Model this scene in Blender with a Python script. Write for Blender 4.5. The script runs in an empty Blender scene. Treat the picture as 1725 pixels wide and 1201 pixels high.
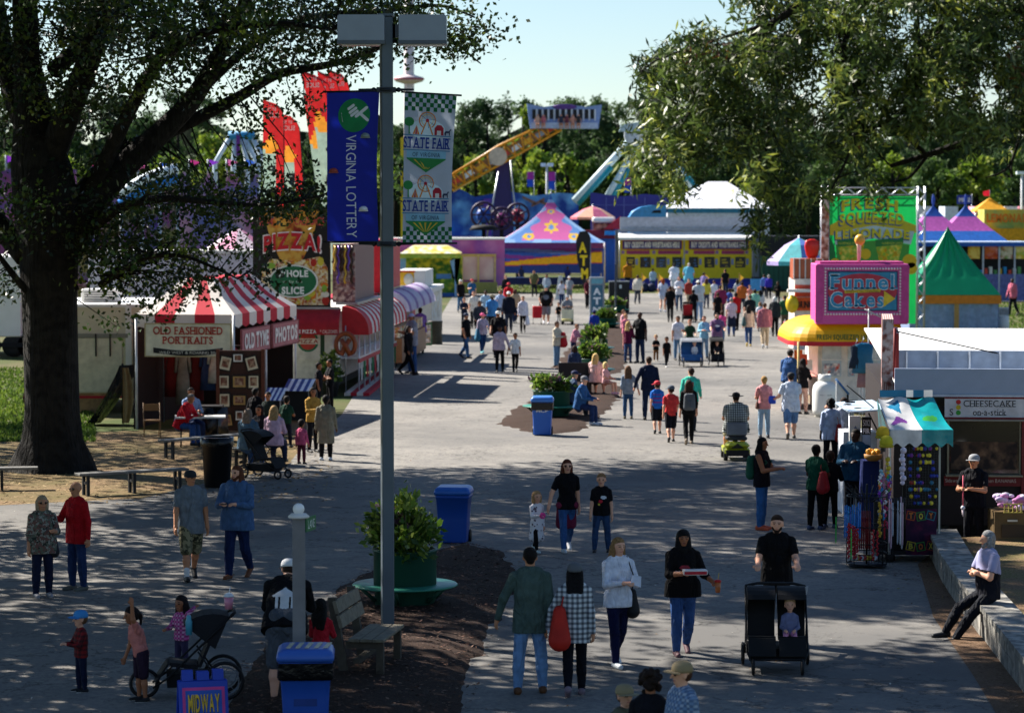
import bpy,math,random
import numpy as np
from mathutils import Matrix,Vector
R=math.radians
sc=bpy.context.scene
col=sc.collection
random.seed(7);rng=np.random.default_rng(7)
F_PX=4792.0;CAMZ=6.0;PITCH=R(3.05);CX,CY=862.5,600.5
cd=bpy.data.cameras.new('camera');cam=bpy.data.objects.new('camera',cd);col.objects.link(cam)
cam.location=(0,0,CAMZ);cam.rotation_euler=(math.pi/2-PITCH,0,0)
cd.sensor_width=36;cd.lens=100.0;cd.clip_start=.5;cd.clip_end=4000
cd.dof.use_dof=True;cd.dof.focus_distance=44;cd.dof.aperture_fstop=2.6
sc.camera=cam
def ray(px,py):
 a=(px-CX)/F_PX;v=(CY-py)/F_PX;c,s=math.cos(PITCH),math.sin(PITCH)
 return Vector((a,c+v*s,-s+v*c))
def G(px,py,z=0.0):
 d=ray(px,py);t=(z-CAMZ)/d.z
 return Vector((d.x*t,d.y*t,z))
def At(px,py,Y):
 d=ray(px,py);t=Y/d.y
 return Vector((d.x*t,Y,CAMZ+d.z*t))
def YG(py):return G(CX,py).y
def lin(h):
 if not isinstance(h,str):return tuple(h)[:3]
 h=h.lstrip('#');o=[]
 for i in(0,2,4):
  c=int(h[i:i+2],16)/255;o.append(c/12.92 if c<=.04045 else((c+.055)/1.055)**2.4)
 return tuple(o)
_mc={}
def nn(nt,t,**kw):
 n=nt.nodes.new(t)
 for k,v in kw.items():
  if k in n.inputs.keys():n.inputs[k].default_value=v
  else:setattr(n,k,v)
 return n
def M(c,rough=.65,var=.18,scale=5.0,bump=0.0,metal=0.0,trans=0.0,emit=0.0,spec=.35,coat=0,alpha=1.0):
 key=(c if isinstance(c,str)else tuple(c),rough,var,scale,bump,metal,trans,emit,spec,coat,alpha)
 if key in _mc:return _mc[key]
 m=bpy.data.materials.new('surface');m.use_nodes=True;nt=m.node_tree
 b=nt.nodes['Principled BSDF'];L=nt.links.new;rgb=lin(c)
 b.inputs['Roughness'].default_value=rough;b.inputs['Metallic'].default_value=metal
 b.inputs['Specular IOR Level'].default_value=spec
 if coat:b.inputs['Coat Weight'].default_value=coat
 if alpha<1:b.inputs['Alpha'].default_value=alpha
 tc=nn(nt, 'ShaderNodeTexCoord')
 no=nn(nt, 'ShaderNodeTexNoise',Scale=scale,Detail=4.0);L(tc.outputs['Object'],no.inputs['Vector'])
 r=nn(nt, 'ShaderNodeMapRange');L(no.outputs['Fac'],r.inputs['Value'])
 r.inputs['From Min'].default_value=.3;r.inputs['From Max'].default_value=.7
 r.inputs['To Min'].default_value=1-var;r.inputs['To Max'].default_value=1+var*.7
 mx=nn(nt, 'ShaderNodeVectorMath',operation='SCALE');mx.inputs[0].default_value=rgb
 L(r.outputs['Result'],mx.inputs['Scale']);L(mx.outputs[0],b.inputs['Base Color'])
 if bump:
  bp=nn(nt, 'ShaderNodeBump',Strength=bump,Distance=.03);hs_=no.outputs['Fac']
  if bump>=.85:
   mp=nn(nt, 'ShaderNodeMapping');mp.inputs['Scale'].default_value=(1.3,1.3,.5);mp.inputs['Rotation'].default_value=(.3,.5,0);L(tc.outputs['Object'],mp.inputs[0])
   n2=nn(nt, 'ShaderNodeTexNoise',Scale=6.5,Detail=2.0,Distortion=1.2);L(mp.outputs[0],n2 .inputs['Vector']);hs_=n2 .outputs['Fac'];bp.inputs['Distance'].default_value=.09
  L(hs_,bp.inputs['Height'])
  L(bp.outputs[0],b.inputs['Normal'])
 if trans:
  tr=nn(nt, 'ShaderNodeBsdfTranslucent');L(mx.outputs[0],tr.inputs['Color'])
  ms=nn(nt, 'ShaderNodeMixShader',Fac=trans);L(b.outputs[0],ms.inputs[1]);L(tr.outputs[0],ms.inputs[2])
  L(ms.outputs[0],nt.nodes['Material Output'].inputs['Surface'])
 if emit:
  b.inputs['Emission Color'].default_value=(*rgb,1);b.inputs['Emission Strength'].default_value=emit
 _mc[key]=m;return m
def pattern(kind,cols,scale=8.0,rough=.8,coord='Object',trans=0):
 """procedural cloth or ground patterns: plaid, camo, stripes, blotch, dots"""
 key=(kind,tuple(cols),scale,rough,coord,trans)
 if key in _mc:return _mc[key]
 m=bpy.data.materials.new('pattern');m.use_nodes=True;nt=m.node_tree;L=nt.links.new
 b=nt.nodes['Principled BSDF'];b.inputs['Roughness'].default_value=rough
 b.inputs['Specular IOR Level'].default_value=.25
 tc=nn(nt, 'ShaderNodeTexCoord');src=tc.outputs[coord];C=[(*lin(c),1)for c in cols]
 def mix(f,a,bb):
  x=nn(nt, 'ShaderNodeMix',data_type='RGBA')
  if hasattr(f, 'is_output'):L(f,x.inputs[0])
  else:x.inputs[0].default_value=f
  for s,i in((a,6),(bb,7)):
   if hasattr(s, 'is_output'):L(s,x.inputs[i])
   else:x.inputs[i].default_value=s
  return x.outputs[2]
 def thr(v,t):
  g=nn(nt, 'ShaderNodeMath',operation='GREATER_THAN');L(v,g.inputs[0]);g.inputs[1].default_value=t
  return g.outputs[0]
 if kind in('plaid', 'stripesx', 'stripesz', 'stripesy'):
  ax={'plaid':'XZ', 'stripesx':'X', 'stripesz':'Z', 'stripesy':'Y'}[kind];f=[]
  for a in ax:
   w=nn(nt, 'ShaderNodeTexWave',bands_direction=a,Scale=scale);L(src,w.inputs['Vector']);f.append(thr(w.outputs['Fac'],.5))
  o=mix(f[0],C[0],C[1])
  if kind=='plaid':
   g=[]
   for a in 'XZ':
    w=nn(nt, 'ShaderNodeTexWave',bands_direction=a,Scale=scale,Distortion=.6);L(src,w.inputs['Vector']);r=nn(nt, 'ShaderNodeMapRange');L(w.outputs['Fac'],r.inputs['Value']);r.inputs['From Min'].default_value=.25;r.inputs['From Max'].default_value=.8;r.inputs['To Max'].default_value=.85;g.append(r.outputs[0])
   o=mix(g[1],mix(g[0],C[0],C[2]),mix(g[0],C[2],C[1]))
 elif kind=='dots':
  v=nn(nt, 'ShaderNodeTexVoronoi',Scale=scale);L(src,v.inputs['Vector']);o=mix(thr(v.outputs['Distance'],.28),C[1],C[0])
 else:
  o=C[0]
  for i,c in enumerate(C[1:]):
   n=nn(nt, 'ShaderNodeTexNoise',Scale=scale*(1+.35*i),Detail=3.0,noise_dimensions='4D',W=3.1*i);L(src,n.inputs['Vector'])
   if kind=='camo':o=mix(thr(n.outputs['Fac'],.53),o,c)
   else:
    r=nn(nt, 'ShaderNodeMapRange');L(n.outputs['Fac'],r.inputs['Value'])
    r.inputs['From Min'].default_value=.42;r.inputs['From Max'].default_value=.6;o=mix(r.outputs[0],o,c)
 L(o,b.inputs['Base Color'])
 if trans:
  tr=nn(nt, 'ShaderNodeBsdfTranslucent');L(o,tr.inputs['Color'])
  ms=nn(nt, 'ShaderNodeMixShader',Fac=trans);L(b.outputs[0],ms.inputs[1]);L(tr.outputs[0],ms.inputs[2])
  L(ms.outputs[0],nt.nodes['Material Output'].inputs['Surface'])
 _mc[key]=m;return m
def tag(o,label=None,cat=None,group=None,kind=None):
 if label:o['label']=label
 if cat:o['category']=cat
 if group:o['group']=group
 if kind:o['kind']=kind
 return o
def thing(name,label,cat,loc=(0,0,0),rz=0,group=None):
 o=bpy.data.objects.new(name,None);col.objects.link(o);o.empty_display_size=.2
 o.location=loc;o.rotation_euler=(0,0,rz)
 return tag(o,label,cat,group)
def copy_tree(o,parent=None):
 c=o.copy();col.objects.link(c);c.parent=parent
 for ch in list(o.children):copy_tree(ch,c)
 return c
def rawmesh(name,V,Fq,mats,mi=None,smooth=True,parent=None):
 me=bpy.data.meshes.new(name)
 V=np.asarray(V,np.float32)
 if isinstance(Fq,np.ndarray):
  n,k=Fq.shape;me.vertices.add(len(V));me.vertices.foreach_set('co',V.ravel())
  me.loops.add(n*k);me.loops.foreach_set('vertex_index',Fq.astype(np.int32).ravel())
  me.polygons.add(n);me.polygons.foreach_set('loop_start',np.arange(0,n*k,k,dtype=np.int32))
  me.polygons.foreach_set('loop_total',np.full(n,k,np.int32));me.update(calc_edges=True)
 else:
  me.from_pydata(V.tolist(),[],Fq);n=len(Fq)
 for m in(mats if isinstance(mats,(list,tuple))else[mats]):me.materials.append(m)
 if mi is not None:me.polygons.foreach_set('material_index',np.asarray(mi,np.int32))
 if smooth is True:me.polygons.foreach_set('use_smooth',np.ones(n,bool))
 elif smooth is not False:me.polygons.foreach_set('use_smooth',np.asarray(smooth,bool))
 me.update()
 o=bpy.data.objects.new(name,me);col.objects.link(o)
 if parent is not None:o.parent=parent
 return o
class MB:
 def __init__(s):s.v=[];s.f=[];s.mi=[];s.sm=[];s.mats=[];s.X=None
 def m(s,mat):
  if mat is None:return 0
  if mat not in s.mats:s.mats.append(mat)
  return s.mats.index(mat)
 def add(s,V,F,mat=None,smooth=False):
  b=len(s.v)
  if s.X is not None:V=[s.X@Vector(v)for v in V]
  s.v+=[tuple(v)for v in V];s.f+=[tuple(i+b for i in f)for f in F]
  s.mi+=[s.m(mat)]*len(F);s.sm+=[smooth]*len(F);return s
 def box(s,x0,x1,y0,y1,z0,z1,mat=None,bev=0):
  if bev:
   e=bev;V=[];
   for(z,i)in((z0,e),(z0+e,0),(z1-e,0),(z1,e)):
    for(x,y)in((x0+e+i,y0+i),(x1-e-i,y0+i),(x1-i,y0+e+i),(x1-i,y1-e-i),(x1-e-i,y1-i),(x0+e+i,y1-i),(x0+i,y1-e-i),(x0+i,y0+e+i)):
     V.append((x,y,z))
   F=[tuple(range(7,-1,-1)),tuple(range(24,32))]
   for k in range(3):
    for j in range(8):F.append((k*8+j,k*8+(j+1)%8,k*8+8+(j+1)%8,k*8+8+j))
   return s.add(V,F,mat)
  V=[(x,y,z)for z in(z0,z1)for(x,y)in((x0,y0),(x1,y0),(x1,y1),(x0,y1))]
  return s.add(V,[(3,2,1,0),(4,5,6,7),(0,1,5,4),(1,2,6,5),(2,3,7,6),(3,0,4,7)],mat)
 def quad(s,a,b,c,d,mat=None,smooth=False):return s.add([a,b,c,d],[(0,1,2,3)],mat,smooth)
 def slab(s,P,t,mat=None):
  """planar polygon P (3D points) thickened by vector t"""
  n=len(P);t=Vector(t);V=[Vector(p)for p in P]+[Vector(p)+t for p in P]
  return s.add(V,[tuple(range(n-1,-1,-1)),tuple(range(n,2*n))]+[(i,(i+1)%n,n+(i+1)%n,n+i)for i in range(n)],mat)
 def prism(s,P,y0,y1,mat=None,smooth=False):
  """outline P in x,z pushed from y0 to y1"""
  n=len(P);V=[(p[0],y0,p[1])for p in P]+[(p[0],y1,p[1])for p in P]
  F=[tuple(range(n)),tuple(range(2*n-1,n-1,-1))]
  s.add(V,F,mat);b=len(s.v)-2*n
  s.f+=[(b+(i+1)%n,b+i,b+n+i,b+n+(i+1)%n)for i in range(n)];s.mi+=[s.m(mat)]*n;s.sm+=[smooth]*n;return s
 def loft(s,rings,mat=None,cap=True,smooth=True):
  n=len(rings[0]);V=[p for r in rings for p in r];F=[]
  for k in range(len(rings)-1):
   for j in range(n):F.append((k*n+j,k*n+(j+1)%n,(k+1)*n+(j+1)%n,(k+1)*n+j))
  s.add(V,F,mat,smooth)
  if cap:
   b=len(s.v)-len(V);s.f+=[tuple(b+i for i in range(n-1,-1,-1)),tuple(b+(len(rings)-1)*n+i for i in range(n))]
   s.mi+=[s.m(mat)]*2;s.sm+=[False]*2
  return s
 def tube(s,P,r,n=8,mat=None,cap=True,smooth=True):
  P=[Vector(p)for p in P];rr=r if isinstance(r,(list,tuple))else[r]*len(P);rings=[];u=None
  for i,p in enumerate(P):
   t=(P[min(i+1,len(P)-1)]-P[max(i-1,0)]).normalized()
   if u is None:
    u=t.cross(Vector((0,0,1))if abs(t.z)<.9 else Vector((1,0,0))).normalized()
   else:u=(u-t*u.dot(t)).normalized()
   w=t.cross(u)
   rings.append([p+(u*math.cos(2*math.pi*k/n)+w*math.sin(2*math.pi*k/n))*rr[i]for k in range(n)])
  return s.loft(rings,mat,cap,smooth)
 def lathe(s,prof,c=(0,0,0),n=20,mat=None,smooth=True,sy=1.0,cap=True):
  return s.loft([[(c[0]+r*math.cos(2*math.pi*k/n),c[1]+sy*r*math.sin(2*math.pi*k/n),c[2]+z)for k in range(n)]for r,z in prof],mat,cap,smooth)
 def ball(s,c,r,mat=None,n=10,sx=1,sy=1,sz=1):
  prof=[(math.sin(math.pi*(i+.02)/(n+.04)),-math.cos(math.pi*(i+.02)/(n+.04)))for i in range(n+1)]
  return s.loft([[(c[0]+sx*r*a*math.cos(2*math.pi*k/(n+2)),c[1]+sy*r*a*math.sin(2*math.pi*k/(n+2)),c[2]+sz*r*b)for k in range(n+2)]for a,b in prof],mat)
 def torus(s,c,R0,r,n=20,m=8,mat=None,axis='z',sx=1,sz=1):
  V=[];F=[]
  for i in range(n):
   a=2*math.pi*i/n
   for j in range(m):
    b=2*math.pi*j/m;q=R0+r*math.cos(b);p=(q*math.cos(a)*sx,q*math.sin(a)*sz,r*math.sin(b))
    if axis=='y':p=(p[0],p[2],p[1])
    if axis=='x':p=(p[2],p[0],p[1])
    V.append((c[0]+p[0],c[1]+p[1],c[2]+p[2]));F.append((i*m+j,i*m+(j+1)%m,((i+1)%n)*m+(j+1)%m,((i+1)%n)*m+j))
  return s.add(V,F,mat,True)
 def build(s,name,mat=None,parent=None,label=None):
  mats=list(s.mats)or[mat or M('#808080')]
  if mat is not None and not s.mats:mats=[mat]
  o=rawmesh(name,s.v,s.f,mats,s.mi,s.sm,parent)
  if label:o['label']=label
  return o
def struct(name,mb,mat=None,kind='structure'):
 o=mb.build(name,mat);o['kind']=kind;return o
_tmp=bpy.data.scenes.new('glyphs');GL={}
_cu=bpy.data.curves.new('glyph', 'FONT');_ob=bpy.data.objects.new('glyph',_cu);_tmp.collection.objects.link(_ob)
_cu.resolution_u=3
def _glyph(ch,off):
 _cu.body=ch;_cu.offset=off;_tmp.view_layers[0].update()
 dg=_tmp.view_layers[0].depsgraph;me=bpy.data.meshes.new_from_object(_ob.evaluated_get(dg),depsgraph=dg)
 V=[(v.co.x,v.co.y)for v in me.vertices];Fc=[tuple(p.vertices)for p in me.polygons]
 bpy.data.meshes.remove(me)
 xs=[v[0]for v in V]or[0,.25]
 return V,Fc,min(xs),max(xs)
CH="ABCDEFGHIJKLMNOPQRSTUVWXYZabcdefghiklmnorstuwyz0123456789!&-$*'"
for off in(0.0,.022,.045):
 for ch in CH:GL[ch,off]=_glyph(ch,off)
bpy.data.objects.remove(_ob);bpy.data.curves.remove(_cu);bpy.data.scenes.remove(_tmp)
def layout(text,off=.022,gap=.07):
 V=[];F=[];x=0
 for ch in text:
  if ch==' ':x+=.32;continue
  g=GL[ch,off];b=len(V)
  V+=[(v[0]-g[2]+x,v[1])for v in g[0]];F+=[tuple(i+b for i in f)for f in g[1]];x+=g[3]-g[2]+gap
 return V,F,x-gap
def letters(mb,text,rect,y,mat,off=.022,gap=.07,mirror=False,rot=0,arc=0,serif=False,n_sign=-1):
 """text fitted in rect (x0,z0,x1,z1) of the local x,z plane at depth y; rot=-90 runs downwards"""
 V,F,w=layout(text,off,gap);x0,z0,x1,z1=rect
 if serif:
  b=len(V);x=0
  for ch in text:
   if ch==' ':x+=.32;continue
   g=GL[ch,off];ww=g[3]-g[2]
   if ch in 'FIPTHKLMNRAilkrhnm':
    for zz in((0.0,.07),)+(((.63,.70),)if ch in 'IHKMNFPR' else()):
     k=len(V);V+=[(x-.05,zz[0]),(x+(ww if ch in 'HKMNRAnmhk' else.28)+.05,zz[0]),(x+(ww if ch in 'HKMNRAnmhk' else.28)+.05,zz[1]),(x-.05,zz[1])];F.append((k,k+1,k+2,k+3))
   x+=ww+gap
 ys=[v[1]for v in V];lo,hi=min(ys),max(ys);H=hi-lo
 P=[]
 for a,b in V:
  u=a/w;v=(b-lo)/H
  if mirror:u=1-u
  if rot==-90:P.append((x0+v*(x1-x0),z1-u*(z1-z0)))
  else:P.append((x0+u*(x1-x0),z0+v*(z1-z0)+arc*(1-(2*u-1)**2)))
 flip=(rot==0)==mirror
 mb.add([(p[0],y,p[1])for p in P],F if not flip else[f[::-1]for f in F],mat);return mb
def poly(mb,pts,y,mat):
 a=sum(pts[i][0]*pts[(i+1)%len(pts)][1]-pts[(i+1)%len(pts)][0]*pts[i][1]for i in range(len(pts)))
 if a<0:pts=pts[::-1]
 mb.add([(p[0],y,p[1])for p in pts],[tuple(range(len(pts)))],mat);return mb
def ell(cx,cz,rx,rz,n=24):return[(cx+rx*math.cos(2*math.pi*k/n),cz+rz*math.sin(2*math.pi*k/n))for k in range(n)]
def rect(x0,z0,x1,z1):return[(x0,z0),(x1,z0),(x1,z1),(x0,z1)]
def star(cx,cz,r,k=5,q=.45,a0=90):return[(cx+r*(1 if i%2==0 else q)*math.cos(R(a0+i*180/k)),cz+r*(1 if i%2==0 else q)*math.sin(R(a0+i*180/k)))for i in range(2*k)]
class Fr:
 """measures of a thing that faces the viewer at depth Y, with its base under pixel column cx"""
 def __init__(s,Y,cx):s.Y=Y;s.o=At(cx,CY,Y);s.o.z=0
 def x(s,px):return At(px,CY,s.Y).x-s.o.x
 def z(s,py):return max(At(CX,py,s.Y).z,0)
 def r(s,x0,y0,x1,y1):return(s.x(x0),s.z(y1),s.x(x1),s.z(y0))
EXPO=1.42
def nets(D,org,vs):
 S=D<0;c=np.zeros(tuple(n-1 for n in D.shape),np.int8)
 for dx in(0,1):
  for dy in(0,1):
   for dz in(0,1):c+=S[dx:S.shape[0]-1+dx,dy:S.shape[1]-1+dy,dz:S.shape[2]-1+dz]
 I=np.argwhere((c>0)&(c<8));idx=np.full(c.shape,-1,np.int32);idx[tuple(I.T)]=np.arange(len(I))
 acc=np.zeros((len(I),3));cnt=np.zeros(len(I))
 offs=[(0,0,0),(1,0,0),(0,1,0),(1,1,0),(0,0,1),(1,0,1),(0,1,1),(1,1,1)]
 d=[D[I[:,0]+o[0],I[:,1]+o[1],I[:,2]+o[2]]for o in offs]
 for a in range(8):
  for b in range(a+1,8):
   df=np.abs(np.array(offs[a])-np.array(offs[b]))
   if df.sum()!=1:continue
   m=(d[a]<0)!=(d[b]<0);t=np.where(m,d[a]/np.where(m,d[a]-d[b],1),0)[:,None]
   acc+=m[:,None]*(np.array(offs[a])*(1-t)+np.array(offs[b])*t);cnt+=m
 V=(I+acc/cnt[:,None])*vs+org;Q=[]
 for ax in range(3):
  s0=np.take(S,range(S.shape[ax]-1),ax);s1=np.take(S,range(1,S.shape[ax]),ax)
  E=np.argwhere(s0!=s1);u,w=[(1,2),(2,0),(0,1)][ax]
  E=E[(E[:,u]>0)&(E[:,w]>0)&(E[:,u]<S.shape[u]-1)&(E[:,w]<S.shape[w]-1)]
  def g(a,b):
   K=E.copy();K[:,u]-=a;K[:,w]-=b;return idx[tuple(K.T)]
  q=np.stack([g(1,1),g(0,1),g(0,0),g(1,0)],1)
  fl=~S[tuple(E.T)];q[fl]=q[fl][:,::-1];Q.append(q)
 return V,np.concatenate(Q)
def skin(prims,vs,k=.02,clip=None):
 """prims: (a, b, ra, rb, (sx,sy,sz)) round cones, optionally flattened"""
 P=[]
 for p in prims:
  a,b=np.array(p[0],float),np.array(p[1],float);s=np.array(p[4]if len(p)>4 else(1,1,1),float)
  r=max(p[2],p[3]);P.append((a,b,p[2],p[3],s,np.minimum(a,b)-r*s,np.maximum(a,b)+r*s))
 lo=np.min([p[5]for p in P],0)-2.5*vs;hi=np.max([p[6]for p in P],0)+2.5*vs
 n=np.ceil((hi-lo)/vs).astype(int)+1;D=np.full(n,1.0,np.float32);mg=2*vs+k
 for a,b,ra,rb,s,l,h in P:
  i0=np.maximum(((l-mg-lo)/vs).astype(int),0);i1=np.minimum(np.ceil((h+mg-lo)/vs).astype(int)+1,n)
  X=np.meshgrid(*[lo[j]+np.arange(i0[j],i1[j])*vs for j in range(3)],indexing='ij')
  q=np.stack(X,-1)/s-a/s;ab=(b-a)/s;t=np.clip((q@ab)/max(ab@ab,1e-9),0,1)
  d=(np.linalg.norm(q-t[...,None]*ab,axis=-1)-(ra+(rb-ra)*t))*s.min()
  sl=tuple(slice(i0[j],i1[j])for j in range(3));o=D[sl];hh=np.maximum(k-np.abs(o-d),0)/k
  D[sl]=np.minimum(o,d)-hh*hh*k*.25
 if clip is not None:
  c,nrm=clip;X=np.meshgrid(*[lo[j]+np.arange(n[j])*vs for j in range(3)],indexing='ij')
  D=np.maximum(D,sum((X[j]-c[j])*nrm[j]for j in range(3)).astype(np.float32))
 return nets(D,lo,vs)
def skin_obj(name,prims,vs,k,mat,parent,label=None,clip=None):
 V,Q=skin(prims,vs,k,clip);o=rawmesh(name,V,Q,mat,parent=parent)
 if label:o['label']=label
 return o
SKIN={'l':'#d9a184', 'm':'#b97f5c', 't':'#9a6242', 'd':'#4a2b1c', 'b':'#332018'}
PEOPLE={}
def hash_(k):return sum((i+3)*ord(c)*7919 for i,c in enumerate(k))%99991
def V3(*a):return np.array(a,float)
def person(key,px,yf,yh,face,label,top='#333333',bot='#26324a',sleeve='s',leg='long',hair='short',hc='#2c1d14',hat=None,hatc='#222222',sk='l',w=1.0,pose='stand',arms=None,lean=0,shoe='#222222',seat=0,fem=False,hem=0.0,Y=None,near=None,look=0,height=None,jacket=None,beard=False,glasses=False,socks=None,open_front=False,stride=1.0):
 if Y is None:p=G(px,yf)
 else:p=At(px,CY,Y);p.z=0
 if height is None:height=At(px,yh,p.y).z
 w=.12+w*.97;height*=1.015
 rp=random.Random(hash_(key))
 if pose=='stand' and arms is None and leg!='dress' and 440<yf<770:pose=rp.choice(['walk', 'walk2', 'stand', 'walk']);stride=rp.uniform(.25,.7);arms=rp.choice(['swing',None, 'holdR', 'holdL', 'swing', 'pocket']);face+=rp.uniform(-16,16);lean=lean or rp.uniform(-2,5);look=look or rp.uniform(-35,35)
 hatadd={'cap':.02, 'cowboy':.04, 'sun':.04, 'beanie':.02}.get(hat,0)
 if pose=='sit':H=height if height>.4 else 1.7
 else:H=height-hatadd*.5
 H=float(H);t=thing('person',label, 'person',(p.x,p.y,0),R(face), 'people at the fair')
 if near is None:near=p.y<60
 big=near or p.y<46;vs=.0095 if big else(.014 if p.y<70 else.021 if p.y<120 else.03)
 hh=float(np.interp(H,[.75,1.0,1.3,1.6,1.8],[.185,.205,.215,.225,.235]));kid=H<1.42
 hipz=H*(.475 if kid and H<1.15 else.515);nb=H-hh-.02*H;T=nb-hipz
 sw=H*(.090 if fem or kid else.101)*(.6+.4*w);hw=H*.045*(.7+.3*w)
 knz=hipz*.53;th=hipz-knz;sh=knz-.045*H;u1=.165*H;u2=.15*H
 ang={'stand':((2,4,3),(-2,2,3)), 'wide':((3,2,7),(-3,2,7)), 'walk':((24*stride,8,1),(-20*stride,26,1)), 'walk2':((-20*stride,26,1),(24*stride,8,1)), 'sit':((86,84,6),(84,80,6)), 'perch':((62,30,5),(50,12,6)), 'ride':((75,60,12),(75,60,12))}[pose]
 legs=[]
 for sd,(a,kn,out)in zip((-1,1),ang):
  a,kn,out=R(a),R(kn),R(out);hp=V3(sd*hw,0,0)
  d1=V3(sd*math.sin(out),-math.sin(a),-math.cos(a));d1/=np.linalg.norm(d1)
  d2=V3(sd*math.sin(out)*.4,-math.sin(a-kn),-math.cos(a-kn));d2/=np.linalg.norm(d2)
  K=hp+d1*th;A=K+d2*sh;legs.append((hp,K,A))
 low=min(l[2][2]for l in legs)-.045*H
 root=V3(0,0,-low)if pose not in('sit', 'perch', 'ride')else V3(0,0,seat+.055*H)
 legs=[tuple(q+root for q in l)for l in legs]
 L=R(lean);up=V3(0,-math.sin(L),math.cos(L));fw=V3(0,-math.cos(L),-math.sin(L));X1=V3(1,0,0)
 S=lambda f:root+up*T*f
 body=[];sc1=.6+.4*w
 wst=(.070 if fem else.082)*w;prof=[(-.02,.088*(.65+.35*w),.062*w),(.25,wst,.056*w),(.5,wst*1.02,.062*w),(.75,.088*sc1,.062*sc1),(.93,.078*sc1,.045),(1.0,.04,.035)]
 def torso(inf,lo=-.02,hi=1.0,hemw=1.0):
  o=[]
  for(f0,a0,b0),(f1,a1,b1)in zip(prof,prof[1:]):
   if f1<lo or f0>hi:continue
   r0,r1=b0*H*inf,b1*H*inf
   for s in(-1,1):o.append((S(max(f0,lo))+X1*s*(a0-b0)*H*inf,S(f1)+X1*s*(a1-b1)*H*inf,r0,r1))
   o.append((S(max(f0,lo)),S(f1),r0,r1))
  return o
 body+=torso(.93,.05)
 nk=S(1.0);hc0=nk+up*(hh*.55+.02*H)*.92+fw*.012*H+V3(0,0,hh*.04);ly=R(look)
 fx=V3(math.cos(ly),math.sin(ly),0);ff=V3(math.sin(ly),-math.cos(ly),0)-V3(0,0,math.sin(L)*.4);ff/=np.linalg.norm(ff);uu=np.cross(ff,fx)*-1
 if uu[2]<0:uu=-uu
 hd=lambda x,y,z:hc0+fx*x*hh+ff*y*hh+uu*z*hh
 body.append((nk-up*.02*H,hc0,.034*H*(.75+.25*w),.03*H))
 hp=[(hd(0,-.06,.14),hd(0,-.02,.12),.36*hh,.35*hh),(hd(0,.08,.0),hd(0,.13,-.30),.29*hh,.17*hh),(hd(0,-.1,.1),hd(0,-.02,-.1),.34*hh,.27*hh)]
 if big or p.y<70:
  hp+=[(hd(0,.36,.03),hd(0,.44,-.10),.035*hh,.055*hh),(hd(-.33,-.02,0),hd(-.35,-.03,-.1),.06*hh,.05*hh),(hd(.33,-.02,0),hd(.35,-.03,-.1),.06*hh,.05*hh),(hd(-.06,.27,-.24),hd(.06,.27,-.24),.045*hh,.045*hh)]
 body+=hp
 A0={None:((8,9,15,0),(-6,9,15,0)), 'swing':((22,8,30,5),(-22,8,18,0)), 'hold':((25,10,75,38),(25,10,75,38)), 'holdR':((28,10,72,30),(-8,9,12,0)), 'holdL':((0,9,15,0),(28,10,72,30)), 'push':((35,12,45,5),(35,12,45,5)), 'cross':((22,12,95,70),(22,12,95,70)), 'upL':((5,10,15,0),(150,25,25,10)), 'upR':((150,25,25,10),(5,10,15,0)), 'handR':((6,26,8,0),(-12,9,15,0)), 'handL':((-12,9,15,0),(6,26,8,0)), 'head':((30,10,60,30),(125,45,120,30)), 'pocket':((-8,16,42,25),(-8,16,42,25)), 'lap':((25,10,55,25),(25,10,55,25)), 'back':((-25,16,35,20),(-25,16,35,20)), 'cup':((30,8,70,35),(10,22,60,-10))}
 aa=A0[arms]if not isinstance(arms,tuple)else arms;ARM=[]
 for sd,(f,o,e,inn)in zip((-1,1),aa):
  f,o,e,inn=R(f),R(o),R(e),R(inn);s0=S(.875)+X1*sd*sw
  dn=V3(sd*math.sin(o),-math.sin(f)*math.cos(o),-math.cos(f)*math.cos(o))
  d2=V3(sd*math.sin(o)*.6-sd*math.sin(inn),-math.sin(f+e)*math.cos(inn),-math.cos(f+e)*math.cos(inn));d2/=np.linalg.norm(d2)
  E=s0+dn*u1;Wr=E+d2*u2;ARM.append((s0,E,Wr,d2))
  aw=.75+.25*w
  body+=[(s0,E,.030*H*aw,.024*H*aw),(E,Wr,.024*H*aw,.0165*H*aw)]
  side=np.cross(d2,V3(0,0,1));side=side/max(np.linalg.norm(side),1e-6);nrm=np.cross(side,d2)
  pl=Wr+d2*.042*H
  flat=abs(d2[2])>.7
  a1=V3(0,-1,0)*.6+X1*0 if flat else side
  a1=a1-d2*(a1@d2);a1/=np.linalg.norm(a1);a2=np.cross(d2,a1)
  if a2@(X1*-sd)<0 and flat:a2=-a2
  body+=[(Wr,pl-a1*.010*H,.015*H,.0125*H),(Wr,pl+a1*.010*H,.015*H,.0125*H)]
  if big:
   for q,ln in zip((-1.5,-.5,.5,1.5),(.036,.043,.046,.042)):
    b0=pl+a1*q*.0105*H;b1=b0+(d2*.9+a2*.22)*ln*.55*H;b2=b1+(d2*.6+a2*.7)*ln*.5*H
    body+=[(b0,b1,.0058*H,.0052*H),(b1,b2,.0052*H,.0044*H)]
   b0=Wr+d2*.016*H+a1*.014*H;b1=b0+(a1*.8+d2*.7)*.025*H;body+=[(b0,b1,.0065*H,.0058*H),(b1,b1+(d2+a2*.5)*.016*H,.0058*H,.0046*H)]
  else:body.append((pl,pl+(d2*.8+a2*.35)*.035*H,.0125*H,.009*H))
 FT=[]
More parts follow.
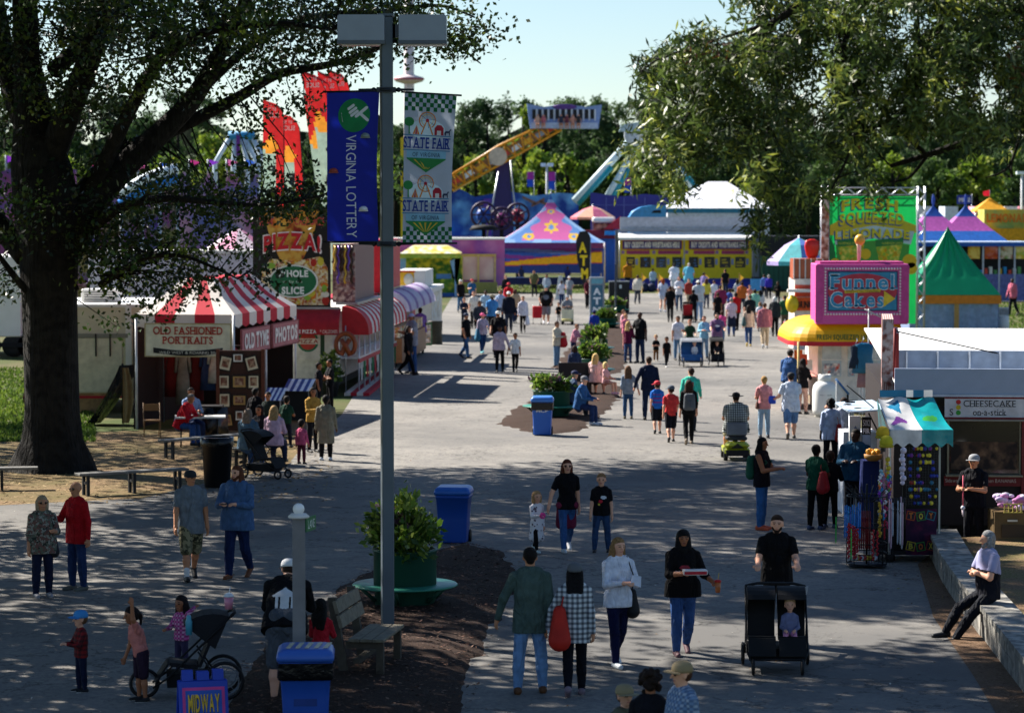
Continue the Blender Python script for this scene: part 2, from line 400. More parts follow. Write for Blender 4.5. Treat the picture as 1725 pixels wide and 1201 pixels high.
 for(hpz,K,A),(a,kn,o)in zip(legs,ang):
  lw=.7+.3*w
  cf=.84 if leg in('long', 'tight', 'baggy', 'dress')else 1.0;body+=[(hpz,K,.036*H*lw,.031*H*lw*cf),(K,K+(A-K)*.35-V3(0,-.004*H,0),.030*H*lw*cf,.033*H*lw*cf),(K+(A-K)*.35,A,.032*H*lw*cf,.020*H*cf)]
  g=R(a-kn);fd=V3(0,-math.cos(g*.8),math.sin(g*.8))if A[2]>root[2]-hipz+.07*H or True else V3(0,-1,0)
  if pose in('sit', 'perch', 'ride', 'stand', 'wide'):fd=V3(0,-1,0)
  heel=A+V3(0,0,-.02*H)-fd*.02*H;toe=A-V3(0,0,.028*H)+fd*.095*H;body.append((heel,toe,.020*H,.015*H));FT.append((A,heel,toe,fd))
 bo=skin_obj('body',body,vs,.012*H if big else.015*H,M(SKIN[sk],rough=.55,var=.08,scale=3),t)
 me=bo.data
 if p.y<75:
  me.materials.append(M('#1d1512',rough=.3));me.materials.append(M({'l':'#b0625a', 'm':'#9b5349', 't':'#7c4038', 'd':'#5a2e2a', 'b':'#4a2724'}[sk],rough=.5));me.materials.append(M(hc if hc!='#d8c9a8' else '#8a7350'))
  cs=np.empty(len(me.polygons)*3);me.polygons.foreach_get('center',cs);cs=cs.reshape(-1,3)-hc0
  lx,lyy,lz=cs@fx/hh,cs@ff/hh,cs@uu/hh;mi=np.zeros(len(cs),np.int32)
  mi[(lyy>.2)&(((np.abs(lx)-.145)/.062)**2+((lz-.03)/.034)**2<1)]=1
  mi[(lyy>.2)&(((np.abs(lx)-.145)/.09)**2+((lz-.115)/.022)**2<1)]=3
  mi[(lyy>.2)&((lx/.12)**2+((lz+.24)/.03)**2<1)]=2
  me.polygons.foreach_set('material_index',mi)
 kc=.014*H;cv=max(vs,.012)
 mt=top if isinstance(top,bpy.types.Material)else M(top,rough=.85,var=.2,scale=11,bump=.9,spec=.15)
 mb_=bot if isinstance(bot,bpy.types.Material)else M(bot,rough=.85,var=.22,scale=10,bump=.9,spec=.15)
 lo=-.12-hem;sp=torso(1.12,-.02,.97)
 for s in(-1,1):
  x=(.090*w-.05)*H;sp.append((S(.15)+X1*s*x*.9,S(lo-.14)+X1*s*x*1.0,.058*w*H,.060*w*H))
 sp.append((S(.1),S(lo-.14),.064*w*H,.065*w*H));hemclip=(S(lo),-up)
 if sleeve!='n':
  for s0,E,Wr,d2 in ARM:
   aw=.75+.25*w;e1=s0+(E-s0)*.62
   if sleeve=='s':sp+=[(s0,e1,.036*H*aw,.035*H*aw)]
   else:
    wr=Wr if sleeve=='l' else E+(Wr-E)*.45
    sp+=[(s0,E,.036*H*aw,.030*H*aw),(E,wr,.030*H*aw,.022*H*aw)]
   sp.append((S(.95)+(s0-S(.95))*.25,s0,.028*H,.031*H*aw))
 if fem and not kid:sp+=[(S(.66)+X1*s*.035*H+fw*.045*H,S(.64)+X1*s*.035*H+fw*.046*H,.034*H*w,.034*H*w)for s in(-1,1)]
 if w>1.2:sp.append((S(.25)+fw*.03*H,S(.4)+fw*.03*H,.062*H*w,.06*H*w))
 pleat=leg=='dress'
 if pleat:
  for s in(-1,0,1):sp.append((S(.15)+X1*s*.03*H,root+V3(s*.075*H,0,-.22*H),.055*H,.06*H))
 if jacket:
  o=skin_obj('shirt',sp,cv,kc,mt,t,clip=hemclip)
  jm=jacket if isinstance(jacket,bpy.types.Material)else M(jacket,rough=.85,var=.14,scale=9,bump=.25)
  jp=torso(1.2,.0,.95)+[(S(.1)+X1*s*.055*H*w,S(lo-.1)+X1*s*.06*H*w,.058*H*w,.058*H*w)for s in(-1,1)]
  jp=[(a+V3(0,.018*H,0),b+V3(0,.018*H,0),r1,r2)for a,b,r1,r2 in jp]
  for s0,E,Wr,d2 in ARM:jp+=[(s0,E,.040*H,.033*H),(E,Wr,.033*H,.026*H)]
  skin_obj('jacket',jp,cv,kc,jm,t)
 else:skin_obj('dress' if pleat else 'shirt',sp,cv,kc,mt,t,clip=None if pleat else hemclip)
 lp=[(root+X1*s*.030*H*w,root+V3(0,0,.05*H)+X1*s*.026*H*w,.060*H*w,.056*H*w)for s in(-1,1)]
 lp.append((root+V3(0,0,.03*H),root-V3(0,0,.05*H),.05*H*w,.040*H*w))
 ease={'long':1.17, 'tight':1.1, 'short':1.32, 'baggy':1.35, 'skirt':1.2, 'dress':1.05, 'bare':1.1}[leg]
 for hpz,K,A in legs:
  lw=(.7+.3*w)*ease
  if leg in('short',):e=K+(K-hpz)*-.06;lp.append((hpz,e,.054*H*lw*.95,.040*H*lw))
  elif leg=='bare':e=hpz+(K-hpz)*.4;lp.append((hpz,e,.054*H*lw,.044*H*lw))
  elif leg=='skirt':e=K+(K-hpz)*.1;lp.append((hpz,e,.055*H*lw,.062*H*lw))
  else:
   A2=A+(K-A)*.04
   lp+=[(hpz,K,.046*H*lw,.033*H*lw),(K,K+(A-K)*.4,.034*H*lw,.033*H*lw),(K+(A-K)*.4,A2,.033*H*lw,(.024 if leg!='baggy' else.03)*H*lw)]
 skin_obj({'short':'shorts', 'bare':'shorts', 'skirt':'skirt'}.get(leg, 'trousers'),lp,cv,kc*.7,mb_,t)
 sm=M(shoe,rough=.6)
 for A,heel,toe,fd in FT:
  b=MB();
  q=[(heel+V3(0,0,.004*H),toe+V3(0,0,.002*H),.0265*H,.0215*H),(heel+V3(0,0,.01*H),A,.026*H,.024*H)]
  V,Q=skin(q,max(vs*.8,.009),.01*H);so=rawmesh('shoe',V,Q,[sm,M('#c9c6c0' if shoe!='#222222' else '#3a3836',rough=.7)],parent=t)
  if p.y<75:
   zc=np.array([pp.center.z for pp in so.data.polygons]);so.data.polygons.foreach_set('material_index',(zc<V[:,2].min()+.018).astype(np.int32))
  if socks:skin_obj('sock',[(A,A+V3(0,0,.07*H),.024*H,.026*H)],cv,.005,M(socks,rough=.9),t)
 hm=M(hc,rough=.75,var=.4,scale=40,bump=.6,spec=.2);hs=None
 if hair!='bald':
  hs=[(hd(0,-.10,.17),hd(0,-.06,.20),.385*hh,.365*hh),(hd(0,-.20,.05),hd(0,-.22,-.12),.30*hh,.23*hh)]
  if hair in('long', 'vlong', 'wavy'):
   ll={'long':1.15, 'vlong':1.9, 'wavy':1.35}[hair];bk=V3(0,1,0)*.26*hh
   for s in(-.24,0,.24):
    a=hd(s,-.16,.0);hs.append((a,np.array([a[0]*1.1,a[1],a[2]])-up*ll*.55*hh+bk*.7,.22*hh,.24*hh));hs.append((a-up*ll*.55*hh+bk*.7,a-up*ll*hh+bk*.9,.24*hh,.16*hh))
   for s in(-.31,.31):hs.append((hd(s,-.02,.08),hd(s*1.1,.0,-.55),.11*hh,.10*hh))
  if hair=='bob':
   for s in(-.3,.3):hs.append((hd(s,-.06,.08),hd(s*1.05,-.06,-.38),.17*hh,.15*hh))
   hs.append((hd(0,-.25,0),hd(0,-.27,-.4),.28*hh,.2*hh))
  if hair=='bun':hs.append((hd(0,-.42,.30),hd(0,-.46,.34),.17*hh,.15*hh))
  if hair=='pony':hs+=[(hd(0,-.42,.22),hd(0,-.58,-.1),.10*hh,.13*hh),(hd(0,-.58,-.1),hd(0,-.55,-.6),.13*hh,.06*hh)]
  if hair in('curly', 'afro'):
   rr=random.Random(3);k=1.0 if hair=='curly' else 1.15
   for i in range(34):
    z=rr.uniform(-.5,.5);a=rr.uniform(-2.6,2.6);q=math.sqrt(max(.02,1-(z*1.6)**2))
    hs.append((hd(math.sin(a)*.36*q*k,-math.cos(a)*.36*q*k-.08,.1+z),hd(math.sin(a)*.38*q*k,-math.cos(a)*.38*q*k-.08,.1+z),.12*hh,.12*hh))
  if hair=='scarf':
   hs=[(hd(0,-.08,.15),hd(0,-.05,.18),.41*hh,.39*hh),(hd(-.24,-.02,0),hd(-.26,.02,-.55),.2*hh,.24*hh),(hd(.24,-.02,0),hd(.26,.02,-.55),.2*hh,.24*hh),(hd(0,-.22,0),hd(0,-.3,-.9),.3*hh,.34*hh),(hd(0,.12,-.6),hd(0,.05,-.8),.24*hh,.3*hh)]
  if hat and hair=='short':hs=[(hd(0,-.14,.0),hd(0,-.12,.1),.34*hh,.36*hh)]
  skin_obj('headscarf' if hair=='scarf' else 'hair',hs,max(vs,.010),.03*hh if hair in('curly', 'afro')else.06*hh,hm,t)
 if beard:skin_obj('beard',[(hd(-.2,.10,-.22),hd(0,.20,-.42),.12*hh,.14*hh),(hd(.2,.10,-.22),hd(0,.20,-.42),.12*hh,.14*hh)],vs,.04*hh,hm,t)
 MX=Matrix(((fx[0],ff[0],uu[0],hc0[0]),(fx[1],ff[1],uu[1],hc0[1]),(fx[2],ff[2],uu[2],hc0[2]),(0,0,0,1)))
 if glasses:
  b=MB();b.X=MX
  for s in(-1,1):b.ball((s*.15*hh,.33*hh,.03*hh),.1*hh,n=6,sy=.4,sz=.8)
  b.box(-.34*hh,.34*hh,.3*hh,.36*hh,.04*hh,.075*hh);b.build('sunglasses',M('#0a0a0c',rough=.15),t)
 if hat:
  b=MB();b.X=MX;hmt=hatc if isinstance(hatc,bpy.types.Material)else M(hatc,rough=.8,var=.1,bump=.2)
  dome=[(.415,.10),(.42,.2),(.40,.34),(.33,.46),(.2,.535),(.06,.56)]
  b.lathe([(r*hh,z*hh)for r,z in dome],(0,-.06*hh,0),18,sy=1.08)
  if hat=='cap':
   V=[]
   for j,(q,zz)in enumerate(((.0,.02),(.12,.035),(.24,.03),(.33,-.0))):
    for i in range(9):
     a=R(-62+i*15.5);rr=.40*hh+q*hh*(math.cos(a)**.6 if math.cos(a)>0 else 0)
     V.append((math.sin(a)*rr,math.cos(a)*rr*1.08-.04*hh,(.14+zz-.05*(abs(i-4)/4)**2)*hh))
   n=len(V);V+=[(x,y,z-.02*hh)for x,y,z in V]
   F=[(j*9+i,j*9+i+1,j*9+10+i,j*9+9+i)for j in range(3)for i in range(8)];F+=[tuple(n+k for k in f[::-1])for f in F]
   b.add(V,F,None,True)
  if hat in('cowboy', 'sun'):
   V=[]
   for j,q in enumerate((.38,.6,.8)):
    for i in range(24):
     a=2*math.pi*i/24;V.append((math.sin(a)*q*hh,math.cos(a)*q*hh*1.1,(.15+(.16*abs(math.sin(a))**2*(q-.38)if hat=='cowboy' else-.1*(q-.38)))*hh))
   n=len(V);V+=[(x,y,z-.02*hh)for x,y,z in V]
   F=[(j*24+i,j*24+(i+1)%24,j*24+24+(i+1)%24,j*24+24+i)for j in range(2)for i in range(24)];F+=[tuple(n+k for k in f[::-1])for f in F]
   b.add(V,F,None,True)
  b.build({'cap':'cap', 'cowboy':'hat', 'sun':'hat', 'beanie':'beanie'}[hat],hmt,t)
 PEOPLE[key]=dict(t=t,ARM=ARM,S=S,H=H,root=root,hd=hd,face=face)
 return t
def wp(key,v):
 """world point of a local point of a person"""
 t=PEOPLE[key]['t'];a=t.rotation_euler[2];c,s=math.cos(a),math.sin(a);v=[float(q)for q in v]
 return Vector((t.location.x+c*v[0]-s*v[1],t.location.y+s*v[0]+c*v[1],v[2]))
def backpack(key,c,label,c2=None):
 P=PEOPLE[key];H=P['H'];p=P['S'](.55)+V3(0,.115*H,0);o=thing('backpack',label, 'backpack',wp(key,p),P['t'].rotation_euler[2], 'bags carried by visitors')
 skin_obj('pack',[(V3(x*.045*H,0,-.1*H),V3(x*.04*H,.0,.07*H),.05*H,.045*H)for x in(-1,0,1)]+[(V3(0,.03*H,-.08*H),V3(0,.03*H,-.02*H),.045*H,.04*H)],.014,.02,M(c,rough=.8,bump=.3),o)
 for s in(-1,1):
  b=MB();b.tube([(s*.05*H,-.03*H,.09*H),(s*.06*H,-.12*H,.125*H),(s*.065*H,-.20*H,.05*H),(s*.06*H,-.06*H,-.1*H)],.011*H,6);b.build('strap',M(c2 or c,rough=.8),o)
def sling(key,c,label,side=1,z=.1,size=1.0,name='handbag',y=.02,strap=True):
 P=PEOPLE[key];H=P['H'];p=P['S'](z)+V3(side*.115*H,y*H,0);o=thing(name,label, 'bag',wp(key,p),P['t'].rotation_euler[2], 'bags carried by visitors')
 skin_obj('pouch',[(V3(0,-.03*H,-.06*H*size),V3(0,-.02*H,.05*H*size),.045*H*size,.025*H*size),(V3(0,.03*H,-.06*H*size),V3(0,.02*H,.05*H*size),.045*H*size,.025*H*size)],.012,.02,M(c,rough=.7,bump=.3),o)
 if strap:
  sx=-side*.0;q=P['S'](.97)-p+V3(side*.06*H,-.03*H,.03*H);b=MB();b.tube([(0,-.02*H,.05*H),(q[0]*.4,q[1]-.05*H,q[2]*.6),tuple(q),(q[0]*.4,q[1]+.1*H,q[2]*.6),(0,.02*H,.05*H)],.005*H,5);b.build('strap',M(c,rough=.7),o)
 return o
def held(key,side,name,label,cat,mb,off=(0,0,0),rz=0,group=None):
 P=PEOPLE[key];s0,E,W,d2=P['ARM'][0 if side<0 else 1];p=wp(key,W+d2*.06*P['H']+V3(*off))
 o=mb.build(name,None);o.location=p;o.rotation_euler=(0,0,P['t'].rotation_euler[2]+rz);tag(o,label,cat,group);return o
# light and sky
SUN=Vector((.80,-.60,0)).normalized()*math.cos(R(41))-Vector((0,0,math.sin(R(41))))
w=bpy.data.worlds.new('World');sc.world=w;w.use_nodes=True;nt=w.node_tree
sky=nt.nodes.new('ShaderNodeTexSky');sky.sky_type='NISHITA';sky.sun_disc=False
sky.sun_elevation=R(41);sky.sun_rotation=math.atan2(-SUN.x,-SUN.y);sky.air_density=.95;sky.dust_density=.1;sky.ozone_density=3.8
nt.links.new(sky.outputs[0],nt.nodes['Background'].inputs[0]);nt.nodes['Background'].inputs[1].default_value=.05
ld=bpy.data.lights.new('sun', 'SUN');ld.energy=5.0;ld.angle=R(.5);ld.color=(1,.93,.84)
lo=bpy.data.objects.new('sun',ld);col.objects.link(lo);lo.rotation_euler=SUN.to_track_quat('-Z', 'Y').to_euler();lo.location=(-60,100,80)
sc.view_settings.view_transform='Standard';sc.view_settings.look='None';sc.view_settings.exposure=EXPO
# ground
def sheet(name,pts,z,mat,kind='structure',px=True):
 P=[G(a,b)for a,b in pts]if px else[Vector((a,b,0))for a,b in pts]
 b=MB();b.add([(p.x,p.y,z)for p in P],[tuple(range(len(P)))]if sum(P[i].x*P[(i+1)%len(P)].y-P[(i+1)%len(P)].x*P[i].y for i in range(len(P)))>0 else[tuple(range(len(P)-1,-1,-1))])
 o=b.build(name,mat);o['kind']=kind;return o
def ground_mat(cols,scales,rough=.95,bump=.3,bscale=40):
 m=bpy.data.materials.new('ground');m.use_nodes=True;nt=m.node_tree;L=nt.links.new
 b=nt.nodes['Principled BSDF'];b.inputs['Roughness'].default_value=rough;b.inputs['Specular IOR Level'].default_value=.2
 tc=nn(nt, 'ShaderNodeTexCoord');cur=None
 for i,(c,s)in enumerate(zip(cols,scales)):
  if cur is None:cur=(*lin(c),1);continue
  n=nn(nt, 'ShaderNodeTexNoise',Scale=s,Detail=6.0,Roughness=.65,noise_dimensions='4D',W=i*2.3);L(tc.outputs['Object'],n.inputs['Vector'])
  r=nn(nt, 'ShaderNodeMapRange');L(n.outputs['Fac'],r.inputs['Value']);r.inputs['From Min'].default_value=.42;r.inputs['From Max'].default_value=.62
  x=nn(nt, 'ShaderNodeMix',data_type='RGBA');L(r.outputs[0],x.inputs[0])
  if hasattr(cur, 'is_output'):L(cur,x.inputs[6])
  else:x.inputs[6].default_value=cur
  x.inputs[7].default_value=(*lin(c),1);cur=x.outputs[2]
 L(cur,b.inputs['Base Color'])
 n=nn(nt, 'ShaderNodeTexNoise',Scale=bscale,Detail=5.0);L(tc.outputs['Object'],n.inputs['Vector'])
 bp=nn(nt, 'ShaderNodeBump',Strength=bump,Distance=.02);L(n.outputs['Fac'],bp.inputs['Height']);L(bp.outputs[0],b.inputs['Normal'])
 return m
gm=ground_mat(['#3c4a1a', '#505626', '#303e14', '#5a5436'],[0,.8,4,.15])
b=MB();b.quad((-900,-20,0),(900,-20,0),(900,1800,0),(-900,1800,0));struct('ground',b,gm)
asphalt=ground_mat(['#777571', '#827f7a', '#6a6866', '#8a867e', '#605f5d'],[0,.35,2.5,14,.08],rough=.9,bump=.25,bscale=60)
def wear(m):
 nt=m.node_tree;L=nt.links.new;b=nt.nodes['Principled BSDF'];cur=b.inputs['Base Color'].links[0].from_socket;tc=nn(nt, 'ShaderNodeTexCoord')
 for sc_,w_,dark_,W_ in((.11,.0035,.45,3),(.34,.004,.6,9),(.05,.002,.4,17)):
  n=nn(nt, 'ShaderNodeTexNoise',Scale=sc_,Detail=9.0,Roughness=.62,noise_dimensions='4D',W=W_);L(tc.outputs['Object'],n.inputs['Vector'])
  a=nn(nt, 'ShaderNodeMath',operation='SUBTRACT');L(n.outputs['Fac'],a.inputs[0]);a.inputs[1].default_value=.5
  c=nn(nt, 'ShaderNodeMath',operation='ABSOLUTE');L(a.outputs[0],c.inputs[0]);g=nn(nt, 'ShaderNodeMapRange');L(c.outputs[0],g.inputs['Value']);g.inputs['From Max'].default_value=w_;g.inputs['To Min'].default_value=dark_
  v=nn(nt, 'ShaderNodeVectorMath',operation='SCALE');L(cur,v.inputs[0]);L(g.outputs[0],v.inputs['Scale']);cur=v.outputs[0]
 for sc_,r_,dk in((.9,.10,.62),(3.1,.07,.5),(.16,.3,.84)):
  v0=nn(nt, 'ShaderNodeTexVoronoi',Scale=sc_);L(tc.outputs['Object'],v0 .inputs['Vector']);g=nn(nt, 'ShaderNodeMapRange');L(v0 .outputs['Distance'],g.inputs['Value']);g.inputs['From Min'].default_value=r_*.5;g.inputs['From Max'].default_value=r_;g.inputs['To Min'].default_value=dk
  v=nn(nt, 'ShaderNodeVectorMath',operation='SCALE');L(cur,v.inputs[0]);L(g.outputs[0],v.inputs['Scale']);cur=v.outputs[0]
 L(cur,b.inputs['Base Color'])
wear(asphalt)
sheet('road',[(-300,1350),(-300,862),(0,852),(110,846),(240,840),(330,818),(420,800),(480,790),(500,765),(540,725),(575,700),(600,660),(640,620),(690,585),(735,545),(762,500),(770,495),(1040,495),(1300,492),(1345,520),(1370,560),(1395,640),(1440,720),(1500,800),(1640,880),(1562,960),(1590,1010),(1650,1100),(1760,1260),(1800,1350)],.012,asphalt)
sheet('path',[(480,790),(240,841),(110,847),(-300,863),(-300,760),(0,735),(180,728),(400,718),(540,690),(560,705),(500,765)],.008,ground_mat(['#6f583c', '#7d6648', '#4e3c28', '#8a7354', '#5c5230'],[0,2,9,26,.7],bump=.6))
sheet('leaf_ground',[(1546,952),(1640,878),(1725,880),(1800,890),(2000,1300),(1820,1350),(1700,1240),(1640,1140),(1572,1040)],.02,ground_mat(['#594434', '#6c543f', '#433324', '#5e4a34', '#7c6450'],[0,2.5,12,1.2,30],bump=.7))
mulch=ground_mat(['#1b0f09', '#25160e', '#120a06', '#352117', '#403025'],[0,3,22,45,60],bump=1.0,bscale=30)
def mound(name,pts,hgt,fade=.5):
 P=[G(a,b)for a,b in pts];xs=[p.x for p in P];ys=[p.y for p in P]
 st=.22;nx=int((max(xs)-min(xs))/st)+3;ny=int((max(ys)-min(ys))/st)+3;x0,y0=min(xs)-st,min(ys)-st
 def sd(x,y):
  d=1e9;ins=False
  for i in range(len(P)):
   a,c=P[i],P[(i+1)%len(P)];ex,ey=c.x-a.x,c.y-a.y;t=max(0,min(1,((x-a.x)*ex+(y-a.y)*ey)/(ex*ex+ey*ey)))
   d=min(d,math.hypot(x-a.x-t*ex,y-a.y-t*ey))
   if(a.y>y)!=(c.y>y)and x<ex*(y-a.y)/(ey or 1e-9)+a.x:ins=not ins
  return d if ins else-d
 V=[]
 for j in range(ny):
  for i in range(nx):
   x,y=x0+i*st,y0+j*st;d=sd(x,y)+.06*math.sin(x*5.3)*math.sin(y*4.1)
   z=hgt*(1-math.exp(-max(d,0)/fade))+random.uniform(-.014,.014)+.03*math.sin(x*2.1+1)*math.sin(y*1.3)if d>0 else-.05
   V.append((x,y,max(z,-.05)+.014 if d>0 else-.06))
 F=np.array([(j*nx+i,j*nx+i+1,(j+1)*nx+i+1,(j+1)*nx+i)for j in range(ny-1)for i in range(nx-1)if max(V[j*nx+i][2],V[j*nx+i+1][2],V[(j+1)*nx+i][2],V[(j+1)*nx+i+1][2])>0])
 o=rawmesh(name,V,F,mulch);o['kind']='structure';return P,sd
ISL1=[(742,924),(790,918),(850,932),(880,965),(856,1020),(820,1080),(795,1140),(770,1215),(700,1300),(330,1300),(372,1212),(400,1135),(450,1082),(520,1030),(560,1003),(630,955)]
ISL2=[(836,716),(850,700),(905,664),(960,640),(1010,642),(1054,655),(1040,680),(1010,706),(975,728),(930,733),(880,728)]
ISL3=[(930,622),(948,596),(1000,545),(1022,520),(1052,520),(1060,545),(1064,600),(1050,628),(1000,640),(955,634)]
_,sd1=mound('mulch_bed',ISL1,.16);mound('mulch_bed',ISL2,.10);mound('mulch_bed',ISL3,.08)
def chips(name,n,region,size,cols,zf,label,cat):
 """loose chips or leaves scattered on the ground, one mesh"""
 V=[];F=[];mi=[]
 mats=[M(c,rough=.9,var=.2)for c in cols]
 while len(F)<n:
  x,y,z=region()
  if x is None:continue
  a=random.uniform(0,6.3);s=size*random.uniform(.5,1.4);q=s*random.uniform(.25,.6);tl=random.uniform(-.6,.6);k=len(V)
  dx,dy=math.cos(a),math.sin(a)
  V+=[(x-dx*s,y-dy*s,z+.004),(x+dy*q,y-dx*q,z+.006+abs(tl)*q),(x+dx*s,y+dy*s,z+.006+s*tl*.5+.5*s*abs(tl)),(x-dy*q,y+dx*q,z+.008)];F.append((k,k+1,k+2,k+3));mi.append(random.randrange(len(mats)))
 o=rawmesh(name,V,np.array(F),mats,mi,smooth=False);tag(o,label,cat,kind='stuff')
def r1():
 x,y=random.uniform(-5,0.6),random.uniform(31,51);d=sd1(x,y)
 if d<-.12 or(d<.1 and random.random()<.6):return None,0,0
 return x,y,(.16*(1-math.exp(-max(d,0)/.5))+.03 if d>0 else.016)
chips('wood_chips',5200,r1,.035,['#3c241a', '#4e3226', '#6a4a38', '#26160f', '#7a6050'],0, 'loose brown bark mulch chips on the near planting bed', 'mulch')
def r2():
 t=random.random()**.8;y=52.5-t*18;x=7.45+.03*(52-y)-abs(random.gauss(0,.55));
 if random.random()<.35:x=8.3+random.uniform(0,2.5);return x,y,.33
 return x,y,.016
chips('fallen_leaves',2600,r2,.03,['#8a6a42', '#6b4a2a', '#a5845a', '#7b7a3a', '#54391f'],0, 'dry brown fallen leaves lying along the low wall', 'leaves')
def r3():
 p=G(random.uniform(-40,560),random.uniform(728,850));
 return(p.x,p.y,.012)
chips('straw_litter',2600,r3,.05,['#8f7850', '#75603c', '#a08a64', '#584628'],0, 'pale straw and dead leaves strewn under the big oak', 'straw')
def r5():
 p=G(random.uniform(-40,1600),random.uniform(760,1230));return(p.x,p.y,.013)
chips('litter',900,r5,.022,['#8a6a42', '#6b4a2a', '#c8c4b8', '#54391f'],0, 'scattered dead leaves and paper scraps on the near asphalt', 'litter')
def r4():
 p=G(random.uniform(-40,160),random.uniform(612,740));return(p.x,p.y,.0)
def tufts(name,n,pts,label):
 V=[];F=[];mats=[M(c,rough=.8,var=.2,trans=.3)for c in('#55702a', '#6c8230', '#445a20')];mi=[]
 xs=[p[0]for p in pts];ys=[p[1]for p in pts]
 for _ in range(n):
  p=G(random.uniform(min(xs),max(xs)),random.uniform(min(ys),max(ys)));a=random.uniform(0,6.3);h=random.uniform(.05,.13);k=len(V);s=.05
  V+=[(p.x-s*math.cos(a),p.y-s*math.sin(a),0),(p.x+s*math.cos(a),p.y+s*math.sin(a),0),(p.x+random.uniform(-.05,.05),p.y+random.uniform(-.05,.05),h)];F.append((k,k+1,k+2));mi.append(random.randrange(3))
 o=rawmesh(name,V,np.array(F),mats,mi,smooth=False);tag(o,label, 'grass',kind='stuff')
tufts('grass',9000,[(-60,620),(160,745)], 'sunlit green grass behind the big oak trunk')
tufts('grass',2500,[(840,474),(1040,493)], 'strip of grass in front of the star tent')
tufts('grass',2500,[(1640,500),(1740,560)], 'patch of grass right of the green tent')
# low stone wall at right
wc=pattern('blotch',['#8c8a84', '#a29f96', '#6f6d68'],5,.95)
A,B_,C_=G(1562,948),G(1600,1000),G(1725,1212)
t=thing('stone_wall', 'low pale stone block retaining wall along the right of the road', 'wall',(A.x,A.y,0))
pts=[G(1566,938),G(1588,985),G(1625,1040),G(1680,1110),G(1740,1190),G(1800,1290)]
for i in range(5):
 a,c=pts[i]-A,pts[i+1]-A;d=(c-a);n=Vector((-d.y,d.x,0)).normalized()*-.42
 if n.x<0:n=-n
 k=max(1,int(d.length/.62))
 for row in range(2):
  m=MB()
  for j in range(k):
   q0,q1=a+d*(j+(.02 if not row else.03))/k,a+d*(j+.98)/k;j2=random.uniform(0,.03)
   z0,z1=(0,.23)if row==0 else(.232,.40)
   m.slab([(q0+n*j2*1)+Vector((0,0,z0)),q1+n*j2+Vector((0,0,z0)),q1+n+Vector((0,0,z0)),q0+n+Vector((0,0,z0))],(0,0,z1-z0))
  m.build('block_course',wc,t)
 m=MB();k=max(1,int(d.length/.9))
 for j in range(k):
  q0,q1=a+d*(j+.01)/k-n*.08,a+d*(j+.99)/k-n*.08;z=.402+random.uniform(0,.008)
  m.slab([q0+Vector((0,0,z)),q1+Vector((0,0,z)),q1+n*1.16+Vector((0,0,z)),q0+n*1.16+Vector((0,0,z))],(0,0,.075))
 m.build('capstone',wc,t)
m=MB();V=[(p.x+.35,p.y)for p in pts];V2=[(14,p.y+1.5)for p in pts]
m.add([(x,y,.33)for x,y in V]+[(x,y,.42)for x,y in V2],[(i+1,i,6+i,7+i)for i in range(5)])
struct('bank',m,ground_mat(['#66503a', '#7a6048', '#4c3a28', '#5a5c2c', '#8a7056'],[0,2.5,12,1.2,30],bump=.7))
# light pole with two banners
p=G(653,1061,.13);Y=p.y;PY=Y;steel=M('#56626c',rough=.45,metal=.35,var=.08,scale=2)
t=thing('light_pole', 'tall square grey steel light pole with twin box lamps', 'light pole',(p.x,p.y,.12))
def pz(py):return At(CX,py,PY).z-.12
def pxw(px):return At(px,CY,PY).x-p.x
m=MB();m.X=Matrix.Rotation(R(12),4, 'Z');m.box(-.082,.082,-.082,.082,0,pz(28),bev=.012);m.build('pole',steel,t)
m=MB();m.box(-.16,.16,-.16,.16,0,.03);[m.lathe([(.018,.03),(.018,.06)],(x,y,0),8)for x in(-.12,.12)for y in(-.12,.12)];m.build('base_plate',steel,t)
m=MB();m.box(-.105,.105,-.105,.105,pz(28),pz(24));m.build('cap',steel,t)
lampm=M('#8d99a6',rough=.5,metal=.2,var=.05)
for x0,x1 in((572,650),(674,753)):
 a,c=pxw(x0),pxw(x1);z1,z0=pz(27),pz(76);m=MB()
 m.prism([(a,z0+.05),(a,z1-.02),(a+.02,z1),(c-.02,z1),(c,z1-.02),(c,z0+.05)],-.25,.25)
 o=m.build('lamp_head',lampm,t);m=MB();m.box(a-.008,c+.008,-.258,.258,z0,z0+.048);m.build('lamp_rim',M('#55606b',rough=.4),o)
 m=MB();m.box(a+.05,c-.05,-.2,.2,z0-.012,z0-.001);m.build('lens',M('#b7bcc0',rough=.2),o)
 m=MB();m.box(min(abs(a),abs(c))*(1 if a>0 else-1)-.14,min(abs(a),abs(c))*(1 if a>0 else-1)+.14,-.05,.05,pz(64),pz(42));m.build('bracket',M('#3e4750',rough=.4,metal=.3),t)
for py in(152,411):
 m=MB();m.torus((0,0,pz(py)),.135,.022,20,6);m.box(-.13,.13,-.125,.125,pz(py)-.035,pz(py)+.035)
 for s in(-1,1):m.tube([(s*.1,-.06,pz(py)),(s*.38,-.06,pz(py)+.003)],[.024,.014],6);m.ball((s*.17,-.06,pz(py)),.035,n=6)
 m.build('clamp',M('#2b3138',rough=.4,metal=.5),t)
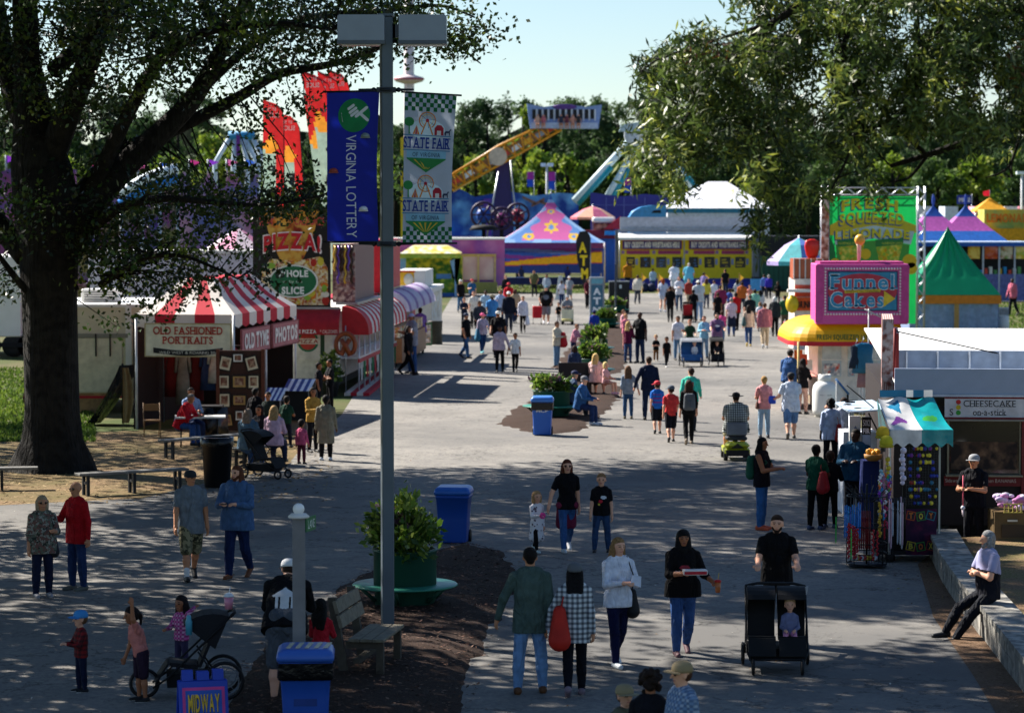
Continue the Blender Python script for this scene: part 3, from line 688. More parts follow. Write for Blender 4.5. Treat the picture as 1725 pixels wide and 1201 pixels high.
def banner(x0t,x1t,x0b,x1b,yt,yb,yt2,mat,name,label,art):
 o=thing(name,label, 'banner',(p.x+(pxw(x0t)+pxw(x1t))/2,p.y-.11,.12+pz(yb)),0, 'banners on the light pole')
 cx=(pxw(x0t)+pxw(x1t))/2;H=pz(yt)-pz(yb);n=14
 def surf(u,v,d=0):
  xl=pxw(x0b)+(pxw(x0t)-pxw(x0b))*v;xr=pxw(x1b)+(pxw(x1t)-pxw(x1b))*v
  s=1-v;xr+=.03*math.sin(v*math.pi*1.0)*(-1)
  zz=v*H+(pz(yt2)-pz(yt))*u*v
  return(xl+(xr-xl)*u-cx,.005*math.sin(u*3.1)*math.sin(v*3.1)+.0015*math.sin(u*9+v*5)-d,zz)
 m=MB();V=[surf(i/n,j/n)for j in range(n+1)for i in range(n+1)]
 m.add(V,[(j*(n+1)+i,j*(n+1)+i+1,(j+1)*(n+1)+i+1,(j+1)*(n+1)+i)for j in range(n)for i in range(n)],None,True);m.build('cloth',mat,o)
 for v,yy in((1,yt),(0,yb)):
  m=MB();a=surf(0,v);c=surf(1,v);m.tube([(a[0]-.05,0,a[2]+.01),(c[0]+.07,0,c[2]+.01)],.013,8);m.build('rod',M('#23282e',rough=.4,metal=.6),o)
 art(o,surf);return o
def wrap(mb,surf,d=.010):
 """lays flat artwork given in unit u (x), v (z) on the hanging cloth"""
 mb.v=[(surf(x,z,d-y)[0],surf(x,z,d-y)[1],surf(x,z,d-y)[2])for x,y,z in mb.v]
WHT=M('#e8ebee',rough=.7,var=.03,trans=.25)
def art_blue(o,surf):
 asp=.36;m=MB();g=M('#1f8f52',rough=.7,trans=.3)
 poly(m,ell(.53,.845,.31,.31*asp,36),0,g);wrap(m,surf);m.build('roundel',None,o)
 m=MB();U=lambda x,z:(.53+x*.31,.845+z*.31*asp)
 poly(m,[U(*q)for q in[(-.82,.15),(-.66,.48),(-.50,.52),(-.28,.18),(-.05,-.05),(.02,-.30),(-.1,-.42),(-.02,-.62),(.18,-.88),(.02,-.93),(-.2,-.80),(-.55,-.6),(-.78,-.3)]],0,WHT)
 for cx,cz,l,wd,a in((-.20,.50,.26,.085,35),(-.08,.30,.30,.085,35),(.02,.12,.30,.085,35),(.45,.20,.50,.095,38),(.60,-.08,.42,.09,-40)):
  c,s=math.cos(R(a)),math.sin(R(a));q=[(l*math.cos(k*math.pi/8-math.pi/2)*.25+l*.75 if k<=8 else-l*.75+l*.25*math.cos((k-1)*math.pi/8-math.pi/2),wd*math.sin((k if k<=8 else k-1)*math.pi/8-math.pi/2))for k in range(18)]
  poly(m,[U(cx+x*c-z*s,cz+x*s+z*c)for x,z in q],-.003,WHT)
 wrap(m,surf);m.build('hand_emblem',None,o)
 m=MB();letters(m, 'VIRGINIA LOTTERY',(.38,.035,.58,.715),0,WHT,0.0,gap=.10,rot=-90);wrap(m,surf);m.build('lettering',None,o)
 for u,v,c in((.76,.70, '#8a9a9a'),(.13,.47, '#a0483c'),(.72,.215, '#d9dde2')):
  m=MB();q=surf(u,v,.02);m.lathe([(.062,0),(.058,.03),(.03,.055),(.004,.06)],q,12);m.box(q[0]-.065,q[0]+.065,q[1]-.03,q[1]+.03,q[2]-.012,q[2]);m.build('grommet_cover',M(c,rough=.4),o)
banner(553,641,553,639,157,409,155,M('#12239c',rough=.6,var=.06,trans=.35), 'banner', 'blue hanging banner with white sideways wording and green hand roundel',art_blue)
def art_fair(o,surf):
 gr=M('#14703c',rough=.7,trans=.3)
 for v0,v1 in((.885,1.0),(0,.115)):
  m=MB()
  for j in range(4):
   for i in range(14):
    if(i+j)%2==0:poly(m,rect(i/14,v0+(v1-v0)*j/4,(i+1)/14,v0+(v1-v0)*(j+1)/4),0,gr)
  wrap(m,surf,.008);m.build('chequer_border',None,o)
 C={k:M(c,rough=.7,trans=.2)for k,c in dict(b='#1d3f96',o='#dd8a35',r='#b8283c',g='#2f8a4a',l='#8ec3de',y='#e6c043',d='#2b3a5a',t='#2a7fae').items()}
 asp=.34
 for cz in(.655,.235):
  m=MB();U=lambda x,z:(.46+x,cz+z*asp)
  def ring(x,z,r,wd,mt):
   for k in range(24):
    a,b=R(k*15),R(k*15+15);poly(m,[U(x+r*math.cos(a),z+r*math.sin(a)),U(x+r*math.cos(b),z+r*math.sin(b)),U(x+(r-wd)*math.cos(b),z+(r-wd)*math.sin(b)),U(x+(r-wd)*math.cos(a),z+(r-wd)*math.sin(a))],-.002,mt)
  poly(m,[U(*q)for q in ell(.0,.32,.36,.2)],0,M('#cfe4ee',rough=.7));ring(0,.50,.17,.022,C['o']);ring(0,.50,.12,.012,C['y'])
  for k in range(8):a=R(k*45+10);poly(m,[U(.0,.5),U(.16*math.cos(a),.5+.16*math.sin(a)),U(.16*math.cos(a)+.012,.5+.16*math.sin(a)+.012)],-.003,C['t'])
  for s in(-1,1):poly(m,[U(0,.5),U(s*.10,.22),U(s*.13,.22),U(s*.02,.5)],-.004,C['o'])
  poly(m,[U(*q)for q in ell(0,.5,.035,.035,12)],-.005,C['r'])
  poly(m,[U(*q)for q in ell(-.36,.46,.10,.09,12)],-.004,C['g']);poly(m,[U(*q)for q in[(-.37,.22),(-.345,.22),(-.345,.42),(-.37,.42)]],-.003,C['g'])
  for k in range(3):poly(m,[U(-.29+k*.05,.22),U(-.25+k*.05,.22),U(-.21,.40)],-.004-.001*k,C['o' if k%2==0 else 'r'])
  poly(m,[U(*q)for q in[(.15,.22),(.33,.22),(.33,.36),(.28,.42),(.20,.42),(.15,.36)]],-.004,C['r']);poly(m,[U(*q)for q in[(.20,.22),(.28,.22),(.28,.31),(.20,.31)]],-.006,WHT)
  poly(m,[U(*q)for q in[(.36,.22),(.38,.22),(.385,.27),(.44,.27),(.445,.22),(.46,.22),(.46,.31),(.49,.34),(.46,.35),(.44,.31),(.37,.31),(.35,.27)]],-.004,C['d'])
  poly(m,[U(*q)for q in rect(-.48,.195,.48,.212)],-.003,C['t']);poly(m,[U(*q)for q in rect(-.48,-.095,.48,-.078)],-.003,C['t'])
  poly(m,[U(*q)for q in[(-.40,-.10),(.40,-.10),(.40,-.24),(-.40,-.24)]],-.003,C['l']);poly(m,[U(*q)for q in[(-.40,-.24),(.40,-.24),(.40,-.26),(0,-.52),(-.40,-.26)]],-.003,C['g'])
  for k in range(-2,3):poly(m,[U(k*.02-.006,-.45),U(k*.02+.006,-.45),U(k*.12+.02,-.27),U(k*.12-.02,-.27)],-.005,C['y'])
  wrap(m,surf);m.build('fair_emblem',None,o)
  m=MB();letters(m, 'STATE FAIR',(U(-.47,0)[0],U(0,-.055)[1],U(.47,0)[0],U(0,.17)[1]),0,C['b'],.022,serif=True);letters(m, 'OF VIRGINIA',(U(-.28,0)[0],U(0,-.215)[1],U(.28,0)[0],U(0,-.13)[1]),-.003,C['d'],0.0,gap=.2)
  wrap(m,surf,.018);m.build('lettering',None,o)
banner(683,770,679,762,157,411,163,M('#b3bdcd',rough=.65,var=.05,trans=.3), 'banner', 'white hanging banner with green chequered borders and two fair emblems',art_fair)
# post with ball finial
q=G(502,1210);f=Fr(q.y,502);q.x=f.o.x
t=thing('sign_post', 'slim grey square post with a white ball finial and small green sign', 'post',(q.x,q.y,.1),R(4));gz=lambda py:f.z(py)-.1
pm=M('#7c7a7a',rough=.7)
m=MB();m.box(-.075,.075,-.075,.075,0,gz(872));m.build('post',pm,t)
m=MB();m.lathe([(.12,gz(872)),(.125,gz(872)+.02),(.09,gz(872)+.05),(.045,gz(864)),(.03,gz(861))],n=20);m.build('post_cap',M('#d8d8d4',rough=.5),t)
m=MB();m.ball((0,0,gz(860)+.02),.068,n=12);m.build('finial',M('#f0f0ee',rough=.4),t)
m=MB();m.X=Matrix.Translation((.078,-.03,0))@Matrix.Rotation(R(72),4, 'Z');m.box(0,.36,-.012,.012,gz(896),gz(872));o=m.build('street_sign',M('#1b6b3c',rough=.5),t)
m=MB();m.X=Matrix.Translation((.078,-.03,0))@Matrix.Rotation(R(72),4, 'Z');letters(m, 'LANE',(.06,gz(891),.30,gz(877)),-.016,M('#dfe8e2'),.0);m.build('lettering',None,o)
# recycling bins
def bin_(px,yb,yt,wpx,label,lid,stripes=False,text=None,rz=0,c='#1b4aa0',bag=False):
 q=G(px,yb);wd=wpx/F_PX*q.y;h=At(CX,yt,q.y).z;dp=wd*1.05;t=thing('recycling_bin',label, 'bin',(q.x,q.y+dp/2,.01),R(rz), 'blue wheeled bins')
 bm=M(c,rough=.42,var=.06,scale=2);b0,b1=wd*.40,wd*.48;m=MB();hb=h*.86
 def rr(a,z,n=5,r=.06,dy=0):
  o=[]
  for sx,sy,a0 in((1,1,0),(-1,1,90),(-1,-1,180),(1,-1,270)):
   for k in range(n):an=R(a0+90*k/(n-1));o.append((sx*(a-r)+r*math.cos(an),sy*(a*1.02-r)+r*math.sin(an)+dy,z))
  return o
 m.loft([rr(b0,.02),rr(b0*1.02,.05),rr(b0+(b1-b0)*.45,hb*.5),rr(b1,hb*.93),rr(b1*1.05,hb*.935),rr(b1*1.05,hb)]);m.build('bin_body',bm,t)
 m=MB();m.loft([rr(b1*1.02,hb+.006),rr(b1*1.10,hb+.008),rr(b1*1.12,hb+.05),rr(b1*1.05,hb+(h-hb)*.75),rr(b1*.9,h,r=.08)]);lm=M(lid,rough=.38,var=.05);o=m.build('lid',lm,t)
 m=MB();m.tube([(-b1*.8,b1*1.16,hb+.03),(b1*.8,b1*1.16,hb+.03)],.018,8);m.build('handle',bm,t)
 for s in(-1,1):
  m=MB();m.X=Matrix.Translation((s*b0*1.05,b0*.85,.11))@Matrix.Rotation(R(90),4, 'Y');m.lathe([(.04,-.03),(.11,-.03),(.11,.03),(.04,.03)],n=18);m.build('wheel',M('#151515',rough=.6),t)
 m=MB();m.tube([(-b0,b0*.85,.11),(b0,b0*.85,.11)],.014,6);m.build('axle',M('#444444',metal=.7),t)
 if bag:
  m=MB();m.loft([rr(b1*1.04,hb*.76),rr(b1*1.09,hb*.80),rr(b1*1.07,hb*.9),rr(b1*1.10,hb*.99)],cap=False);m.build('bin_liner',M('#0c0d10',rough=.25,bump=.6,scale=14),t)
 if stripes:
  m=MB()
  for k in range(5):x=-b1*.75+k*b1*.36;m.slab([(x,-b1*.7,h+.004),(x+b1*.17,-b1*.7,h+.004),(x+b1*.33,b1*.6,h+.004),(x+b1*.16,b1*.6,h+.004)],(0,0,.006))
  m.build('lid_stripes',M('#c9bfa0',rough=.5),o)
  m=MB();m.box(-.13,.13,-b1*.93,-b1*.90,hb*.42,hb*.58);m.build('moulding',M('#14367c',rough=.5),t)
 if text:m=MB();letters(m,text,(-wd*.28,hb*.70,wd*.28,hb*.78),-b1*1.0,M('#d8d8d8'),.022);m.build('lettering',None,t)
 return t
bin_(764,918,822,58, 'plain blue wheeled bin standing behind the round planter', '#2a62b8',rz=-6)
bin_(512,1246,1096,92, 'blue wheeled bin with a striped lid in front of the bench', '#3561b4',True,rz=3,c='#2450a8',bag=True)
bin_(914,735,669,36, 'blue wheeled bin with white letters beside the second planter', '#3a74c4',text='MCP',rz=-3,c='#1f5cb8',bag=True)
# black trash can
q=G(364,823);t=thing('trash_can', 'black plastic trash can beside the path at the benches', 'trash can',(q.x,q.y+.25,0));s=q.y/F_PX
m=MB();m.lathe([(21*s,0),(22*s,.03),(26*s,1.0),(28*s,1.02),(28*s,1.06),(25*s,1.06),(24*s,.6)],n=24);m.build('can_body',M('#0d0d0f',rough=.35),t)
m=MB();m.lathe([(27.5*s,.88),(28.5*s,.92),(28.6*s,1.075),(24*s,1.08),(22*s,.9)],n=24,cap=False);m.build('bin_liner',M('#08080a',rough=.2,bump=.8,scale=10),t)
# round planters with ring benches
LEAFM=[M(c,rough=.4,var=.25,scale=9,trans=.35,spec=.5)for c in('#4d6b22', '#64822c', '#38521c', '#87993e', '#56384a')]
def plant_mass(parent,name,R0,h,n,size,z0,seed,mats=LEAFM,wts=(5,4,4,2,1),squash=1.0,tilt=.5):
 r=np.random.default_rng(seed);nc=13;a_=r.uniform(0,6.28,nc);q_=R0*.75*np.sqrt(r.uniform(0,1,nc));cc=np.stack([q_*np.cos(a_),q_*np.sin(a_),z0+h*(.1+.75*r.uniform(0,1,nc)*(1-.6*q_/R0))],1)
 k=r.integers(0,nc,n);P=cc[k]+r.normal(0,1,(n,3))*np.array([R0*.20,R0*.20,h*.12]);P[:,2]=np.maximum(P[:,2],z0-.12)
 leaves(parent,name,P,size,mats,(k*7+r.integers(0,3,n)),seed,aspect=.55,out=np.array([0,0,z0]),wts=wts)
def leaves(parent,name,P,size,mats,sel,seed,aspect=.4,out=None,wts=None,droop=0.3,kink=.25,down=0.0):
 r=np.random.default_rng(seed);n=len(P);d=r.normal(0,1,(n,3));d[:,2]-=down
 if out is not None:o=P-out;d+=1.2*o/np.maximum(np.linalg.norm(o,axis=1,keepdims=True),1e-6)
 d/=np.linalg.norm(d,axis=1,keepdims=True);u=r.normal(0,1,(n,3));s=np.cross(d,u);s/=np.linalg.norm(s,axis=1,keepdims=True);nrm=np.cross(s,d)
 L=(size*r.uniform(.6,1.35,n))[:,None];W=L*aspect*.5
 a=P;c=P+d*L+nrm*L*-kink*.3;m1=P+d*L*.5+s*W;m2=P+d*L*.5-s*W
 V=np.stack([a,m1,c,m2],1).reshape(-1,3);F=np.arange(4*n).reshape(-1,4)
 if wts is not None:cum=np.cumsum(wts)/sum(wts);mi=np.searchsorted(cum,(np.asarray(sel)*.61803)%1.0)
 else:mi=np.asarray(sel)%len(mats)
 return rawmesh(name,V,F,mats,np.minimum(mi,len(mats)-1),smooth=False,parent=parent)
def planter(px,yb,wpx,ytop,ring,label,yplant,seed,zb=.1,n=1500,sz=.13):
 q=G(px,yb-6);s=q.y/F_PX;r0=wpx*.5*s;h=At(CX,ytop,q.y).z-zb;t=thing('planter',label, 'planter',(q.x,q.y+r0*.2,zb),0, 'round green planters')
 gm_=M('#1e4a3c',rough=.5,var=.08,scale=2);m=MB();m.lathe([(r0*.96,0),(r0*.97,h*.30),(r0,h*.31),(r0,h*.96),(r0*1.04,h*.965),(r0*1.04,h),(r0*.9,h),(r0*.88,h*.86)],n=36);m.build('tub',gm_,t)
 m=MB();m.lathe([(.01,h*.86),(r0*.9,h*.87)],n=24,cap=False);m.build('soil',M('#2a1c12',rough=1),t)
 if ring:m=MB();m.lathe([(r0*.99,h*.36),(r0*ring,h*.36),(r0*ring+.02,h*.38),(r0*ring,h*.40),(r0*.99,h*.40)],n=48,cap=False);m.build('ring_bench',M('#2c7a66',rough=.4,var=.06),t);m=MB();[m.tube([(r0*.98*math.cos(R(a)),r0*.98*math.sin(R(a)),h*.12),(r0*ring*.9*math.cos(R(a)),r0*ring*.9*math.sin(R(a)),h*.355)],.03,6)for a in range(20,380,60)];m.build('bench_bracket',gm_,t)
 hp=At(CX,yplant,q.y).z-zb-h;o=thing('planter_plant', 'bushy green flowering foliage growing in the '+label.split(' with')[0].split(' beside')[0], 'plant',(q.x,q.y+r0*.2,zb+h),0, 'plants in the round planters')
 m=MB()
 for k in range(9):a=k*2.4;rr=r0*.6;m.tube([(0.2*rr*math.cos(a),.2*rr*math.sin(a),-h*.12),(.6*rr*math.cos(a),.6*rr*math.sin(a),hp*.4),(rr*math.cos(a)*1.1,rr*math.sin(a)*1.1,hp*.75)],[.012,.009,.004],5)
 m.build('stems',M('#4a5a2a',rough=.7),o);plant_mass(o, 'foliage',r0*(1.12 if yb>900 else.92),hp*(1.0 if yb>900 else.8),n,sz,-.02,seed);return t
planter(682,1040,107,925,1.64, 'near dark green round planter with a ring bench',832,3,n=1900)
planter(929,712,62,658,1.55, 'second green round planter with a ring bench',618,4,n=1500,sz=.15)
planter(1000,644,48,604,1.5, 'third green round planter beside the seated blonde woman',560,5,n=1200,sz=.17)
planter(1001,604,46,572,1.5, 'fourth green round planter further up the median',536,6,n=1100,sz=.18)
planter(1018,560,40,536,1.45, 'fifth green round planter near the cash machine',512,7,n=1000,sz=.2)
planter(1036,535,36,514,1.4, 'farthest green round planter before the black cabinet',498,8,n=900,sz=.22)
q=G(968,668);t=thing('park_bench', 'black high backed bench between the second and third planters', 'bench',(q.x,q.y+.4,.06),R(8))
bm_=M('#15161a',rough=.6);bx_=lambda nm,*b:(lambda m:(m.box(*b),m.build(nm,bm_,t)))(MB())
bx_('backrest',-.55,.55,-.30,-.24,.40,1.0);bx_('seat',-.55,.55,-.24,.25,.40,.46)
for x in(-.5,.42):bx_('leg',x,x+.08,-.30,-.22,0,.40);bx_('leg',x,x+.08,.15,.23,0,.40)
# wooden bench seen from its end
q=G(622,1150);t=thing('park_bench', 'weathered wooden slatted bench at the edge of the mulch bed', 'bench',(q.x-.12,q.y+.5,.12),R(81));wd=M('#77705f',rough=.8,var=.25,scale=12,bump=.4);wd2=M('#4c463c',rough=.85,var=.2,scale=12,bump=.4)
for i in range(3):m=MB();m.box(-.66,.66,-.42+i*.155,-.275+i*.155,.42,.46,bev=.006);m.build('seat_slat',wd,t)
for i,z in enumerate((.60,.78)):m=MB();m.slab([(-.66,.10+i*.05,z),(.66,.10+i*.05,z),(.66,.14+i*.05,z+.15),(-.66,.14+i*.05,z+.15)],(0,.045,-.01));m.build('back_slat',wd,t)
for x in(-.55,.55):
 m=MB();m.box(x-.045,x+.045,-.40,-.31,0,.42);m.build('leg',wd2,t)
 m=MB();m.slab([(x-.045,.06,0),(x+.045,.06,0),(x+.045,.21,.96),(x-.045,.21,.96)],(0,.1,0));m.build('leg',wd2,t)
 m=MB();m.box(x-.04,x+.04,-.31,.08,.33,.415);m.build('rail',wd2,t)
m=MB();m.box(-.6,.6,-.1,-.02,.14,.2);m.build('stretcher',wd2,t)
# backless benches at left
def flatbench(x0,y0,x1,y1,label,yg,wdt=.32,hgt=.48):
 a,c=At(x0,CY,YG(y0)),At(x1,CY,YG(y1));a.z=c.z=0;L=(c-a).length;t=thing('bench',label, 'bench',((a.x+c.x)/2,(a.y+c.y)/2,0),math.atan2(c.y-a.y,c.x-a.x), 'backless plank benches')
 for i in range(2):m=MB();m.box(-L/2,L/2,-wdt/2+i*wdt*.51,-wdt/2+i*wdt*.51+wdt*.49,hgt-.05,hgt,bev=.006);m.build('seat_plank',M('#6d6c68',rough=.7,var=.2,scale=8),t)
 for k in(-.42,0,.42)[:3 if L>2 else 2]:
  for s in(-1,1):m=MB();m.box(k*L-.03,k*L+.03,s*wdt*.38-.03,s*wdt*.38+.03,0,hgt-.05);m.build('leg',M('#191a1c',rough=.6),t)
  m=MB();m.box(k*L-.02,k*L+.02,-wdt*.36,wdt*.36,hgt*.5,hgt*.5+.05);m.build('crossbar',M('#191a1c',rough=.6),t)
flatbench(128,836,312,826, 'long plank bench with black legs right of the oak trunk',0)
flatbench(-60,826,62,824, 'short plank bench at the foot of the oak, cut by the left edge',0)
flatbench(272,775,420,762, 'plank bench beside the picnic table at the portrait tent',0)
flatbench(398,790,470,782, 'plank bench carrying the group of seated women',0)
# A-frame sign
q=G(338,1224);t=thing('sandwich_board', 'blue folding sign board reading midway rides', 'sign',(q.x,q.y+.2,0),R(14));s=q.y/F_PX;blu=M('#1c3fae',rough=.4,var=.05);h=At(CX,1130,q.y).z
Rt=lambda a:Matrix.Rotation(a,4, 'X')
for sg in(-1,1):
 m=MB();m.X=Matrix.Translation((0,0,h-.02))@Rt(R(14)*(sg if sg<0 else 1)*(1 if sg<0 else 1))@Matrix.Rotation(0 if sg<0 else math.pi,4, 'Z')
 W2=42*s;m.box(-W2,W2,-.03,0,-h*1.02,-.12,bev=.01);m.box(-W2*.85,-W2*.4,-.03,.0,-.12,0);m.box(W2*.4,W2*.85,-.03,.0,-.12,0);m.box(-W2*.25,W2*.25,-.035,.0,-.12,-.02)
 pan=m.build('board',blu,t)
 if sg<0:
  m2=MB();m2 .X=m.X;poly(m2,rect(-W2*.86,-h*.97,W2*.86,-.20),-.034,M('#d8408c',rough=.5));poly(m2,rect(-W2*.74,-h*.94,W2*.74,-.235),-.037,M('#2858b4',rough=.5));m2 .build('poster',None,pan)
  m2=MB();m2 .X=m.X
  for tx,a,c in(('MIDWAY',-.49,-.28),('RIDES',-.76,-.55)):letters(m2,tx,(-W2*.64+.006,a-.010,W2*.64+.006,c-.006),-.040,M('#20160c'),.045,gap=.12);letters(m2,tx,(-W2*.64,a,W2*.64,c),-.043,M('#f2c23a'),.022,gap=.14)
  m2 .build('lettering',None,pan)
def root_px(px,Y,name,label,cat,rz=0,group=None):
 o=At(px,CY,Y);return thing(name,label,cat,(o.x,Y,0),R(rz),group)
def bx(name,parent,mat,*b,bev=0,label=None):
 m=MB();m.box(*b,bev=bev);return m.build(name,mat,parent,label)
def raster(parent,name,surf,nu,nv,fn,mats,smooth=True):
 """a printed cloth or panel: every small cell takes the colour printed there"""
 V=[surf(i/nu,j/nv)for j in range(nv+1)for i in range(nu+1)];W=nu+1
 F=np.array([(j*W+i,j*W+i+1,(j+1)*W+i+1,(j+1)*W+i)for j in range(nv)for i in range(nu)]);mi=[fn((i+.5)/nu,(j+.5)/nv)for j in range(nv)for i in range(nu)]
 return rawmesh(name,V,F,mats,mi,smooth,parent)
def inpoly(x,y,P):
 c=False;j=len(P)-1
 for i in range(len(P)):
  if(P[i][1]>y)!=(P[j][1]>y)and x<(P[j][0]-P[i][0])*(y-P[i][1])/(P[j][1]-P[i][1])+P[i][0]:c=not c
  j=i
 return c
white=M('#dcdcd8',rough=.5,var=.06,scale=2);cream=M('#cfc8ae',rough=.6,var=.08,scale=2);dark=M('#101114',rough=.8);red=M('#b81f2c',rough=.6,var=.08);blk=M('#0c0c0e',rough=.5);steelm=M('#9aa0a6',rough=.35,metal=.6)
RW=[M('#c4283a',rough=.75,var=.06,trans=.25),M('#e6e0d8',rough=.75,var=.04,trans=.25)]
f=Fr(82,150);t=root_px(150,82, 'trailer', 'cream box trailer with a roof air conditioner behind the oak', 'trailer')
x0,x1,zt=f.x(40),f.x(247),f.z(518)
bx('body',t,cream,x0,x1,0,6,.45,zt);bx('roof_edge',t,white,x0-.03,x1+.05,-.05,6.05,zt,zt+.09);bx('lower_panel',t,pattern('blotch',['#a07850', '#7c6a4c', '#b89060'],3),x0,f.x(180),-.02,-.003,f.z(700)-.0,f.z(662))
bx('red_stripe',t,red,x0,x1,-.03,-.004,.42,.5);bx('side_door',t,M('#d8d2ba',rough=.6),f.x(132),f.x(206),-.04,-.004,f.z(660),f.z(570))
bx('rail',t,M('#8b8a80',rough=.5),f.x(100),f.x(216),-.06,-.004,f.z(569),f.z(562));m=MB();[m.box(f.x(x)-.02,f.x(x)+.02,-.07,-.005,f.z(600),f.z(562))for x in(162,186)];m.build('hinge',blk,t)
bx('corner_post',t,white,f.x(212),f.x(222),-.05,-.004,.45,zt)
for x in(60,110):m=MB();m.X=Matrix.Translation((f.x(x),.3,.42))@Matrix.Rotation(R(90),4, 'X');m.lathe([(.2,-.1),(.42,-.1),(.42,.1),(.2,.1)],n=20);m.build('wheel',M('#161616',rough=.7),t)
t2=root_px(171,84, 'air_conditioner', 'boxy white air conditioner unit on the cream trailer roof', 'air conditioner');t2 .location.z=zt+.10
bx('housing',t2,white,-.55,.55,-.3,.5,0,.38,bev=.03);m=MB();[m.box(-.45,.45,-.315,-.302,.06+i*.07,.09+i*.07)for i in range(4)];m.build('louvre',M('#6a6c6e'),t2)
f=Fr(112,0);t=root_px(0,112, 'truck', 'tall white box truck at the far left behind the oak', 'truck');bx('cargo_box',t,white,f.x(-90),f.x(36),0,5,.8,f.z(432),bev=.04)
bx('cab',t,M('#d8dadc',rough=.3),f.x(36)+.01,f.x(64),.2,3,.6,2.4,bev=.15);bx('window',t,M('#1c2430',rough=.1),f.x(42),f.x(60),.17,.195,1.5,2.1);bx('bumper',t,dark,f.x(-60),f.x(60),-.05,.0,.4,.58)
for x in(-20,22,48):m=MB();m.X=Matrix.Translation((f.x(x),.2,.45))@Matrix.Rotation(R(90),4, 'X');m.lathe([(.2,-.15),(.45,-.15),(.45,.15),(.2,.15)],n=20);m.build('wheel',M('#161616',rough=.7),t)
f=Fr(122,300);t=root_px(300,122, 'trailer', 'long white storage trailer behind the portrait tent', 'trailer');bx('body',t,M('#c9cad6',rough=.5),f.x(150),f.x(436),0,3,.5,f.z(428),bev=.03);bx('roof_edge',t,white,f.x(149),f.x(437),-.04,3.03,f.z(428)+.003,f.z(422))
m=MB();[m.box(f.x(x),f.x(x)+.05,-.02,-.003,.6,f.z(430))for x in range(170,430,24)];m.build('rib',M('#b4b6c2'),t)
for x in(200,230):m=MB();m.X=Matrix.Translation((f.x(x),.3,.4))@Matrix.Rotation(R(90),4, 'X');m.lathe([(.2,-.12),(.42,-.12),(.42,.12),(.2,.12)],n=18);m.build('wheel',dark,t)
C1=Vector((-7.37,75.6,0));rz=-8.4;t=thing('canopy_tent', 'red and white striped canopy tent over the portrait studio', 'tent',C1,R(rz));W_,L_,EZ,PZ=2.75,7.4,3.08,4.0
ap=(-W_/2,L_/2,PZ)
for nm,a,c,k in(('roof_panel',(-W_,0),(0,0),5),('roof_panel',(0,0),(0,L_),9),('roof_panel',(0,L_),(-W_,L_),5),('roof_panel',(-W_,L_),(-W_,0),11)):
 m=MB();v=MB();e0=(ap[0]+(a[0]-ap[0])*.3,ap[1]+(a[1]-ap[1])*.62,PZ);e1=(ap[0]+(c[0]-ap[0])*.3,ap[1]+(c[1]-ap[1])*.62,PZ)
 for i in range(k):
  lerp=lambda p,q,s:tuple(p[j]+(q[j]-p[j])*s for j in range(len(p)))
  b0,b1=lerp(a,c,i/k),lerp(a,c,(i+1)/k);u0,u1=lerp(e0,e1,i/k),lerp(e0,e1,(i+1)/k);mt=RW[(i+1)%2]
  md0=((b0[0]+u0[0])/2,(b0[1]+u0[1])/2,(EZ+PZ)/2-.07);md1=((b1[0]+u1[0])/2,(b1[1]+u1[1])/2,(EZ+PZ)/2-.07)
  m.quad((*b0,EZ),(*b1,EZ),md1,md0,mt,True);m.quad(md0,md1,u1,u0,mt,True)
  mid=lerp(b0,b1,.5);v.add([(*b0,EZ-.003),(*b1,EZ-.003),(*b1,EZ-.30),(*mid,EZ-.37),(*b0,EZ-.30)],[(0,4,3,2,1)],mt)
 m.build(nm,None,t);v.build('valance',None,t)
for x,y in((0,0),(-W_,0),(0,L_),(-W_,L_),(0,L_*.5)):m=MB();m.tube([(x-.04*(1 if x==0 else-1),y,0),(x-.04*(1 if x==0 else-1),y,EZ)],.035,8);m.build('pole',M('#d0d2d4',rough=.4,metal=.3),t)
m=MB();m.slab([(ap[0]+sx*W_*.15,ap[1]+sy*L_*.31,PZ-.012)for sx,sy in((-1,-1),(1,-1),(1,1),(-1,1))],(0,0,.01));m.build('roof_top',RW[0],t)
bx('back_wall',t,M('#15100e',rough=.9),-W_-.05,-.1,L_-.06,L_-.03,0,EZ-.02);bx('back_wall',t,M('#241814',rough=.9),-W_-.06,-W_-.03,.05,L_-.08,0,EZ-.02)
def hangsign(nm,label,pos,w_,h_,bg,texts,border=None,rz_=0,extra=None):
 o=thing(nm,label, 'sign',pos,rz_);bx('panel',o,bg,-w_/2,w_/2,0,.04,0,h_,bev=.008)
 if border:
  m=MB();e=.03;[m.box(*q)for q in((-w_/2,w_/2,-.012,-.002,0,e),(-w_/2,w_/2,-.012,-.002,h_-e,h_),(-w_/2,-w_/2+e,-.012,-.002,e,h_-e),(w_/2-e,w_/2,-.012,-.002,e,h_-e))];m.build('border',border,o)
 m=MB()
 if extra:extra(m,w_,h_);m.build('ribbon',None,o)
 for tx,r,mt,off,kw in texts:m=MB();letters(m,tx,(r[0]*w_,r[1]*h_,r[2]*w_,r[3]*h_),-.02,mt,off,**kw);m.build('lettering',None,o)
 return o
fr=Vector((-math.cos(R(rz)),-math.sin(R(rz)),0));sd=Vector((-math.sin(R(rz)),math.cos(R(rz)),0))
def ribbon(m,w_,h_):
 P=[(-.40+.8*i/12,.28-.09*math.sin(math.pi*i/12))for i in range(13)]+[(.40-.8*i/12,.12-.09*math.sin(math.pi*i/12))for i in range(13)]
 for i in range(12):poly(m,[(P[i][0]*w_,P[i][1]*h_),(P[i+1][0]*w_,P[i+1][1]*h_),(P[24-i][0]*w_,P[24-i][1]*h_),(P[25-i][0]*w_,P[25-i][1]*h_)],-.012,M('#1c1c1e'))
rr_=M('#b03a2c',rough=.7)
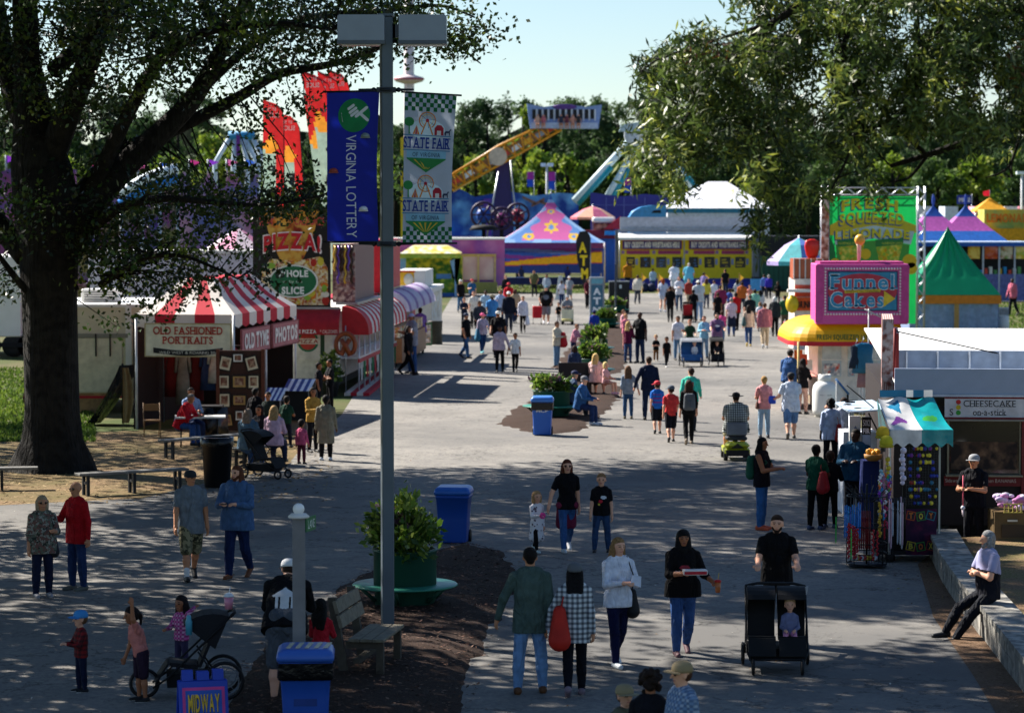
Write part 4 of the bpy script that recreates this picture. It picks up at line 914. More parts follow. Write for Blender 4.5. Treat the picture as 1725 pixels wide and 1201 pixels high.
hangsign('hanging_sign', 'cream sign with red wording on old fashioned portraits',C1+fr*1.28+Vector((0,-.06,1.95)),2.38,.90,M('#e2dcc0',rough=.7),[('OLD FASHIONED',(-.40,.66,.40,.90),rr_,.022,dict(serif=True)),('PORTRAITS',(-.29,.38,.29,.61),rr_,.022,dict(serif=True)),('WILD WEST & ROARING 20s',(-.33,.09,.33,.17),M('#d8d4c4'),.0,{})],M('#b9a878'),R(rz),ribbon)
for i,tx in enumerate(('OLD TYME', 'PHOTOS')):
 o=hangsign('hanging_sign', 'pinkish red side sign of the portrait tent reading '+tx.lower(),C1+sd*(1.9+i*3.6)+Vector((.12,0,2.0)),3.3,.68,M('#b06a6c',rough=.7),[(tx,(-.42,.18,.42,.82),M('#e8dcd4'),.045,{})],M('#7a2a30'),R(rz+90))
for i,(x,c,hgt,y)in enumerate(((-2.45, '#6e1a16',1.3,2.6),(-2.1, '#8d8a7c',1.5,2.5),(-1.75, '#5a1614',1.4,2.6),(-1.4, '#2b3f66',1.1,2.5),(-1.15, '#c9c6b8',.9,2.4),(-.9, '#6a5a44',1.2,2.5),(-.65, '#8a3f5a',1.0,2.4),(-.4, '#39503c',1.1,2.5))):
 p_=C1+fr*-x*1+sd*y;o=thing('costume',{0:'dark red coat',1:'pale grey gown',2:'crimson dress',3:'navy coat',4:'cream blouse',5:'tan jacket',6:'dusty pink dress',7:'dull green coat'}[i]+' hanging inside the portrait tent', 'costume',(p_.x,p_.y,0),R(rz), 'costumes on the tent rail')
 m=MB();m.loft([[(r_*math.cos(a),.5*r_*math.sin(a),z)for a in[2*math.pi*k/12 for k in range(12)]]for r_,z in((.22,2.0-hgt),(.19,2.05-hgt*.6),(.12,2.05-hgt*.25),(.17,2.0),(.05,2.1))]);m.build('garment',M(c,rough=.9,var=.3,bump=.5),o)
 for s in(-1,1):m=MB();m.tube([(s*.15,0,1.98),(s*.21,0,1.98-hgt*.4)],[.05,.04],6);m.build('sleeve',M(c,rough=.9,var=.3),o)
o=thing('clothes_rail', 'steel clothes rail inside the portrait tent', 'rail',C1+fr*1.4+sd*2.5,R(rz));m=MB();m.tube([(-1.25,0,0),(-1.25,0,2.14),(1.2,0,2.14),(1.2,0,0)],.02,6);m.build('tube_frame',steelm,o)
f=Fr(74,404);t=root_px(404,74, 'display_board', 'brown wooden display board covered with sepia picture frames', 'display board');wdm=M('#3d2117',rough=.7,var=.2,scale=6)
bx('board',t,wdm,f.x(364),f.x(446),0,.06,.12,f.z(590),bev=.01)
for x in(364,440):bx('side_post',t,M('#5a2d1c',rough=.7),f.x(x),f.x(x+6),-.05,-.002,0,f.z(588))
PF=[(380,612,18,22,12,0),(401,603,16,13,0,1),(424,612,18,22,-14,0),(377,643,17,21,0,0),(403,643,22,19,0,2),(427,643,17,21,0,0),(378,674,17,22,0,0),(403,674,21,16,0,2),(403,700,13,16,0,1),(382,708,16,19,-10,2)]
for px,py,w_,h_,a,kk in PF:
 m=MB();m.X=Matrix.Translation((f.x(px),-.02,f.z(py)))@Matrix.Rotation(R(a),4, 'Y');s=74/F_PX
 m.box(-w_*s*.6,w_*s*.6,-.02,0,-h_*s*.6,h_*s*.6);o=m.build('picture_frame',M('#1a120e',rough=.5),t)
 m2=MB();m2 .X=m.X;poly(m2,rect(-w_*s*.48,-h_*s*.48,w_*s*.48,h_*s*.48),-.024,M(['#cfc2a4', '#d8d4cc', '#b08a50'][kk],rough=.6));poly(m2,rect(-w_*s*.33,-h_*s*.30,w_*s*.33,h_*s*.36),-.027,pattern('blotch',['#5c3a2c', '#b89a7c', '#7c4a3c'],9));m2 .build('picture',None,o)
f=Fr(78,195);t=root_px(195,78, 'tarp_shelter', 'glossy dark blue tarp pulled down from the tent corner to the grass', 'tarp');m=MB();n=10;V=[]
for j in range(n+1):
 for i in range(n+1):
  u,v=i/n,j/n;xx=f.x(152+(205-152)*v**.8)+(f.x(238)-f.x(205))*u*(.4+.6*v)*1.1+.04*math.sin(u*14+v*3);V.append((xx,-1.1*(1-u)*(1-v*.6)+.05*math.sin(v*17+u*5),.02+(f.z(615))*v**.92))
m.add(V,[(j*(n+1)+i,j*(n+1)+i+1,(j+1)*(n+1)+i+1,(j+1)*(n+1)+i)for j in range(n)for i in range(n)],None,True);m.build('tarp',M('#13293c',rough=.22,var=.3,bump=.9,scale=4,spec=.6),t)
m=MB();V=[]
for j in range(9):
 for i in range(6):V.append((f.x(216)+(f.x(234)-f.x(216))*(i/5)*(.3+.7*math.sin((j/8)*2.4+.4)),-1.15+.05*math.sin(i*2),.1+1.5*j/8))
m.add(V,[(j*6+i,j*6+i+1,(j+1)*6+i+1,(j+1)*6+i)for j in range(8)for i in range(5)],None,True);m.build('curtain',M('#9a8260',rough=.9,bump=.4),t)
m=MB();m.tube([(f.x(207),-.1,0),(f.x(207),-.1,f.z(612))],.03,6);m.tube([(f.x(238),0,0),(f.x(238),0,f.z(612))],.03,6);m.build('pole',blk,t)
def fchair(px,py,label,c,rz=0):
 q=G(px,py);t=thing('folding_chair',label, 'chair',(q.x,q.y,0),R(rz));cm=M(c,rough=.6)
 bx('seat',t,cm,-.2,.2,-.2,.2,.43,.46);bx('backrest',t,cm,-.2,.2,.2,.22,.68,.86)
 for s in(-1,1):
  m=MB();m.tube([(s*.21,-.28,0),(s*.21,.22,.88)],.014,5);m.build('leg',cm,t);m=MB();m.tube([(s*.19,.24,0),(s*.19,-.16,.44)],.014,5);m.build('leg',cm,t)
 return t
fchair(256,737, 'wooden folding chair at the dark opening of the portrait tent', '#7a5a34',10)
q=G(352,742);t=thing('covered_table', 'high table under a shiny black cloth beside the display board', 'table',(q.x,q.y,0),0);bx('tabletop',t,blk,-.36,.36,-.3,.3,.86,.90);m=MB();m.lathe([(.52,0),(.49,.4),(.48,.859)],n=4,sy=.85);m.build('cloth',M('#0d0f14',rough=.25,bump=.5),t)
q=G(312,752);t=thing('picnic_table', 'small white topped picnic table at the man in the red jacket', 'table',(q.x+.25,q.y,0),R(6));bx('tabletop',t,M('#c8c8c4',rough=.5),-.5,.75,-.35,.35,.72,.76)
for x in(-.35,.55):m=MB();m.tube([(x,-.32,0),(x,.0,.72),(x,.32,0)],.02,6);m.build('leg',blk,t)
for i,(px,py,w_,lb)in enumerate(((463,655,30, 'low black sales stand with a striped blue and white awning beside the tent pole'),(505,640,42, 'second black sales stand with a wider striped awning near the pizza trailer'))):
 f=Fr(76+i*3,px);t=root_px(px,76+i*3, 'sales_stand',lb, 'stall',-8);s=(76+i*3)/F_PX;hw_=w_*s*.5;zt=f.z(py)
 bx('cabinet',t,M('#15161a',rough=.6),-hw_,hw_,0,.7,0,zt-.32);m=MB()
 for k in range(8):a,c=-hw_*1.1+k*hw_*2.2/8,-hw_*1.1+(k+1)*hw_*2.2/8;m.slab([(a,-.5,zt-.28),(c,-.5,zt-.28),(c,.3,zt),(a,.3,zt)],(0,0,.012),M('#dfe8f0' if k%2 else '#1c3c8a',rough=.5))
 m.build('awning',None,t);[bx('awning_post',t,steelm,s_*hw_-.015,s_*hw_+.015,-.45,-.42,0,zt-.26)for s_ in(-1,1)]
K=Vector((-5.48,90,0));rz=-3.9;t=thing('food_trailer', 'pizza trailer with curved red awning under a giant pizza sign', 'food trailer',K,R(rz));TL=11.5
f=Fr(90,0);zx=lambda px:At(px,CY,90).x-K.x
bx('body',t,M('#e4e2da',rough=.5),-2.45,-.02,.0,TL,.5,2.62);bx('chassis',t,dark,-2.3,-.2,.2,TL-.2,.2,.5)
bx('menu_panel',t,M('#e9e6dc',rough=.4),zx(492),zx(560),-.06,-.003,f.z(608),f.z(548));
m=MB();cx,cz=zx(519),f.z(575);g=M('#2d7a56');poly(m,ell(cx,cz,.34,.34),-.066,g);poly(m,ell(cx,cz,.27,.27),-.070,M('#c8463c'));poly(m,rect(cx-.36,cz-.09,cx+.36,cz+.09),-.074,M('#eae4da'));letters(m, 'PIZZA',(cx-.33,cz-.06,cx+.33,cz+.06),-.078,M('#b03a34'),.022);m.build('pizza_roundel',None,t)
bx('door_gap',t,M('#2c4a34'),zx(540),zx(547),-.064,-.061,f.z(600),f.z(552))
m=MB();pr=[(-.75*math.sin(R(a)),2.32+.62*math.cos(R(a))-.25)for a in range(0,91,15)];V=[];xs_=(-2.5,.1)
for y,z in pr:V+=[(xs_[0],y,z+.03),(xs_[1],y,z+.03)]
m.add(V+[(xs_[0],-.75,1.92),(xs_[1],-.75,1.92)],[(2*i,2*i+2,2*i+3,2*i+1)for i in range(len(pr))],None,True);m.build('front_awning',M('#b01e26',rough=.6,trans=.1),t)
m=MB();letters(m, 'SAUSAGE PIZZA',(-1.75,1.965,-.62,2.085),-.76,M('#f0e0dc'),.045);m.build('lettering',None,t);m=MB();letters(m, '* CALZONES',(-.5,1.965,.05,2.085),-.76,M('#e0b8b0'),.022);m.build('lettering',None,t)
m=MB();pr=[(.12+.85*math.sin(R(a)),2.05+.75*math.cos(R(a)))for a in range(0,91,15)];ns=22
for k in range(ns):
 y0,y1=-.2+k*TL/ns,-.2+(k+1)*TL/ns;V=[]
 for x,z in pr+[(.97,1.9)]:V+=[(x,y0,z),(x,y1,z)]
 m.add(V,[(2*i,2*i+1,2*i+3,2*i+2)[::-1]for i in range(len(pr))],RW[(k+1)%2]if k else M('#b01e26'),True)
m.add([(x,-.2,z)for x,z in pr]+[(.12,-.2,1.9),(.97,-.2,1.9)],[tuple(list(range(len(pr)))+[len(pr)+1,len(pr)])],M('#b01e26'));m.build('side_awning',None,t)
bx('counter',t,M('#c8ccd0',rough=.3,metal=.3),.0,.62,.2,TL-.4,1.12,1.17);bx('counter_front',t,red,.58,.64,.15,TL-.4,1.0,1.115)
for k in range(8):m=MB();m.tube([(.6,.3+k*TL/8,0),(.6,.3+k*TL/8,2.0)],.03,6);m.build('awning_post',M('#c8ccd4',rough=.3,metal=.4),t)
bx('serving_window',t,M('#3a2c22',rough=.3),-.015,.0,.4,TL-.5,1.2,1.9)
for k in range(14):m=MB();c=('#d8d4c8', '#1f7a48', '#c22a30')[k%3];y=.3+k*.75;m.add([(.65,y,1.0),(.65,y+.62,1.0),(.66,y+.5,.45),(.66,y+.1,.42)],[(0,1,2,3)],M(c,rough=.8,trans=.3));m.build('bunting',None,t)
f=Fr(90,0);x0,x1,z0,z1=zx(427)-.02,zx(556),f.z(517),f.z(349);t2=thing('billboard', 'giant black pizza billboard with red lettering and a green oval', 'billboard',K+Vector((0,-.1,0)),R(rz));bx('panel',t2,M('#120f10',rough=.5),x0,x1,0,.25,z0,z1);bx('base_beam',t2,M('#b8ada0'),x0,x1+.3,-.04,.2,z0-.14,z0-.003)
for x in(x0+.1,x1-.1):bx('support_post',t2,dark,x-.05,x+.05,.26,.36,z0-.6,z1)
U=lambda px,py:(zx(px),f.z(py));m=MB()
def PP(pts,y,c):poly(m,[U(*q)for q in pts],y,M(c,rough=.5,var=.1,scale=9)if isinstance(c,str)else c)
piz=pattern('blotch',['#c8641e', '#e8a032', '#8a2818', '#d8a84a'],2.2,.5);veg=pattern('blotch',['#c2421c', '#e08820', '#d8c040', '#a02818', '#e8d8b0'],5,.5)
PP([(444,358),(539,356),(528,400),(505,450),(478,450),(455,400)],-.004,piz);PP([(440,352),(470,356),(538,354),(540,362),(490,368),(444,362)],-.007, '#c88a2c')
PP([(440,458),(456,436),(500,440),(540,432),(553,452),(553,514),(440,514)],-.007,veg)
for i in range(26):a=random.uniform(442,551),random.uniform(440,511);PP(ell(a[0],a[1],random.uniform(4,9),random.uniform(4,8),10),-.010-.0012*i,random.choice(['#d8c23a', '#c8341c', '#e07a20', '#e8dcc8', '#8ab03a', '#b82818', '#f0ead8']))
m.build('pizza_picture',None,t2);m=MB()
cx,cy=495,474;PP(ell(cx,cy,42,28,40),-.050, '#e8e8e0');PP(ell(cx,cy,39,25.5,40),-.054, '#1d6b42');m.build('oval',None,t2);m=MB()
def LT(tx,a,b_,c,d,y,mt,off=.022,**kw):
 p0,p1=U(a,d),U(c,b_);letters(m,tx,(p0[0],p0[1],p1[0],p1[1]),y,mt,off,**kw)
m.build('oval_lettering',None,t2)if 0 else None;LT('WHOLE',467,455,520,467,-.058,M('#f0f0ea'),.045);LT('or by the',477,472,510,478,-.058,M('#c8d8c8'),0.0);LT('SLICE',475,483,513,496,-.058,M('#f0f0ea'),.045)
m.build('oval_lettering',None,t2);m=MB();LT('PIZZA!',443.5,396,543.5,428.5,-.056,M('#f4e8e4'),.045,arc=.12);LT('PIZZA!',445,398,541,426,-.062,M('#c8202c'),.045,arc=.12);m.build('lettering',None,t2);m=MB();LT('HOT',438,367,462,380,-.016,M('#c84a42'),.045);LT('CALZONES',497,366,547,380,-.016,M('#c84a42'),.045)
m.build('lettering',None,t2)
t3=thing('roof_sign', 'tall roof sign with twisted gold garlands along the pizza trailer side', 'sign',K+Vector((.05,.3,0)),R(rz));L3=7.0;zs0,zs1=2.9,4.75
bx('panel',t3,pattern('stripesy',['#a08a80', '#7c5a58', '#b8a898'],1.6),-.12,.2,.3,.3+L3,zs0,zs1)
bx('end_cap',t3,pattern('blotch',['#a88880', '#8a3c34', '#c8b4a8', '#6a4a50'],5),-.3,.42,.25,.295,zs0,zs1)
for k in range(6):
 y=.6+k*1.1;m=MB();m.tube([(-.22+k*.11+.03*math.sin(j*1.6),.18+.03*math.cos(j*1.6),zs1-.05-j*.1)for j in range(13 if k%2 else 9)],.035,6);m.tube([(.3+.05*math.sin(j*1.1),y+.1*math.cos(j*1.1),zs1-.05-j*.11)for j in range(12)],.05,6)if 0 else None;m.build('garland',M(['#c8a23a', '#6a4aa8', '#3c2c24'][k%3],rough=.35,metal=.3),t3)
bx('ledge',t3,steelm,-.2,.5,.2,.3+L3,zs0-.08,zs0-.003)
p_=At(583,CY,89.3);o=thing('pretzel_prop', 'giant brown pretzel model at the pizza trailer corner', 'prop',(p_.x,89.0,1.62));m=MB();P=[]
for k in range(41):a=R(k*9);P.append((.33*math.sin(2*a)*.75+.26*math.sin(a)*.5,.03*math.cos(3*a),.42*math.cos(a)-.05*math.cos(2*a)))
P=[(.30*math.sin(R(a))*(1.0 if abs(a)<130 else.8),.02,.36*math.cos(R(a)))for a in range(-150,151,12)]
P=[(-.14,-.06,.18),(.05,-.07,-.1)]+[(p[0],p[1],p[2])for p in P[::-1]]+[(-.05,.06,-.1),(.14,.05,.18)]
m.tube(P,.075,10);m.build('pretzel',M('#8a3f1c',rough=.35,var=.25),o);m=MB();m.tube([(0,.1,-1.6),(0,.1,.6)],.02,6);m.build('post',steelm,o)
P=[G(583,668),G(612,668),G(652,636),G(640,628)];c0=P[0].copy();t=thing('ramp_platform', 'red and white striped low platform in front of the pizza trailer', 'platform',(c0 .x,c0 .y,0));m=MB();a,b_,c,d=[q-c0 for q in(G(580,668),G(622,668),G(662,634),G(630,630))]
for i in range(4):lerp=lambda p,q,s:p+(q-p)*s;m.slab([lerp(a,b_,i/4)+Vector((0,0,.02)),lerp(a,b_,(i+1)/4)+Vector((0,0,.02)),lerp(d,c,(i+1)/4)+Vector((0,0,.02)),lerp(d,c,i/4)+Vector((0,0,.02))],(0,0,.10),RW[(i+1)%2])
m.build('platform_top',None,t)
for i,(px,py,lb)in enumerate(((556,668, 'dark potted shrub at the near end of the pizza counter'),(628,622, 'light green potted shrub at the far end of the pizza counter'),(642,615, 'bushy potted shrub behind the light pole'))):
 q=G(px,py);t=thing('potted_shrub',lb, 'plant',(q.x,q.y,0),0, 'potted shrubs at the pizza trailer');m=MB();m.lathe([(.22,0),(.3,.45),(.32,.46),(.26,.46)],n=16);m.build('pot',M('#23262a'),t);m=MB();m.tube([(0,0,.4),(0,0,1.0)],.03,5);m.build('stem',M('#4a3a2a'),t);plant_mass(t, 'foliage',.35,.9,700,.16,.5,30+i,wts=(3,1,5,1,0)if i==0 else(3,5,1,3,0))
FL=[(441,487,168,302,0, 'first red and green feather flag from the left, standing low'),(478,512,190,302,4, 'short feather flag between the two tall ones'),(487,548,118,300,16, 'tall leaning feather flag with large black letters'),(528,562,124,300,8, 'tall feather flag beside the leaning one'),(548,577,120,300,6, 'narrow feather flag behind the blue banner'),(562,594,117,300,6, 'rightmost feather flag, mostly behind the blue banner'),(524,552,160,300,9, 'lower feather flag with orange slice behind the branch')]
gr_,rd_,og_=M('#9ab4a4',rough=.7,trans=.4),M('#c42a2c',rough=.7,trans=.4),M('#e69a34',rough=.7,trans=.4)
for i,(xa,xb,yt,yb,ln,lb)in enumerate(FL):
 Y=103+i*1.3;f=Fr(Y,xb);t=root_px(xb-8,Y, 'feather_flag',lb, 'flag',0, 'feather flags over the pizza trailer');s=Y/F_PX;W2=.74;zt=f.z(yt);lean=-.0
 sh=math.tan(R(ln));zb=3.3;px_=lambda z:-(z-0)*0+(zt-z)*sh*.9-(zt)*sh*.0
 top=lambda z:W2*math.sqrt(max(0,1-max(0,(z-(zt-W2*.9))/(W2*.9))**2))
 nz=40;m=MB();V=[]
 for j in range(nz+1):
  z=zb+(zt-zb)*j/nz
  for k in range(9):u=k/8;V.append((px_(z)-W2+(top(z))*u,.06*math.sin(u*3+z*1.5),z))
 for j in range(nz):
  for k in range(8):
   v=j/nz;mt=rd_ if(v>.74 or k>=4+(1-v)*1.5)else gr_
   if((v-.73)/.05)**2+((k-2.5)/2.6)**2<1:mt=og_
   q=(j*9+k,j*9+k+1,j*9+10+k,j*9+9+k);m.f.append(q);m.mi.append(m.m(mt));m.sm.append(True)
 m.v=V;m.build('cloth',None,t);m=MB();P=[(px_(0),.0,0)]+[(px_(z)-W2+top(z)+.02,0,z)for z in[zb+(zt-zb)*j/20 for j in range(21)]]+[(px_(zt)-W2,0,zt)];m.tube(P,.02,6);m.build('pole',M('#26282c',metal=.5,rough=.4),t)
 m=MB();
 for k,ch in enumerate('PIZZA'):z=zb+(zt-zb)*(.62-.13*k)-.25;letters(m,ch,(px_(z)-W2*.80,z,px_(z)-W2*.38,z+.34),-.09,M('#2c2a2a'),.045,mirror=True)
 z=zt-W2*.75;letters(m, 'SLICE',(px_(z)-W2*.86,z-.1,px_(z)-W2*.2,z+.08),-.09,M('#e8d8d0'),.022,mirror=True);letters(m, 'BY THE',(px_(z)-W2*.86,z+.14,px_(z)-W2*.35,z+.26),-.09,M('#e8d8d0'),.022,mirror=True);m.build('lettering',None,t)
K=Vector((-4.55,104,0));t=thing('food_trailer', 'red food trailer with rounded white awning behind the light pole', 'food trailer',K,R(-3));bx('body',t,M('#a81c34',rough=.5),-2.6,-.02,0,12,.45,2.6);bx('display_counter',t,M('#8a5a34',rough=.5),.0,.5,.3,11,.2,1.1)
m=MB();pr=[(.02+.8*math.sin(R(a)),2.1+.75*math.cos(R(a)))for a in range(0,91,15)]
for k in range(12):
 V=[]
 for x,z in pr:V+=[(x,-.1+k,z),(x,.9+k,z)]
 m.add(V,[(2*i,2*i+1,2*i+3,2*i+2)[::-1]for i in range(len(pr)-1)],M('#c6bfd8' if k%3 else '#8a6aa8',rough=.6,trans=.25),True)
m.add([(x,-.1,z)for x,z in pr]+[(.02,-.1,2.1)],[tuple(range(len(pr)+1))],M('#c0b8d0'));m.build('awning',None,t);bx('window',t,M('#4a3018',rough=.4),-.015,0,1,10.5,1.15,2.0)
for k in range(7):bx('product_shelf',t,pattern('blotch',['#d8a83a', '#7a9a3a', '#c85a2c', '#e8e0c8'],8),.05,.4,.5+k*1.5,1.5+k*1.5,1.12,1.5)
t=thing('lit_sign', 'tall red sign edged with bulbs beyond the pizza billboard', 'sign',K+Vector((-.5,1.5,0)),R(-3));bx('panel',t,M('#c41a2c',rough=.5),-.7,.45,0,5,2.75,4.7,bev=.03)
m=MB();[m.ball((x,-.03,2.85+j*.15),.035,n=5)for x in(-.6,-.12,.35)for j in range(12)];m.build('bulb',M('#f6e8b8',rough=.3),t);m=MB();[m.ball((.48,.3+k*.35,z),.035,n=5)for k in range(13)for z in(2.85,4.6)];m.build('bulb',M('#f6e8b8',rough=.3),t)
f=Fr(126,700);t=root_px(700,126, 'food_stall', 'small white stall with a yellow picture sign on its flat roof', 'stall',-3);bx('body',t,M('#d4d2c8',rough=.5,var=.1),f.x(672),f.x(727),0,6,.0,f.z(492));bx('roof',t,white,f.x(662),f.x(730),-.5,6.2,f.z(492)+.003,f.z(485))
bx('side_print',t,pattern('blotch',['#d4d2c8', '#b8a898', '#d8c8a0', '#e0e0dc'],1.5),f.x(727)+.004,f.x(727)+.02,.1,5.9,.9,f.z(495));o=bx('sign_box',t,white,f.x(668),f.x(716),.2,4.5,f.z(484)+.003,f.z(456));bx('picture',o,M('#e6b22a',rough=.5),f.x(670),f.x(697),.17,.197,f.z(481),f.z(459));bx('frame_top',o,M('#cc3a24'),f.x(668),f.x(699),.15,.197,f.z(459)+.002,f.z(456));m=MB();m.ball((f.x(688),.15,f.z(471)),.22,n=8,sy=.2,sz=1.2);m.build('emblem',M('#d8d4c4'),o)
for px,py,w_,h_,c,lb in((703,592,12,36, '#e2e2de', 'white menu board standing before the small stall'),(721,584,13,40, '#3a6a44', 'green framed menu board beside the barrel')):
 q=G(px,py);s=q.y/F_PX;t=thing('menu_board',lb, 'sign',(q.x,q.y,0),R(-20), 'menu boards');bx('board',t,M(c),-w_*s/2,w_*s/2,0,.05,.05,h_*s);bx('print',t,pattern('blotch',['#e0dcd0', '#b89a6a', '#8a8a80'],6),-w_*s*.4,w_*s*.4,-.012,-.003,.15,h_*s*.93)
q=G(733,581);t=thing('barrel', 'dark olive waste barrel at the end of the left stall row', 'barrel',(q.x,q.y+.3,0));m=MB();m.lathe([(.30,0),(.31,.05),(.29,.5),(.31,.95),(.32,1.02),(.26,1.02)],n=20);m.build('drum',M('#2c2a1c',rough=.5),t);m=MB();[m.torus((0,0,z),.305,.015,20,5)for z in(.32,.66)];m.build('hoop',M('#3a3828'),t)
f=Fr(186,724);t=root_px(724,186, 'game_stall', 'pale blue lemonade stall with leafy green and yellow prints', 'stall');x0,x1=f.x(674),f.x(777);lem=pattern('blotch',['#5c8a2c', '#a8b83a', '#d8c83a', '#3c6a2c'],1.2)
bx('back_wall',t,lem,x0,x1,4,4.1,0,f.z(432));bx('counter',t,lem,x0+.3,x1-.4,0,.6,.25,f.z(470));bx('skirt',t,M('#2c5a9a'),x0+.3,x1-.4,-.02,.6,0,.245)
for a,c in((674,684),(766,777)):m=MB();m.prism([(f.x(a),0),(f.x(c)-.1,0),(f.x(c)if a<700 else f.x(a)-.3,f.z(440)),(f.x(c),f.z(430)),(f.x(a),f.z(430))],-.1,.05);m.build('side_post',M('#8cb4d0',rough=.6),t)
bx('fascia',t,pattern('blotch',['#8aa83a', '#a8c04a', '#c8c850'],2),x0,x1,-.3,-.2,f.z(435),f.z(427));m=MB();m.loft([[(x0,-.4,f.z(427)),(x1,-.4,f.z(427)),(x1,4.3,f.z(427)),(x0,4.3,f.z(427))],[(x0+.8,1,f.z(414)),(x1-.9,1,f.z(414)),(x1-.9,3,f.z(414)),(x0+.8,3,f.z(414))]],smooth=False);m.build('roof',pattern('blotch',['#e0e0d0', '#d8c860', '#e8e8e0', '#c8b84a'],1.5,trans=.2),t)
bx('shelf',t,M('#5a88b8'),f.x(735),f.x(760),.2,1,f.z(470)+.004,f.z(462))
f=Fr(194,805);t=root_px(805,194, 'show_trailer', 'long pink and violet show trailer left of the star tent', 'trailer');pk=pattern('blotch',['#b8508a', '#c868a8', '#8a4aa0', '#c87ab0'],.35)
bx('body',t,pk,f.x(640),f.x(850),0,3,f.z(435),f.z(404));bx('lower_body',t,pattern('blotch',['#c87a9a', '#9a6ab8'],.5),f.x(640),f.x(850),.02,3,.5,f.z(435)-.003);bx('roof_edge',t,white,f.x(639),f.x(851),-.1,3.1,f.z(404)+.003,f.z(401));bx('entrance_panel',t,pattern('blotch',['#e0b8b4', '#d8a8a8', '#e8c8c0'],.6),f.x(780),f.x(832),-.15,-.01,.9,f.z(432));bx('entrance_frame',t,M('#d8b060'),f.x(778),f.x(836),-.25,-.16,f.z(432),f.z(428))
for x in(779,806,834):bx('post',t,M('#d8b878'),f.x(x)-.06,f.x(x)+.06,-.3,-.2,0,f.z(430))
bx('step_platform',t,M('#8a8a50'),f.x(778),f.x(838),-1.2,-.3,.05,.75)
f=Fr(205,929);t=root_px(929,205, 'canopy_tent', 'blue and pink peaked tent printed with yellow stars', 'tent');hw_=(f.x(1020)-f.x(838))/2;EZ=f.z(409);PK=At(CX,325,209).z;cxm=(f.x(1020)+f.x(838))/2
ms=[M(c,rough=.5,var=.05,trans=.12)for c in('#5c8ac8', '#c860a0', '#e8bc3a', '#2c5aa8', '#8ab0dc', '#4a2a7a')]
S1=star(0,.31,.165,6,.5);S2=star(0,.31,.075,6,.6)
def fn(u,v):
 x=(u-.5)*2*(1-v)**1.7;z=v
 if inpoly(x,z,[(a,.0+b_*1)for a,b_ in S2]):return 0
 if inpoly(x,z,S1):return 2
 for cx,cz,r in((-.42,.12,.11),(.42,.12,.11),(0,.62,.07)):
  d=math.hypot(x-cx,(z-cz)*1.6)
  if d<r*.45:return 0
  if d<r:return 2
 a=abs(x);
 if z>.86:return 3
 edge=.11+.55*max(0,.78-z)**1.25+.06*math.sin(z*26)
 if z<.07 and int((x+2)*3)%2:return 4
 return 1 if a<edge and z<.8 and z>.05 else(4 if(1-v)**1.7-a<.09 else 0)
for a in range(4):
 ca,sa=math.cos(a*math.pi/2),math.sin(a*math.pi/2)
 def sf(u,v,ca=ca,sa=sa):
  r_=hw_*(1-v)**1.7;x,y=(u-.5)*2*r_,-r_;return(cxm+x*ca-y*sa,4+x*sa+y*ca,EZ+(PK-EZ)*v)
 raster(t, 'roof_panel',sf,56,44,fn,ms)
 m=MB();V=[(-hw_,-hw_,EZ-.02),(hw_,-hw_,EZ-.02),(hw_,-hw_,EZ-.42),(-hw_,-hw_,EZ-.42)];m.add([(cxm+x*ca-y*sa,4+x*sa+y*ca,z)for x,y,z in V],[(0,3,2,1)],M('#6a2a78',rough=.6));m.build('valance',None,t)
m=MB();m.ball((cxm,4,PK),.08,n=6);m.tube([(cxm,4,PK),(cxm,4,PK+.3)],.03,6);m.build('finial',M('#c8d0dc'),t)
for sx in(-1,1):
 for y in(4-hw_,4+hw_):m=MB();m.tube([(cxm+sx*hw_*.98,y,0),(cxm+sx*hw_*.98,y,EZ)],.06,6);m.build('pole',M('#c8c0c8',rough=.4),t)
wm=[M(c,rough=.6,trans=.1)for c in('#2c58b8', '#7a3a98', '#d8b02a', '#c85a3a', '#24408a', '#5a7ac8')]
def wf(u,v):
 lo_,hi_=.26+.12*u,.40+.42*u
 if v<lo_:return 4
 if v<hi_:return 3 if v<lo_+.03 or v>hi_-.03 else 2
 return[0,5,1,0,1][int(max(0,(v*7+u*2))%5)]
raster(t, 'back_wall',lambda u,v:(cxm-hw_+2*hw_*u,4+hw_-.3,.9+(EZ-.9-.35)*v),50,30,wf,wm,False)
o=root_px(925,204, 'long_table', 'long table under a dark blue skirt inside the star tent', 'table');bx('tabletop',o,M('#28487c'),-3.1,3.1,.9,1.5,.74,.78);bx('table_skirt',o,M('#1c2c58',rough=.9,bump=.3),-3.1,3.1,.92,1.48,.25,.739)
m=MB();[m.box(x,x+.05,1,1.4,0,.25)for x in(-3,-1,1,2.95)];m.build('leg',steelm,o)
f=Fr(188,985);t=root_px(992,188, 'feather_flag', 'black feather flag with yellow letters beside the star tent', 'flag');P=[(994,497),(994,400),(988,391),(976,393),(970,408),(972,440),(980,470),(985,497)];m=MB();m.slab([(f.x(a)-f.x(992),.02*math.sin(a),f.z(b_)+.1)for a,b_ in P],(0,.02,0));m.build('cloth',M('#16171a',rough=.6),t)
m=MB()
for k,ch in enumerate('ATM'):y0=408+k*22;letters(m,ch,(f.x(974.5+k*2.2)-f.x(992),f.z(y0+18),f.x(988+k*1.2)-f.x(992),f.z(y0)),-.04,M('#f0d020'),.045)
m.build('lettering',None,t);m=MB();m.tube([(.1,0,0),(.1,0,f.z(400))],.03,6);m.build('pole',steelm,t)
